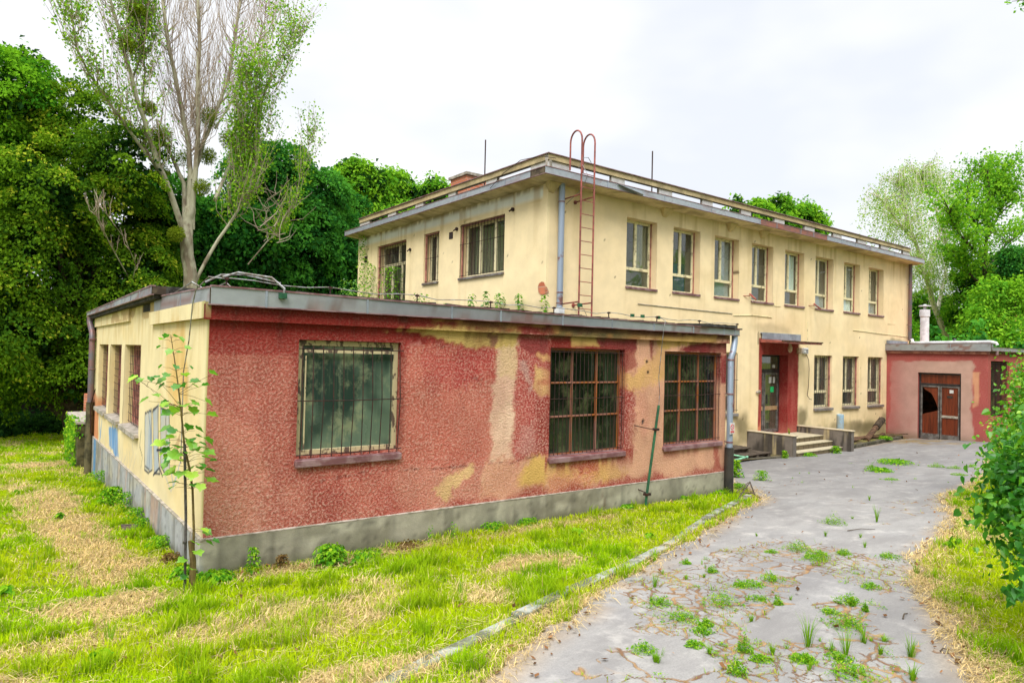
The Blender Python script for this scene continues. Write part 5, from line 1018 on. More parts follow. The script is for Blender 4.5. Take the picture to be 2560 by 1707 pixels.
# dead leaves and crumbs
x, y, r, g = scatter(16000, 2.5, 28, 1.2, seed=3); da = asdist(x, y); ok = (~in_build(x, y)) & (y < 4.3) & (g.random(len(x)) < np.where(np.abs(da) < .3, .8, np.where(da < 0, .035, .15)) + .8 * ((x > 19.6) & (y > 3.1)) + .6 * ((y > -.35) & (y < 0) & (x > 0))) & ~((x > 16.5) & (x < 19.6) & (y > 2.5)) & (y > -9)
x, y, r = x[ok], y[ok], r[ok]; N = len(x); az = g.random(N) * 6.283; sz = (.008 + .022 * g.random(N) ** 2)[:, None] * (1 + r[:, None] / 60); d = np.stack([np.cos(az), np.sin(az), g.normal(0, .35, N)], 1); s_ = np.stack([-np.sin(az), np.cos(az), g.normal(0, .35, N)], 1)
zb = gz(x, y) + .022 + .13 * ((x > 19.6) & (y > 3.1 + (x - 19.6) * .09)); P0 = np.stack([x, y, zb + sz[:, 0] * .4], 1)
V = np.stack([P0 - d * sz, P0 - s_ * sz * .6, P0 + d * sz, P0 + s_ * sz * .7], 1).reshape(-1, 3); c = np.array([(.26, .13, .06)]) * (.3 + 1.1 * g.random(N))[:, None]
o = npmesh('fallen_leaves', V, np.arange(N * 4), np.full(N, 4), m_blade, None, {'Col': np.repeat(c, 4, 0)}); tag(o, 'brown dead leaves and crumbs along the asphalt edges', 'leaf litter', kind='stuff')

# thin grass and moss rooted along the crack lines
g = np.random.default_rng(55); N = 420000; x = g.uniform(-1, 12, N); y = g.uniform(-8.5, -.3, N); ok = asdist(x, y) < -.02; x, y = x[ok], y[ok]; rg = region(x, y); d1, d2, d3 = crack_fields(x, y, rg)
dm = np.minimum(np.minimum(d1, d2), d3 + .002); pn = sst(fbm(x * 2.4, y * 2.4, 3, 411), .42, .62); ok = (dm < .010) & (g.random(len(x)) < .06 + .45 * pn * (rg > .3)); x, y, pn = x[ok], y[ok], pn[ok]; N = len(x); rn = g.random(N)
c = np.array([(.16, .30, .01)]) * (1 - rn[:, None]) + np.array([(.34, .50, .02)]) * rn[:, None]; dry = (g.random(N) < .4 - .25 * pn)[:, None]; c = np.where(dry, np.array([(.50, .36, .14)]) * (.5 + .6 * rn[:, None]), c)
o = blades('crack_grass', np.stack([x, y, gz(x, y) + .004], 1), (.008 + .035 * g.random(N) ** 2.5 + .02 * pn) , .004 * (.6 + .8 * g.random(N)), .4 + 1.4 * g.random(N), g.random(N) * 6.283, c, m_blade); tag(o, 'thin grass and moss growing in the crack lines of the asphalt', 'grass', kind='stuff')
def snap(p, rad):                      # move a plant to the nearest crack
    x = p[0] + np.linspace(-rad, rad, 15)[:, None] + np.zeros(15); y = p[1] + np.linspace(-rad, rad, 15)[None, :] + np.zeros((15, 1)); x, y = x.ravel(), y.ravel(); d = np.minimum(*crack_fields(x, y, region(x, y))[:2]); k_ = int(np.argmin(d)); return np.array([x[k_], y[k_], float(gz(x[k_], y[k_]))])
# ---------------------------------------------------------------- leaves and trees
def frame_of(n):
    n = n / np.maximum(np.linalg.norm(n, axis=1, keepdims=True), 1e-9); a = np.where(np.abs(n[:, 2:3]) < .9, [[0, 0, 1.]], [[1., 0, 0]])
    x = np.cross(a, n); x /= np.maximum(np.linalg.norm(x, axis=1, keepdims=True), 1e-9); return n, x, np.cross(n, x)
SH = {'dia': [(-.5, 0), (-.05, -.34), (.5, 0), (-.05, .34)],
      'heart': [(-.42, 0), (-.5, .22), (-.28, .4), (.05, .34), (.5, 0), (.05, -.34), (-.28, -.4), (-.5, -.22)],
      'maple': [(-.42, 0), (-.5, .2), (-.38, .44), (-.16, .36), (.02, .52), (.2, .36), (.24, .2), (.52, 0), (.24, -.2), (.2, -.36), (.02, -.52), (-.16, -.36), (-.38, -.44), (-.5, -.2)],
      'lance': [(-.5, 0), (-.1, -.13), (.5, 0), (-.1, .13)]}
def leaves(name, C, Nn, Ax, size, v, mat, parent, shape='dia', fold=.12):
    """C centre, Nn normal, Ax preferred axis (tip direction)"""
    n = Nn / np.maximum(np.linalg.norm(Nn, axis=1, keepdims=True), 1e-9); a = Ax - n * (Ax * n).sum(1, keepdims=True); a /= np.maximum(np.linalg.norm(a, axis=1, keepdims=True), 1e-6); b = np.cross(n, a)
    sh = SH[shape]; k = len(sh); S_ = np.asarray(size)[:, None]
    V = np.stack([C + a * S_ * p + b * S_ * q + n * S_ * (abs(q) * fold * 2 - (p + .5) ** 2 * .18) for p, q in sh], 1).reshape(-1, 3)
    return npmesh(name, V, np.arange(len(C) * k), np.full(len(C), k), mat, parent, {'v': np.repeat(v, k)})
def rdir(g, N):
    d = g.normal(size=(N, 3)); return d / np.linalg.norm(d, axis=1, keepdims=True)
def crown(name, lobes, mat, parent, nclump, nleaf, size, seed, crad=.6, flat_=.35, shell=(.62, 1.03), shape='dia', droop=.35, down=.0, vb=.5):
    g = np.random.default_rng(seed); Lb = np.array(lobes, float); wgt = (Lb[:, 3] * Lb[:, 4]) ** 1.0; wgt /= wgt.sum()
    li = g.choice(len(Lb), nclump, p=wgt); d = rdir(g, nclump); rad = shell[0] + (shell[1] - shell[0]) * g.random(nclump) ** .6
    cc = Lb[li, :3] + d * Lb[li, 3:6] * rad[:, None]
    cn = d * .7 + np.array([0, 0, .9]) + g.normal(0, .25, (nclump, 3)); cn, cx, cy = frame_of(cn); cr = crad * (.55 + .8 * g.random(nclump)); cv = g.random(nclump)
    ci = np.repeat(np.arange(nclump), nleaf); N = len(ci); rr = np.sqrt(g.random(N)); an = g.random(N) * 6.283
    off = (cx[ci] * np.cos(an)[:, None] + cy[ci] * np.sin(an)[:, None]) * (rr * cr[ci])[:, None] + cn[ci] * (g.normal(0, flat_, N) * cr[ci])[:, None]
    P = cc[ci] + off + np.array([0, 0, -1.]) * (droop * rr ** 2 * cr[ci])[:, None]
    nn = cn[ci] * .9 + g.normal(0, .55, (N, 3)); ax = off + np.array([0, 0, -.4 - down]) + g.normal(0, .25, (N, 3))
    v = np.clip(vb + .75 * (cv[ci] - .5) + .45 * (g.random(N) - .5), 0, 1)
    return leaves(name, P, nn, ax, size * (.6 + .7 * g.random(N)), v, mat, parent, shape), cc
def lobepx(lst, yp, jit=.0, sq=1.0, seed=0):
    out = []; r1 = random.Random(seed)
    for q in lst:
        u, v, rp = q[:3]; p = on(u, v, y=yp + r1.uniform(-jit, jit) + (q[3] if len(q) > 3 else 0)); R = rp * depth(p) / CF; out.append((p[0], p[1], p[2], R, R, R * sq))
    return out
def trunk_to(b, base, tips, r0, seed=0, mid=.45):
    r1 = random.Random(seed); base = Vector(base)
    for i, tpt in enumerate(tips):
        tpt = Vector(tpt); m1 = base.lerp(tpt, .35); m1.x = base.x + (tpt.x - base.x) * .12; m1.y = base.y + (tpt.y - base.y) * .12
        m2 = base.lerp(tpt, .7) + Vector((r1.uniform(-.3, .3), r1.uniform(-.3, .3), r1.uniform(-.2, .4)))
        q = [base, m1, m2, tpt]; b.tube(q, [r0, r0 * .62, r0 * .3, r0 * .06], 7)
def tree(label, base, lobes, mat, nclump, nleaf, size, seed, r0=.22, crad=.6, bark=None, name='tree', group=None, fill=True, **kw):
    z = float(gz(base[0], base[1])); t_ = thing(name, label, 'tree', (base[0], base[1], z), group)
    c_, cc = crown('crown', lobes, mat, t_, nclump, nleaf, size, seed, crad, **kw)
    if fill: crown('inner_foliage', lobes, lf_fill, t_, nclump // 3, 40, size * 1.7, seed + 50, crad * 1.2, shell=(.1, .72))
    b = MB(); g = np.random.default_rng(seed + 1); tips = [tuple(l[:3]) for l in lobes] + [tuple(cc[k_]) for k_ in g.choice(len(cc), min(14, len(cc)), replace=False)]
    trunk_to(b, (base[0], base[1], z - .1), tips, r0, seed); b.build('trunk', bark or m_bark2, t_, True); return t_
def px_lobes(l, sq=1.0):
    o_ = []
    for u, v, rp, D in l:
        p = CAM + ray(u, v) * D; R = rp * D / CF; o_.append((p[0], p[1], p[2], R, R, R * sq))
    return o_
def base_under(lobes, dx=0, dy=0):
    A_ = np.array(lobes); return (A_[:, 0].mean() + dx, A_[:, 1].mean() + dy)

lb = lobepx([(20, 240, 110), (-40, 330, 120), (50, 360, 90), (-80, 500, 160), (60, 170, 55), (10, 470, 120)], 24, 1., seed=1)
tree('tall bright-green leafy tree at the far left edge', base_under(lb), lb, lf_bright, 420, 130, .14, 11, .25, .7, flat_=.16, shell=(.7, 1.1), name='leafy_tree')
lb = lobepx([(190, 300, 95), (100, 330, 80), (300, 400, 100), (130, 470, 120), (250, 540, 130), (350, 560, 100, 1), (170, 660, 140), (60, 620, 120), (320, 700, 130), (250, 820, 130), (100, 840, 130), (-20, 800, 130), (370, 820, 100), (200, 900, 90), (30, 930, 80), (340, 880, 80)], 22, 1.2, seed=2)
tree('broad yellow-flowering linden left of the bare poplar', base_under(lb), lb, lf_linden, 950, 150, .125, 12, .35, .62, name='linden_tree', flat_=.13, shell=(.72, 1.12), droop=.6)
lb = lobepx([(470, 720, 90), (540, 640, 90), (430, 620, 90), (600, 700, 110), (520, 560, 70), (400, 500, 70), (640, 600, 90), (700, 690, 80)], 24.5, 1., seed=3)
tree('dark green maple growing behind the forked poplar trunk', base_under(lb, 0, .5), lb, lf_maple, 700, 60, .22, 13, .3, .7, name='maple_tree', flat_=.2)
lb = lobepx([(700, 440, 90), (770, 500, 95), (640, 420, 70), (830, 600, 85), (720, 600, 130), (800, 700, 110), (880, 680, 80), (620, 560, 90), (860, 520, 50)], 26, 1.2, seed=4)
tree('large deep-green maple between the poplar and the building', base_under(lb), lb, lf_maple, 760, 110, .18, 14, .35, .75, name='maple_tree', flat_=.12, droop=.6, shell=(.72, 1.1))
lb = lobepx([(920, 470, 60), (880, 430, 40), (860, 520, 60), (980, 480, 55), (940, 560, 80), (1040, 500, 40), (1085, 480, 35), (1010, 560, 60), (880, 620, 60)], 33, 1.2, seed=5)
tree('fresh green maple showing above the left end of the upper roof', base_under(lb), lb, lf_maple2, 620, 60, .25, 15, .3, .8, name='maple_tree', flat_=.22)
lb = lobepx([(1900, 530, 32), (1950, 525, 36), (2000, 540, 40), (2040, 560, 30), (1860, 530, 22), (1950, 580, 50), (1840, 500, 9), (2000, 600, 50)], 40, 1.2, seed=6)
tree('light green tree top rising behind the middle of the roof', base_under(lb), lb, lf_maple2, 380, 55, .42, 16, .3, 1.1, name='leafy_tree', flat_=.25)
# young poplar-like shrub in front of that maple
def shrub(label, base, lobes, mat, nclump, nleaf, size, seed, nst=24, name='shrub', cat='shrub', z=None, shape='dia', crad=.25, stem=.02, group=None, **kw):
    z = float(gz(*base)) if z is None else z; t_ = thing(name, label, cat, (base[0], base[1], z), group)
    c_, cc = crown('foliage', lobes, mat, t_, nclump, nleaf, size, seed, crad, shape=shape, **kw)
    b = MB(); g = np.random.default_rng(seed)
    for k_ in g.choice(len(cc), min(nst, len(cc)), replace=False):
        p = cc[k_]; q0 = Vector((base[0] + g.normal(0, stem * 3), base[1] + g.normal(0, stem * 3), z - .03)); m1 = q0.lerp(Vector(p), .5) + Vector((0, 0, (p[2] - z) * .12)); b.tube([q0, m1, tuple(p)], [stem, stem * .6, stem * .25], 5)
    b.build('stems', m_stem, t_); return t_
# --- fastigiate poplar with many grey limbs and mistletoe
pk = lambda a, b: (a * .4592, b * .4592)
PY = 20.5
pop = thing('poplar_tree', 'tall half-dead poplar with many bare grey limbs and mistletoe balls', 'tree', (*on(465, 720, y=PY)[:2], -1.3))
LIMBS = [([(1040, 1620), (1030, 1450), (1020, 1290), (1020, 1200), (1030, 1130)], 58, 46, 0), ([(1000, 1260), (930, 1050), (860, 890), (800, 700), (740, 520), (690, 330), (650, 180), (600, 0), (570, -120)], 26, 8, -1.2),
 ([(890, 960), (790, 830), (690, 690), (600, 570), (490, 410), (420, 270), (400, 150), (385, 0)], 15, 4, -2.0), ([(1005, 1230), (1000, 1000), (950, 880), (900, 780), (850, 650)], 22, 9, .8),
 ([(1025, 1230), (1035, 950), (1030, 800), (990, 600), (950, 400), (910, 200), (885, 0), (870, -140)], 25, 12, .4), ([(1045, 1250), (1060, 950), (1080, 700), (1075, 500), (1085, 250), (1080, 0), (1085, -140)], 24, 11, -.3),
 ([(1050, 980), (1110, 770), (1180, 600), (1250, 400), (1280, 200), (1310, 0), (1320, -120)], 20, 9, 1.0), ([(1170, 700), (1290, 510), (1380, 330), (1440, 120), (1460, -50)], 10, 3, 1.8),
 ([(1170, 1090), (1240, 920), (1270, 750), (1310, 600)], 18, 6, 2.6), ([(1060, 1540), (1160, 1350), (1260, 1200), (1340, 1080), (1390, 900), (1400, 700), (1440, 500), (1540, 300), (1610, 140)], 16, 3, -1.6),
 ([(1290, 1130), (1320, 900), (1340, 700), (1375, 420)], 9, 3, -1.8), ([(1350, 1440), (1450, 1320), (1540, 1240), (1600, 1080), (1680, 850), (1670, 680)], 6, 2, -.8), ([(720, 330 + 100), (770, 300), (740, 120), (700, -60)], 10, 4, -1.0), ([(770, 620), (790, 400), (775, 200), (760, 60)], 9, 3, -.6),
 ([(700, 1510), (600, 1330), (540, 1200), (480, 1110)], 5, 2, -3.), ([(720, 1540), (740, 1440), (680, 1300), (560, 1140)], 4, 1.5, -3.2)]
b = MB(); ptsL = []; scl = depth(on(465, 500, y=PY)) / CF * .4592
for pts, w0, w1, dy in LIMBS:
    n_ = len(pts); q = []
    for i_, (a, c) in enumerate(pts):
        f_ = i_ / (n_ - 1); q.append(on(*pk(a, c), y=PY + dy * (f_ ** .8 if n_ > 4 else f_)))
    rad = [.62 * (w0 + (w1 - w0) * (i_ / (n_ - 1))) * scl for i_ in range(n_)]
    dense = [Vector(q[0])]; rr = [rad[0]]
    for i_ in range(n_ - 1):
        for s_ in range(1, 4): dense.append(Vector(q[i_]).lerp(Vector(q[i_ + 1]), s_ / 3) + Vector((random.uniform(-1, 1), random.uniform(-1, 1), 0)) * rad[i_] * .22); rr.append(rad[i_] + (rad[i_ + 1] - rad[i_]) * s_ / 3)
    b.tube(dense, rr, 9); ptsL.append((dense, rr))
b.build('limbs', m_bark, pop, True)
tw = MB(); LP = []; r1 = random.Random(9)
def twigs(li, n, l0, l1, leaf=0., out=.35, f0=.22, rad=.013, up=1.0):
    dense, rr = ptsL[li]
    for _ in range(n):
        k_ = r1.uniform(f0, 1) * (len(dense) - 1); i_ = int(min(k_, len(dense) - 2)); p = dense[i_].lerp(dense[i_ + 1], k_ - i_); t_ = (dense[i_ + 1] - dense[i_]).normalized()
        a = r1.uniform(0, 6.283); o_ = Vector((math.cos(a), math.sin(a), 0)); L_ = r1.uniform(l0, l1); d1 = (t_ * .6 + o_ * out * 1.6 + Vector((0, 0, .3))).normalized(); d2 = (t_ * .5 + o_ * out * .6 + Vector((0, 0, up))).normalized()
        q = [p, p + d1 * L_ * .3, p + d1 * L_ * .3 + d2 * L_ * .35, p + d1 * L_ * .34 + d2 * L_ * .7 + o_ * r1.uniform(-.1, .1)]
        tw.tube(q, [rad, rad * .8, rad * .6, rad * .3], 4, cap=False)
        for _s in range(2):
            s0 = q[1].lerp(q[2], r1.random()); a = r1.uniform(0, 6.283); e = s0 + (d2 * .8 + Vector((math.cos(a), math.sin(a), 0)) * .35) * L_ * r1.uniform(.25, .5); tw.tube([s0, s0.lerp(e, .5) + Vector((0, 0, -.02)), e], [rad * .6, rad * .5, rad * .25], 3, cap=False)
            if leaf: [LP.append(s0.lerp(e, r1.random())) for _ in range(int(leaf * 4))]
        if leaf:
            for _l in range(int(leaf * 12)): k2_ = r1.uniform(.4, 3); i2 = int(min(k2_, 2)); LP.append(q[i2].lerp(q[i2 + 1], k2_ - i2))
for a in ((1, 110, .8, 3.0, .8, .55), (2, 80, .6, 2.2, 1.1, .55), (4, 170, .9, 3.2, .06, .5), (5, 150, .9, 3.2, 0, .5), (6, 150, .9, 3.2, 0, .5), (7, 120, .8, 2.8, .12, .5), (8, 14, .6, 1.2, .6), (9, 150, .8, 2.6, 1.6, .6), (10, 100, .7, 2.2, 2., .5), (11, 50, .5, 1.6, 1.5, .5), (12, 60, .6, 2.0, .9, .5), (13, 70, .6, 2.2, 1.3, .5), (3, 14, .5, 1., .3), (14, 14, .4, 1.0, 0), (15, 12, .3, .8, 0)): twigs(*a)
for k_ in range(34):                    # dead tangle on the lower right
    p = Vector(on(*pk(r1.uniform(1380, 1560), r1.uniform(1050, 1330)), y=PY + r1.uniform(-1.5, .5))); q = [p]
    d_ = Vector((r1.uniform(-1, 1), r1.uniform(-.5, .5), r1.uniform(-.2, 1))).normalized()
    for _ in range(4): d_ = (d_ + Vector((r1.uniform(-.5, .5), r1.uniform(-.4, .4), r1.uniform(-.1, .5)))).normalized(); q.append(q[-1] + d_ * r1.uniform(.25, .5))
    tw.tube(q, [.018, .015, .012, .009, .005], 4, cap=False)
tw.build('twigs', m_deadw, pop)
g = np.random.default_rng(33); C_ = np.array([tuple(p) for p in LP]) + g.normal(0, .16, (len(LP), 3)); N = len(C_)
leaves('poplar_leaves', C_, rdir(g, N) + [0, 0, .4], rdir(g, N) + [0, 0, -.3], .12 * (.6 + .6 * g.random(N)), g.random(N), lf_poplar, pop, 'dia')
MIST = [(885, 735, 58, 0), (810, 590, 42, -.5), (690, 240, 44, -1), (1130, 640, 58, 0), (1100, 1020, 48, -.4), (1130, 850, 52, .3), (960, 1275, 46, -.5), (1250, 760, 60, .8), (870, 930, 52, .3), (750, 60, 40, -1), (1000, 860, 50, .5), (1330, 400, 34, 1.5)]
for k_, (a, c, rp, dy) in enumerate(MIST):
    p = on(*pk(a, c), y=PY + dy); R = rp * scl; n_ = int(1500 * (1 if k_ < 10 else .45)); d = rdir(g, n_); q = p + d * R * (g.random(n_) ** .45)[:, None]; leaves('mistletoe', q, rdir(g, n_), d, .09 * (.6 + .7 * g.random(n_)), g.random(n_), lf_mist, pop, 'lance')
# low leafy suckers and saplings in front of the big maple
lb = lobepx([(855, 640, 20), (862, 600, 16), (900, 660, 25)], 17, .3, seed=8); 
# --- right-hand trees
def sparse_tree(label, name, limbs, Yp, bark, mat, seed, size, n_tw, lt, hang, perleaf, jit=1.2, kk=lambda a, b: (2160 + a * .5229, 360 + b * .5229)):
    r2 = random.Random(seed); g = np.random.default_rng(seed); p0 = on(*kk(*limbs[0][0][0]), y=Yp); t_ = thing(name, label, 'tree', (p0[0], p0[1], float(gz(p0[0], p0[1])))); b = MB(); sc = depth(p0) / CF * .5229; DL = []
    b.tube([(p0[0] + .2, p0[1], float(gz(p0[0], p0[1])) - .1), tuple(p0)], [limbs[0][1] * sc * 1.3, limbs[0][1] * sc], 8)
    for pts, w0, w1, dy in limbs:
        q = [Vector(on(*kk(a, c), y=Yp + dy * i_ / max(1, len(pts) - 1))) for i_, (a, c) in enumerate(pts)]; n_ = len(q); b.tube(q, [(w0 + (w1 - w0) * i_ / (n_ - 1)) * sc for i_ in range(n_)], 7); DL.append(q)
    LPp = []; 
    for q in DL:
        for _ in range(n_tw):
            k_ = r2.uniform(.25, 1) * (len(q) - 1); i_ = int(min(k_, len(q) - 2)); p = q[i_].lerp(q[i_ + 1], k_ - i_); a = r2.uniform(0, 6.283); o_ = Vector((math.cos(a), math.sin(a), 0)); L_ = r2.uniform(*lt)
            e1 = p + o_ * L_ * .6 + Vector((0, 0, L_ * (.45 if hang else .5))); e2 = e1 + o_ * L_ * .25 + Vector((0, 0, -L_ * hang)) if hang else e1 + o_ * L_ * .4 + Vector((0, 0, L_ * .15))
            b.tube([p, p.lerp(e1, .5) + Vector((0, 0, .1)), e1, e2], [.035, .025, .018, .006], 4, cap=False)
            for _l in range(perleaf): f_ = r2.random(); LPp.append(e1.lerp(e2, f_ * 1.3) if r2.random() < .7 else p.lerp(e1, f_))
    b.build('limbs', bark, t_, True); C_ = np.array([tuple(x) for x in LPp]); N = len(C_); C_ = C_ + g.normal(0, jit * .25, (N, 3)) * [1, 1, .9]
    leaves('leaves', C_, rdir(g, N) + [0, 0, .6], rdir(g, N) + [0, 0, -.8], size * (.6 + .7 * g.random(N)), g.random(N), mat, t_); return t_, DL
BL_ = [([(400, 940), (330, 760), (300, 640), (250, 480), (220, 400), (180, 300)], 14, 3, 0), ([(350, 800), (390, 620), (400, 500), (350, 330), (325, 110)], 10, 2, 1.5), ([(250, 480), (170, 380), (80, 260)], 5, 1.5, -1), ([(300, 640), (360, 420), (420, 140)], 6, 1.5, 2), ([(330, 760), (280, 600), (230, 560)], 6, 2, -1.5), ([(220, 400), (180, 230), (150, 170)], 4, 1, 1), ([(350, 330), (280, 180), (250, 140)], 4, 1, 1)]
sparse_tree('tall birch with thin drooping twigs right of the upper building', 'birch_tree', BL_, 16, m_birchb, lf_birch, 41, .15, 60, (1.0, 2.6), 1.0, 46, 1.0)
ML_ = [([(600, 940), (590, 760), (575, 580), (590, 400), (600, 250), (590, 120)], 14, 3, 0), ([(575, 590), (540, 420), (490, 260), (510, 130)], 7, 2, 1), ([(590, 450), (660, 300), (700, 200)], 7, 2, -1), ([(585, 600), (680, 480), (780, 400), (860, 300)], 7, 2, 1), ([(575, 560), (500, 480), (430, 400), (400, 300)], 6, 2, -1), ([(590, 300), (640, 180), (680, 110)], 4, 2, 0), ([(590, 700), (480, 600), (440, 520)], 6, 2, 1)]
sparse_tree('tall light-green maple with open crown at the right edge', 'maple_tree', ML_, 12, m_bark2, lf_maple2, 42, .24, 46, (.7, 1.9), 0, 44, 1.3)
kr = lambda a, b: (2160 + a * .5229, 360 + b * .5229)
def krl(l): return [(*kr(a, c), rp * .5229) + tuple(r_) for a, c, rp, *r_ in l]
lb = lobepx(krl([(640, 640, 120), (560, 700, 120), (720, 600, 110), (500, 800, 110), (640, 820, 120), (770, 740, 110), (480, 620, 70), (560, 880, 90), (740, 870, 90), (690, 780, 90)]), 13, 1.2, seed=9)
tree('dense mid-green tree below the open-crowned maple', base_under(lb), lb, lf_maple2, 520, 55, .22, 17, .2, .7, name='leafy_tree', flat_=.3)
lb = lobepx(krl([(700, 560, 70), (760, 640, 90), (720, 700, 80), (800, 560, 80)]), 10, .6, seed=12)
tree('dark green crown overlapping the right edge above the side block', base_under(lb), lb, lf_maple, 220, 55, .2, 18, .15, .6, name='leafy_tree')
lb = lobepx(krl([(260, 780, 70), (250, 880, 60), (330, 880, 80), (420, 860, 80), (380, 760, 50), (300, 700, 30)]), 18, 1., seed=10)
tree('ivy-covered bushy tree behind the white flue', base_under(lb), lb, lf_bright, 360, 55, .2, 19, .15, .6, name='leafy_tree')
lb = lobepx([(2268, 815, 16), (2270, 850, 18), (2264, 780, 10)], 7.8, .2, seed=11)
shrub('small green conifer-like bush between downpipe and white flue', base_under(lb), lb, lf_bright, 60, 60, .09, 20, 12, 'bush', 'bush', crad=.3)
lb = px_lobes([(2450, 800, 36, 44), (2500, 830, 34, 43), (2545, 800, 34, 44), (2560, 735, 36, 44), (2480, 740, 40, 45), (2530, 855, 26, 42)])
tree('bushy tree screening the ochre building at the right edge', base_under(lb), lb, lf_maple2, 170, 60, .22, 28, .15, .8, name='leafy_tree', fill=False)
# yellow building far right
yb = thing('far_building', 'distant ochre-yellow building glimpsed between the trees at the right edge', 'building', (62, 6, -.6))
b = MB(); b.box((58, -8, -.8), (72, 10.2, 6.7)); b.build('wall', m_yellowfar, yb); b = MB(); b.box((57.8, -8.2, 6.7), (72.2, 10.4, 6.85)); b.build('roof', m_felt, yb)
b = MB(); [b.box((57.97, -6.2 + i * 3, 1 + 2.4 * j), (57.995, -5.2 + i * 3, 2.4 + 2.4 * j)) for i in range(5) for j in range(2)]; b.build('window', m_frost2, yb)
# --- far hedges that close the view at ground level
def hedge(label, pts, h, nclump, mat, seed, size=.22, nm='hedge', z0=None):
    g = np.random.default_rng(seed); P = np.array(pts, float); lob = []
    for i_ in range(len(P) - 1):
        n_ = max(1, int(np.hypot(*(P[i_ + 1] - P[i_])) / 1.6))
        for k_ in range(n_):
            q = P[i_] + (P[i_ + 1] - P[i_]) * k_ / n_; z = float(gz(*q)); hh = h * (.8 + .4 * g.random()); lob.append((q[0] + g.normal(0, .3), q[1] + g.normal(0, .3), z + hh * .45, 1.3, 1.3, hh * .55))
    t_ = thing(nm, label, 'hedge', (*P.mean(0), float(gz(*P.mean(0))))); crown('foliage', lob, mat, t_, nclump, 45, size, seed, .7, shell=(.2, 1.05)); b = MB(); [b.tube([(l[0], l[1], l[2] - l[5] * .8), (l[0] + .1, l[1], l[2] + l[5] * .3)], [.06, .02], 5) for l in lob]; b.build('stems', m_bark2, t_); return t_
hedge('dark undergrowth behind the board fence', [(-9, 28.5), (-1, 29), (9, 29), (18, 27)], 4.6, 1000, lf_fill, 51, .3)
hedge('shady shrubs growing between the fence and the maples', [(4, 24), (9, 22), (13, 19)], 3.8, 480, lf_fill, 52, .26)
hedge('green undergrowth beyond the right-hand block', [(33, 9), (40, 8), (46, 2), (44, -5)], 5.0, 620, lf_maple, 53, .3)
# board fence
fn = thing('board_fence', 'dark board fence in deep shade under the trees on the left', 'fence', (-3, 26.5, -1.2)); b = MB(); r2 = random.Random(4)
x = -9.5
while x < 6.2: b.box((x, 26.5 + r2.uniform(-.01, .01), -1.25), (x + .16, 26.53 + r2.uniform(0, .01), .75 + r2.uniform(-.05, .05))); x += .165
b.build('boards', m_fence, fn); b = MB(); [b.box((-9.5, 26.55, z), (6.2, 26.62, z + .1)) for z in (-.8, .4)]; b.build('fence_rail', m_fence, fn)
for i in range(7): b = MB(); b.box((-9.2 + i * 2.5, 26.62, -1.3), (-9.08 + i * 2.5, 26.74, .85)); b.build('fence_post', m_fence, fn)
pl = thing('leaning_plank', 'long plank leaning against the dark board fence', 'plank', (-1.9, 25.9, -1.2)); b = MB(); b.tube([(-2.9, 25.7, -1.25), (-1.5, 26.45, .3)], .07, 4); b.build('plank', m_log, pl)
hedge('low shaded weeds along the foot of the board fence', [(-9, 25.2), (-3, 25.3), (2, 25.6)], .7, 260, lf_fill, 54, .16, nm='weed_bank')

# --- low ivy wall behind the annex
iw = thing('low_garden_wall', 'low mossy wall with a capping stone half covered in ivy behind the mossy downpipe', 'wall', (-.35, 13, -.8))
wx = on(192, 1160, y=12.2)[0]; zt_ = on(200, 1056, y=12.2)[2]; b = MB(); b.box((wx, 12.2, -1.0), (wx + .5, 15.2, zt_ - .04)); b.build('wall', m_moss, iw); b = MB(); b.box((wx - .05, 12.15, zt_ - .04), (wx + .55, 15.25, zt_ + .02)); b.build('capping', m_sillc, iw)
b = MB(); xp = on(212, 1000, y=15.4)[0]; b.box((xp, 15.4, -1), (xp + .25, 15.7, on(215, 985, y=15.4)[2])); tag(b.build('brick_pillar', m_brick), 'narrow brick pillar standing behind the ivy-covered low wall', 'pillar')
g = np.random.default_rng(61); n_ = 2600; C_ = np.stack([np.where(g.random(n_) < .75, wx - .04 + g.normal(0, .04, n_), g.uniform(wx, wx + .5, n_)), g.uniform(12.1, 15.2, n_), g.uniform(-1.0, zt_ + .05, n_)], 1); C_ = C_[fbm(C_[:, 1] * 2, C_[:, 2] * 2, 3, 62) > .46]; n_ = len(C_)
iv = leaves('ivy', C_, np.tile([-1., -.4, .5], (n_, 1)) + g.normal(0, .4, (n_, 3)), np.tile([0, 0, -1.], (n_, 1)) + g.normal(0, .4, (n_, 3)), .08 * (.6 + .6 * g.random(n_)), g.random(n_), lf_ground, None, 'heart'); tag(iv, 'green ivy creeping over the low wall beside the mossy downpipe', 'ivy')

# --- maple sapling tied to a stake at the annex corner
stake = thing('stake', 'thin grey steel stake standing at the annex corner beside the sapling', 'stake', (-.25, -.45, 0)); b = MB(); b.tube([(-.25, -.45, -.05), (-.262, -.45, .7), (-.295, -.45, 1.42)], .013, 8); b.build('rod', m_barl, stake, True); b = MB(); [b.tube([(-.25 - .03 * z, -.45, z), (-.25 - .03 * z, -.45, z + .02)], .02, 8) for z in (.45, 1.33)]; b.build('tie', m_black, stake)
sap = thing('maple_sapling', 'slender young maple sapling growing against the annex corner', 'tree', (-.18, -.45, 0))
SP = [Vector(on(*k2(a, c), y=-.45 + dy)) for a, c, dy in ((600, 1480, 0), (606, 1240, .0), (600, 1050, .02), (585, 950, 0), (562, 850, 0), (548, 700, -.02), (532, 560, -.02), (515, 440, 0), (498, 330, 0))]
b = MB(); b.tube(SP, [.016, .012, .011, .011, .010, .009, .007, .005, .003], 7)
g = np.random.default_rng(71); r2 = random.Random(71); LS = []
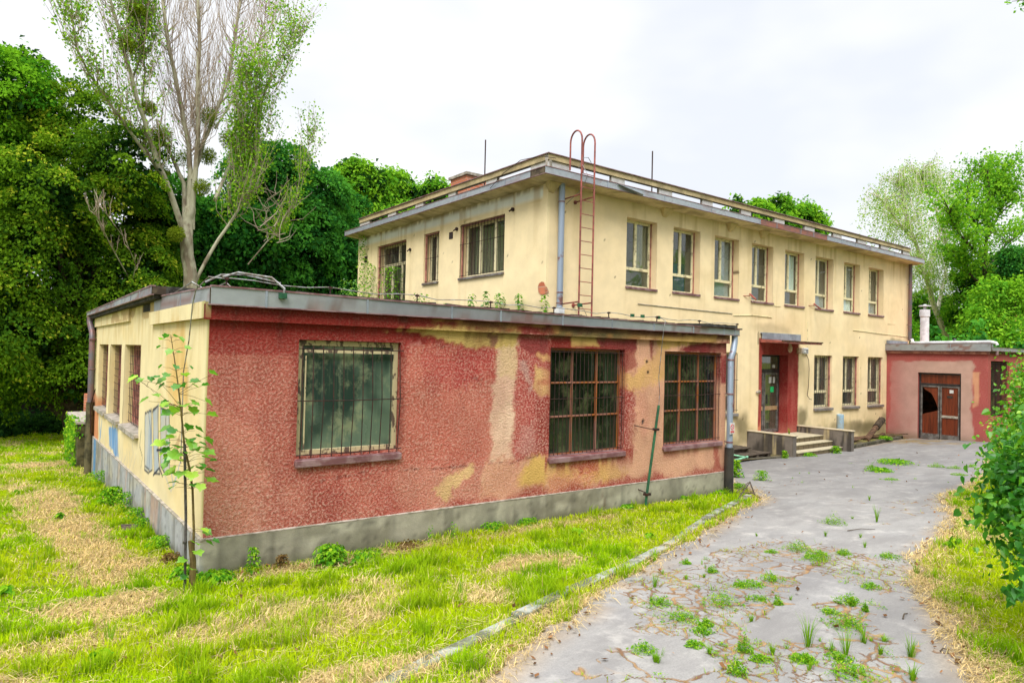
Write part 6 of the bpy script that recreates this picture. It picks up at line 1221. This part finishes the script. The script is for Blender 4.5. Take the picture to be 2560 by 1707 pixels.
def lateral(p, tip, sz, n=1):
    p = Vector(p); tip = Vector(tip); b.tube([p, p.lerp(tip, .5) + Vector((0, 0, .012)), tip], [.0024, .002, .0015], 4, cap=False); d_ = (tip - p).normalized(); LS.append((tip + d_ * sz * .4, Vector((0, 0, 1)) + d_ * .25 + Vector((r2.uniform(-.65, .65), r2.uniform(-.65, .65), 0)), d_ + Vector((r2.uniform(-.3, .3), r2.uniform(-.3, .3), -.25 - .4 * r2.random())), sz, r2.random()))
for i_ in range(24):
    f_ = min(.98, .26 + .72 * (i_ / 23) ** 1.15 + r2.uniform(-.025, .025)); k_ = f_ * (len(SP) - 1); j_ = int(min(k_, len(SP) - 2)); p = SP[j_].lerp(SP[j_ + 1], k_ - j_); a0 = r2.uniform(0, 3.14)
    sz = (.13 if f_ < .75 else .085) * r2.uniform(.8, 1.15); ln = (.15 if f_ < .7 else .10) * r2.uniform(.7, 1.3)
    for s_ in (0, math.pi / 2, math.pi, 1.5 * math.pi)[: 4] if i_ < 16 else (0, math.pi): a = a0 + s_ + r2.uniform(-.3, .3); lateral(p, p + Vector((math.cos(a), math.sin(a), .25)) * ln, sz)
for (a, c, d1, e1) in ((345, 540, 440, 600), (345, 540, 0, 0), (680, 520, 0, 0), (395, 640, 0, 0), (660, 640, 0, 0), (440, 545, 0, 0), (670, 700, 0, 0), (640, 570, 0, 0)):
    tp_ = Vector(on(*k2(a, c), y=-.45 + r2.uniform(-.15, .12))); src = SP[5].lerp(SP[6], r2.random()); lateral(src, tp_, .12)
    if d1: 
        for q in ((360, 550), (400, 545), (420, 600)): lateral(src.lerp(tp_, .8), Vector(on(*k2(*q), y=-.45)), .09)
for (a, c) in ((640, 1240), (690, 1290), (610, 1300), (660, 1300), (570, 1380), (540, 1430), (600, 1420), (575, 1460), (620, 1345), (650, 1250)): lateral(Vector(on(*k2(600, c), y=-.45)), Vector(on(*k2(a, c), y=-.5 + r2.uniform(-.06, .06))), .11)
b.tube([SP[0] + Vector((0, 0, -.1)), SP[0].lerp(SP[1], .4), SP[0].lerp(SP[1], .8) + Vector((-.03, 0, 0))], [.035, .03, .022], 7); b.build('stem', m_stem, sap, True)
leaves('leaves', np.array([tuple(l[0]) for l in LS]), np.array([tuple(l[1]) for l in LS]), np.array([tuple(l[2]) for l in LS]), np.array([l[3] * (.7 + .35 * l[4]) for l in LS]), np.array([l[4] for l in LS]), lf_sap, sap, 'maple', .1)

# --- lilac bushes on the right
lb = px_lobes([(2575, 950, 24, 11.5), (2610, 900, 46, 11.5), (2556, 1010, 26, 11), (2610, 990, 60, 10.5), (2520, 1080, 32, 10.5), (2560, 1080, 46, 10), (2480, 1140, 22, 10.2), (2530, 1160, 42, 10), (2650, 940, 60, 11), (2650, 1090, 80, 10)])
shrub('upper lilac bush reaching over the yard in front of the red block', tuple((CAM + ray(2860, 1300) * 9.5)[:2]),  lb, lf_lilac, 380, 28, .062, 81, 12, 'lilac_bush', 'bush', shape='heart', crad=.26, stem=.014, flat_=.6, shell=(.4, 1.25), vb=.62)
lb = px_lobes([(2540, 1190, 40, 5.6), (2600, 1160, 80, 5.4), (2500, 1240, 32, 5.4), (2540, 1270, 48, 5.2), (2600, 1290, 70, 5.0), (2640, 1200, 110, 5.2), (2540, 1330, 22, 4.8), (2660, 1380, 90, 4.6)])
shrub('nearest lilac bush with heart-shaped leaves at the right edge', tuple((CAM + ray(2950, 1500) * 5.2)[:2]), lb, lf_lilac, 300, 15, .062, 82, 8, 'lilac_bush', 'bush', shape='heart', crad=.17, stem=.01, flat_=.7, shell=(.4, 1.25), vb=.3)
lb = px_lobes([(2560, 1440, 24, 4.0), (2550, 1490, 18, 3.9), (2590, 1460, 40, 4.1), (2570, 1530, 16, 3.9)])
shrub('low hanging lilac sprig with a few dark leaves at the right edge', tuple((CAM + ray(2850, 1500) * 4.2)[:2]), lb, lf_lilac, 14, 5, .07, 83, 3, 'lilac_sprig', 'bush', shape='heart', crad=.07, stem=.008, vb=.2)
# overhanging twig from a tree outside the picture, top right
ot = thing('overhanging_tree', 'leafy twig tip hanging into the top right corner from a tree outside', 'tree', (7.4, -6.6, .2))
D_ = 9.; P_ = [CAM + ray(u, v) * D_ for u, v in ((2900, -700), (2760, -200), (2620, -30), (2570, 0), (2530, 4))]; b = MB(); b.tube([(float(P_[0][0]), float(P_[0][1]), .1), (float(P_[0][0]), float(P_[0][1]), 3.5), tuple(P_[0])], [.16, .13, .08], 8); b.tube([tuple(p) for p in P_], [.06, .03, .012, .006, .003], 5)
b.tube([tuple(P_[2]), tuple(CAM + ray(2590, 10) * D_), tuple(CAM + ray(2556, 24) * D_)], [.008, .005, .003], 4); b.build('branch', m_bark2, ot, True)
C_ = []; g = np.random.default_rng(91)
for (u, v, n_, s_) in ((2520, 2, 7, 9), (2545, 0, 8, 10), (2552, 22, 7, 8), (2600, -10, 14, 20), (2700, -120, 40, 60), (2800, -300, 80, 120)):
    for _ in range(n_): C_.append(CAM + ray(u + g.normal(0, s_), v + g.normal(0, s_ * .7)) * (D_ + g.normal(0, .12)))
C_ = np.array(C_); n_ = len(C_); leaves('leaves', C_, rdir(g, n_) + [0, 0, .8], rdir(g, n_) + [0, 0, -.4], .06 * (.7 + .5 * g.random(n_)), g.random(n_), lf_bright, ot)

# trees on the far side of the yard, outside the picture but mirrored in the window panes
for i_, (x, y, h_, lab) in enumerate(((5.5, -14.5, 9, 'leafy tree across the yard nearest the camera'), (11.5, -13.5, 10, 'second leafy tree across the yard'), (17.5, -14, 9.5, 'third leafy tree across the yard'), (24, -13, 10, 'fourth leafy tree across the yard'), (31, -10, 9, 'last leafy tree across the yard by the red block'))):
    lb = [(x, y, h_ * .62, 3.2, 3., h_ * .36), (x - 1.8, y + .6, h_ * .42, 2.2, 2., h_ * .3), (x + 1.9, y + .4, h_ * .45, 2.2, 2., h_ * .32)]; tree(lab, (x, y), lb, lf_bright if i_ % 2 else lf_maple2, 170, 45, .34, 600 + i_, .25, 1., name='leafy_tree', group='trees across the yard', fill=False)

# ---------------------------------------------------------------- small plants
def weed(name, label, cat, p, R, H, n, seed, kind='leafy', mat=None, group=None, size=None):
    """one small plant as a single mesh; base at p"""
    g = np.random.default_rng(seed); p = np.array(p, float)
    if kind == 'grass':
        a = g.random(n) * 6.283; ln = H * (.5 + .6 * g.random(n)); pos = p + np.stack([np.cos(a), np.sin(a), 0 * a], 1) * (R * .25 * g.random(n))[:, None]
        c = np.array([(.10, .24, .015)]) + np.array([(.12, .16, .0)]) * g.random(n)[:, None]; o = blades(name, pos, ln, np.full(n, size or .006) * (.7 + .6 * g.random(n)), .2 + .8 * R / H * g.random(n), a, c, m_blade, None, 1.)
    elif kind == 'mat':
        a = g.random(n) * 6.283; rr = R * g.random(n) ** .7; m5 = fbm(a * 1.2, rr * 6 / R, 2, seed % 97); rr = rr * (.35 + 1.3 * m5); q = p + np.stack([rr * np.cos(a), rr * np.sin(a), H * g.random(n) * (.25 + 1.3 * m5) * np.clip(1.3 - rr / R, .15, 1)], 1)
        o = leaves(name, q, g.normal(0, .6, (n, 3)) + [0, 0, 1], g.normal(0, 1, (n, 3)) + [0, 0, .8], (size or .022) * (.5 + .9 * g.random(n)), np.clip(.55 + .3 * g.normal(size=n), 0, 1), mat or lf_ground, None, 'lance')
    else:
        a = g.random(n) * 6.283; f_ = g.random(n); rr = R * (.15 + .85 * g.random(n)) * (1 - .45 * f_); q = p + np.stack([rr * np.cos(a), rr * np.sin(a), H * f_ ** .8], 1); ax = np.stack([np.cos(a), np.sin(a), .1 - .5 * g.random(n)], 1)
        o = leaves(name, q, np.stack([np.cos(a) * .4, np.sin(a) * .4, 1 + 0 * a], 1) + g.normal(0, .3, (n, 3)), ax, (size or .05) * (.6 + .7 * g.random(n)), g.random(n), mat or lf_ground, None, 'heart' if kind == 'heart' else 'dia')
    return tag(o, label, cat, group)
k6 = lambda a, b: (1600 + a * .40816, 1150 + b * .40816)
WE = [(1190, 395, .16, .16, 'mat'), (940, 545, .17, .13, 'mat'), (1060, 590, .13, .10, 'mat'), (1110, 625, .15, .07, 'mat'), (1190, 580, .10, .07, 'mat'), (1525, 590, .14, .06, 'mat'), (830, 580, .10, .05, 'mat'), (740, 740, .14, .10, 'mat'), (690, 775, .16, .06, 'mat'), (600, 760, .10, .06, 'mat'), (505, 910, .17, .13, 'mat'), (120, 880, .13, .09, 'mat'), (180, 980, .17, .07, 'mat'), (870, 915, .045, .09, 'mat'), (740, 885, .13, .04, 'mat'), (1245, 870, .12, .08, 'mat'), (1200, 950, .09, .06, 'mat'), (1300, 1010, .14, .10, 'mat'), (440, 1040, .06, .07, 'mat'), (310, 1050, .09, .06, 'mat'), (240, 1140, .08, .05, 'mat'), (930, 1210, .09, .05, 'mat'), (1130, 1220, .1, .05, 'mat'), (740, 1255, .08, .04, 'mat'), (1300, 1310, .17, .07, 'mat'), (1060, 1280, .06, .06, 'mat'), (590, 1180, .06, .16, 'mat'), (590, 1300, .07, .12, 'mat'), (40, 1150, .1, .08, 'mat'), (1340, 790, .1, .08, 'mat'), (425, 680, .07, .09, 'mat'), (270, 640, .06, .06, 'mat'), (1340, 900, .03, .13, 'mat'), (1395, 920, .03, .1, 'mat'), (1820, 45, .2, .12, 'mat'), (1930, 55, .16, .1, 'mat'), (2030, 45, .13, .1, 'mat'), (1540, 125, .2, .05, 'mat'), (1960, 95, .2, .05, 'mat'), (1420, 45, .12, .08, 'mat'), (1530, 15, .3, .12, 'mat'),
      (1000, 1110, .11, .26, 'grass'), (1250, 1180, .12, .24, 'grass'), (1330, 1120, .09, .16, 'grass'), (1630, 1200, .09, .18, 'grass'), (1690, 1330, .07, .14, 'grass'), (1450, 385, .05, .30, 'grass'), (1300, 365, .05, .07, 'grass'), (1405, 250, .04, .12, 'grass'), (1740, 720, .07, .16, 'grass'), (1775, 730, .05, .12, 'grass'), (1385, 540, .05, .1, 'grass'), (120, 800, .06, .16, 'grass'), (440, 1210, .05, .08, 'grass'), (1530, 1110, .09, .06, 'grass'), (85, 1240, .05, .09, 'grass'), (185, 1240, .05, .08, 'grass'), (830, 1180, .05, .1, 'grass'), (1470, 1170, .05, .09, 'grass'), (715, 470, .03, .06, 'grass'), (1135, 470, .04, .1, 'grass'), (1350, 480, .04, .08, 'grass'), (145, 1280, .05, .08, 'grass'), (615, 990, .05, .08, 'grass'), (270, 720, .04, .07, 'grass'), (350, 715, .04, .06, 'grass')]
CNT = {}
for i_, (a, c, R, H, kd_) in enumerate(WE):
    p = ground_hit(*k6(a, c)); p = snap(p, .08) if c > 500 else p; p[2] += .005; dist = 'near' if c > 1000 else 'middle' if c > 400 else 'far'; dk = (kd_, dist, R > .12 if kd_ == 'mat' else H > .15)
    lab = {('mat', 'near', True): 'broad low green weed mat in the nearest asphalt cracks', ('mat', 'near', False): 'small low green weed in the nearest asphalt cracks', ('mat', 'middle', True): 'broad leafy weed clump in the crazed middle of the asphalt', ('mat', 'middle', False): 'small leafy weed in the crazed middle of the asphalt', ('mat', 'far', True): 'wide weed clump on the far half of the asphalt', ('mat', 'far', False): 'small weed clump on the far half of the asphalt',
           ('grass', 'near', True): 'tall upright grass tuft in the nearest asphalt cracks', ('grass', 'near', False): 'short grass tuft in the nearest asphalt cracks', ('grass', 'middle', True): 'tall grass stalks in the middle of the asphalt', ('grass', 'middle', False): 'short grass tuft in the middle of the asphalt', ('grass', 'far', True): 'single tall grass stalk on the smooth far asphalt', ('grass', 'far', False): 'small grass tuft on the smooth far asphalt'}[dk]
    weed('grass_tuft' if kd_ == 'grass' else 'weed', lab, 'grass tuft' if kd_ == 'grass' else 'weed', p, R, H, 34 if kd_ == 'grass' else int(260 + 2600 * R), 300 + i_, kd_, None, lab.split(' in the ')[0] + 's', .005 if kd_ == 'grass' else .026)
g = np.random.default_rng(777)
for i_ in range(64):                    # small sprouts scattered along the cracks
    a, c = [(g.uniform(-100, 1700), g.uniform(560, 1340)), (g.uniform(900, 1900), g.uniform(0, 200))][i_ > 52]; p = ground_hit(*k6(a, c)); 
    if asdist(np.array([p[0]]), np.array([p[1]]))[0] > -.1: continue
    p = snap(p, .15); p[2] += .005; tall = g.random() < .35; lab = ('tiny sprout of grass in a fine crack of the ' if tall else 'tiny green sprout in a fine crack of the ') + ('nearest' if c > 1000 else 'crazed middle' if c > 400 else 'far') + ' asphalt'
    weed('sprout', lab, 'sprout', p, .03 + .05 * g.random(), .03 + .07 * g.random(), 10 if tall else 60, 800 + i_, 'grass' if tall else 'mat', None, 'tiny sprouts in the asphalt cracks', .005 if tall else .02)
# plants along the plinths: photo point of the foot, radius, height
PW = [(k2, 880, 1450, .10, .30, 'leafy', 'thin leafy weed against the front plinth near the corner'), (k2, 1015, 1420, .10, .16, 'brown', 'brown withered weed against the front plinth'), (k2, 1240, 1400, .26, .22, 'heart', 'dark leafy bramble clump against the front plinth below the first window'), (k2, 700, 1480, .28, .10, 'heart', 'low leafy ground plants at the annex corner'), (k2, 560, 1470, .16, .14, 'heart', 'leafy plants around the foot of the stake'),
      (k2, 165, 1040, .32, .34, 'leafy', 'bushy weed beside the side plinth below the third side window'), (k2, 230, 1120, .3, .3, 'heart', 'blue-green leafy clump along the side plinth'), (k2, 285, 1160, .26, .34, 'leafy', 'bright green weed clump in the middle of the side plinth'), (k2, 340, 1215, .26, .26, 'leafy', 'weed clump beside a fallen tile at the side plinth'), (k2, 380, 1240, .16, .18, 'leafy', 'small weed clump near the corner on the side plinth'), (k2, 450, 1330, .24, .18, 'leafy', 'straggly weeds at the side plinth nearest the sapling'), (k2, 500, 1385, .16, .1, 'brown', 'dry weed beside the sapling on the side plinth'),
      (lambda a, b: (600 + a * .38265, 1250 + b * .38265), 830, 380, .3, .1, 'leafy', 'low weeds at the middle of the front plinth'), (lambda a, b: (600 + a * .38265, 1250 + b * .38265), 1100, 315, .3, .08, 'brown', 'yellowing weeds along the front plinth'), (lambda a, b: (600 + a * .38265, 1250 + b * .38265), 1245, 295, .06, .26, 'leafy', 'upright weed standing against the front plinth'), (lambda a, b: (600 + a * .38265, 1250 + b * .38265), 1385, 265, .06, .26, 'leafy', 'second upright weed standing against the front plinth'), (lambda a, b: (600 + a * .38265, 1250 + b * .38265), 1650, 200, .3, .14, 'leafy', 'green weeds on the front plinth below the middle window'), (lambda a, b: (600 + a * .38265, 1250 + b * .38265), 1860, 160, .3, .12, 'leafy', 'green weeds left of the leaning green pole'),
      (k4, 920, 1500, .16, .10, 'heart', 'leafy weed left of the foot of the green pole'), (k4, 1320, 1430, .1, .08, 'heart', 'tiny leafy weed under the last front window'), (k4, 1420, 1400, .05, .12, 'brown', 'dark dead stalk under the last front window'), (k4, 1560, 1385, .2, .08, 'heart', 'low weeds left of the black drain pipe'), (k4, 1680, 1270, .18, .4, 'heart', 'tall leafy weed right of the black drain pipe'), (k4, 1700, 1350, .22, .12, 'leafy', 'leafy weeds behind the broken laths'), (k4, 1860, 1290, .22, .22, 'leafy', 'grassy clump at the corner of the asphalt')]
for i_, (kf, a, c, R, H, kd_, lab) in enumerate(PW):
    p = ground_hit(*kf(a, c)); p[0] = p[0] if not (0 < p[1] < 11) or p[0] > 9 else min(p[0], -.1); p[2] = gz(p[0], p[1]) - .01
    weed('weed', lab, 'weed', p, R if R > .07 else .09, H, int(140 + 1400 * R * (1 + H)) if R > .07 else 38, 400 + i_, 'leafy' if kd_ == 'brown' else kd_, leafm_brown if kd_ == 'brown' else None, None, .045 if kd_ == 'heart' else .032)
for i_, (u, v, R, H, lab) in enumerate(((1962, 1146, .12, .22, 'leafy weed at the foot of the left step wall'), (1870, 1140, .25, .14, 'low weeds beside the mint-green frame'), (2090, 1133, .2, .22, 'grassy weed growing at the foot of the steps'), (2170, 1055, .12, .3, 'thin weed against the yellow wall right of the blue pipe stub'), (2210, 1105, .35, .12, 'low weeds on the debris bed'), (2240, 1160, .6, .12, 'wide patch of weeds in front of the red block'), (2200, 1180, .4, .1, 'weeds spreading over the asphalt before the red block'), (2410, 1098, .25, .14, 'weeds at the right jamb of the double door'), (2020, 1140, .3, .1, 'weeds along the bottom step'), (1936, 1075, .04, .28, 'grass stalk growing by the entrance door'))):
    p = ground_hit(u, v); p = np.array([p[0], min(p[1], 4.1), gz(p[0], min(p[1], 4.1)) + (.1 if 'bed' in lab or 'blue' in lab else 0)])
    if 'entrance door' in lab: p = np.array([18.3, 4.0, -.01])
    weed('weed', lab, 'weed', p, R, H, int(200 + 900 * R) if R > .05 else 22, 450 + i_, 'leafy' if R > .05 else 'grass', None, None, .05 if R > .05 else .012)
g = np.random.default_rng(888)
for i_ in range(34):                    # broad-leaved weeds and seed stalks in the lawn
    x, y = [(g.uniform(-4.5, -.5), g.uniform(-4, 9)), (g.uniform(-1.5, 7), g.uniform(-3.2, -.5)), (g.uniform(5.5, 9), g.uniform(-5.4, -4.3))][i_ % 3]
    if asdist(np.array([x]), np.array([y]))[0] < .15 or in_build(x, y): continue
    st = i_ % 2; wh = ('on the left lawn beside the graffitied wall', 'on the grass strip in front of the red wall', 'on the grassy verge right of the asphalt')[i_ % 3]
    weed('lawn_weed', ('tall pale grass stalks ' if st else 'flat broad-leaved weed ') + wh, 'weed', (x, y, float(gz(x, y)) + (.0 if st else .02)), .09 if st else .10, .30 if st else .07, 14 if st else 30, 900 + i_, 'grass' if st else 'heart', None, 'weeds in the lawn', .005 if st else .07)
# roof plants on the annex
for i_, (u, vt, y_, R, lab, m_) in enumerate(((885, 700, 12.4, .55, 'yellow-green shrub growing on the annex roof edge', lf_sap), (925, 585, 14.2, .22, 'slender leafy shoot climbing beside the roof door', lf_ground), (940, 660, 13.6, .3, 'leafy shoot between the shrub and the roof door', lf_ground), (990, 668, 12.0, .45, 'leafy shrub growing in front of the barred roof door', lf_maple2), (1180, 735, 6.9, .14, 'small sprig on the roof below the wide side window', lf_sap), (1215, 728, 6.2, .10, 'thin pale sprig on the roof right of the wide side window', lf_sap), (1248, 733, 6.0, .18, 'sparse green sprigs on the roof by the yellow wall', lf_sap), (1305, 735, 5.2, .12, 'upright sprig on the roof near the building corner', lf_sap), (1362, 738, 4.2, .12, 'leafy tuft on the roof at the brick patch', lf_ground), (1115, 757, 7.2, .1, 'tiny sprig on the roof left of the wide window', lf_sap), (1050, 735, 9.5, .3, 'low greenery on the roof below the narrow window', lf_ground))):
    p = on(u, vt, y=y_); H = p[2] - 3.05; p[0] = min(p[0], X2 - .15 if y_ > 4.4 else 8.2); p[2] = 3.05; n_ = int(50 + 500 * R * H); R = R * 1.5
    o = weed('roof_plant', lab, 'plant', p, R, H, n_, 500 + i_, 'leafy', m_, None, .08)

# ---------------------------------------------------------------- loose things
def slats(parent, z, x0, x1, y0, y1, n, m_):
    for i in range(n): b = MB(); a = y0 + (y1 - y0) * i / n; b.box((x0, a, z), (x1, a + (y1 - y0) / n * .72, z + .022)); b.build('slat', m_, parent)
p = (14.7, 3.55); zg = float(gz(*p)) + .03
pal = thing('wooden_pallet', 'weathered wooden pallet lying left of the entrance steps', 'pallet', (15.2, 3.6, zg))
slats(pal, zg + .12, 14.55, 15.9, 3.15, 4.05, 6, m_timber); slats(pal, zg, 14.55, 15.9, 3.15, 4.05, 3, m_timber)
for i in range(3): b = MB(); b.box((14.6 + i * .58, 3.16, zg + .022), (14.72 + i * .58, 4.04, zg + .12)); b.build('bearer', m_timber, pal)
pal = thing('wooden_pallet', 'second weathered pallet stacked askew on the first, nearer the annex', 'pallet', (14.4, 3.8, zg + .15))
slats(pal, zg + .25, 13.6, 15.5, 3.5, 4.3, 5, m_timber)
for i in range(3): b = MB(); b.box((13.7 + i * .8, 3.5, zg + .145), (13.82 + i * .8, 4.3, zg + .25)); b.build('bearer', m_timber, pal)
mf = thing('metal_frame', 'mint-green metal frame lying on the ground behind the annex corner', 'frame', (13.3, 3.0, float(gz(13.3, 3)))); b = MB(); z = float(gz(13.4, 3)) + .09
for q in (((12.0, 2.5), (14.5, 3.0)), ((14.5, 3.0), (14.4, 3.45)), ((12.0, 3.0), (14.4, 3.45)), ((13.2, 2.75), (13.1, 3.2))): b.tube([(*q[0], z), (*q[1], z + .03)], .028, 4)
b.build('frame', m_mint, mf)
lg = thing('broken_post', 'short broken timber post leaning on the debris bed beside the red block', 'post', (22.6, 3.5, -.4)); q0, q1 = on(2165, 1100, y=3.45), on(2203, 1052, y=3.75); b = MB(); b.tube([tuple(q0), tuple(q0 * .3 + q1 * .7), tuple(q1)], [.10, .09, .085], 8); b.build('shaft', m_log, lg, True)
b = MB(); b.tube([tuple(q0 * .35 + q1 * .65), tuple(q1 + (q1 - q0) * .06)], .125, 8); [b.tube([tuple(q1), tuple(q1 + np.array(d_))], .012, 4) for d_ in ((.22, 0, .02), (-.2, 0, .12), (.1, .1, .14), (.3, -.05, -.12))]; b.build('broken_end', m_bark2, lg, True)
DEB = [((20.2, 3.6), 1.5, .16, 12, 'dark board lying on the bed right of the steps'), ((21.3, 3.5), 1.2, .3, 5, 'grey panel lying on the bed near the broken post'), ((22.9, 3.75), 1.3, .35, -8, 'pale flat board behind the broken post'), ((24.2, 3.8), 1.4, .12, 15, 'thin plank on the bed beside the red block'), ((24.9, 3.6), 1.2, .07, -22, 'long stick lying towards the double door')]
for (x, y), L_, w_, an, lab in DEB:
    z = float(gz(x, y)) + .17; c_, s_ = math.cos(R_(an)), math.sin(R_(an)); b = MB(); P = [(x + a * c_ - e * s_, y + a * s_ + e * c_) for a, e in ((-L_ / 2, -w_ / 2), (L_ / 2, -w_ / 2), (L_ / 2, w_ / 2), (-L_ / 2, w_ / 2))]; b.hexa([(*q, z + .03 * (i in (1, 2))) for i, q in enumerate(P)] + [(*q, z + .03 + .03 * (i in (1, 2))) for i, q in enumerate(P)]); tag(bevel(b.build('board', m_timber if 'dark' in lab else m_log), .004), lab, 'board')
# broken laths by the drain pipe
ll = thing('broken_laths', 'small heap of broken grey laths in the grass right of the black drain pipe', 'laths', (9.7, -.7, -.1)); q = [ground_hit(*k4(a, c)) for a, c in ((1680, 1450), (1765, 1350), (1700, 1395), (1810, 1400), (1770, 1350))]; b = MB()
b.tube([tuple(q[0] + [0, 0, .03]), tuple(q[1] + [-.1, -.1, .16])], .014, 4); b.tube([tuple(q[1] + [-.1, -.1, .17]), tuple(q[3] + [0, 0, .03])], .014, 4); b.tube([tuple(q[2] + [0, 0, .05]), tuple(q[3] + [0, 0, .06])], .012, 4); b.tube([tuple(q[2] + [0, 0.05, .05]), tuple(q[1] + [0, 0, .13])], .012, 4); b.build('lath', m_timber, ll)
# fallen tile by the side plinth, sticks and stones on the asphalt
p = ground_hit(*k2(315, 1245)); b = MB(); b.hexa([(p[0] - .12, p[1] - .1, p[2] + .02), (p[0] + .12, p[1] - .06, p[2] + .02), (p[0] + .12, p[1] + .12, p[2] + .04), (p[0] - .12, p[1] + .1, p[2] + .07), (p[0] - .12, p[1] - .1, p[2] + .04), (p[0] + .12, p[1] - .06, p[2] + .04), (p[0] + .12, p[1] + .12, p[2] + .06), (p[0] - .12, p[1] + .1, p[2] + .09)]); tag(b.build('roof_tile', m_timber), 'broken dark tile lying in the straw beside the side plinth', 'tile')
for i_, (a, c, e, f_, lab) in enumerate(((1270, 440, 1440, 432, 'thin curved twig on the smooth asphalt below the weed clump'), (1840, 1185, 1890, 1178, 'short dark twig near the right straw edge'), (1610, 985, 1640, 950, 'small straw twig lying across a crack'))):
    p, q = ground_hit(*k6(a, c)), ground_hit(*k6(e, f_)); b = MB(); b.tube([tuple(p + [0, 0, .02]), tuple((p + q) / 2 + [0, .01, .035]), tuple(q + [0, 0, .02])], [.006, .005, .003], 5); tag(b.build('twig', m_bark2), lab, 'twig')
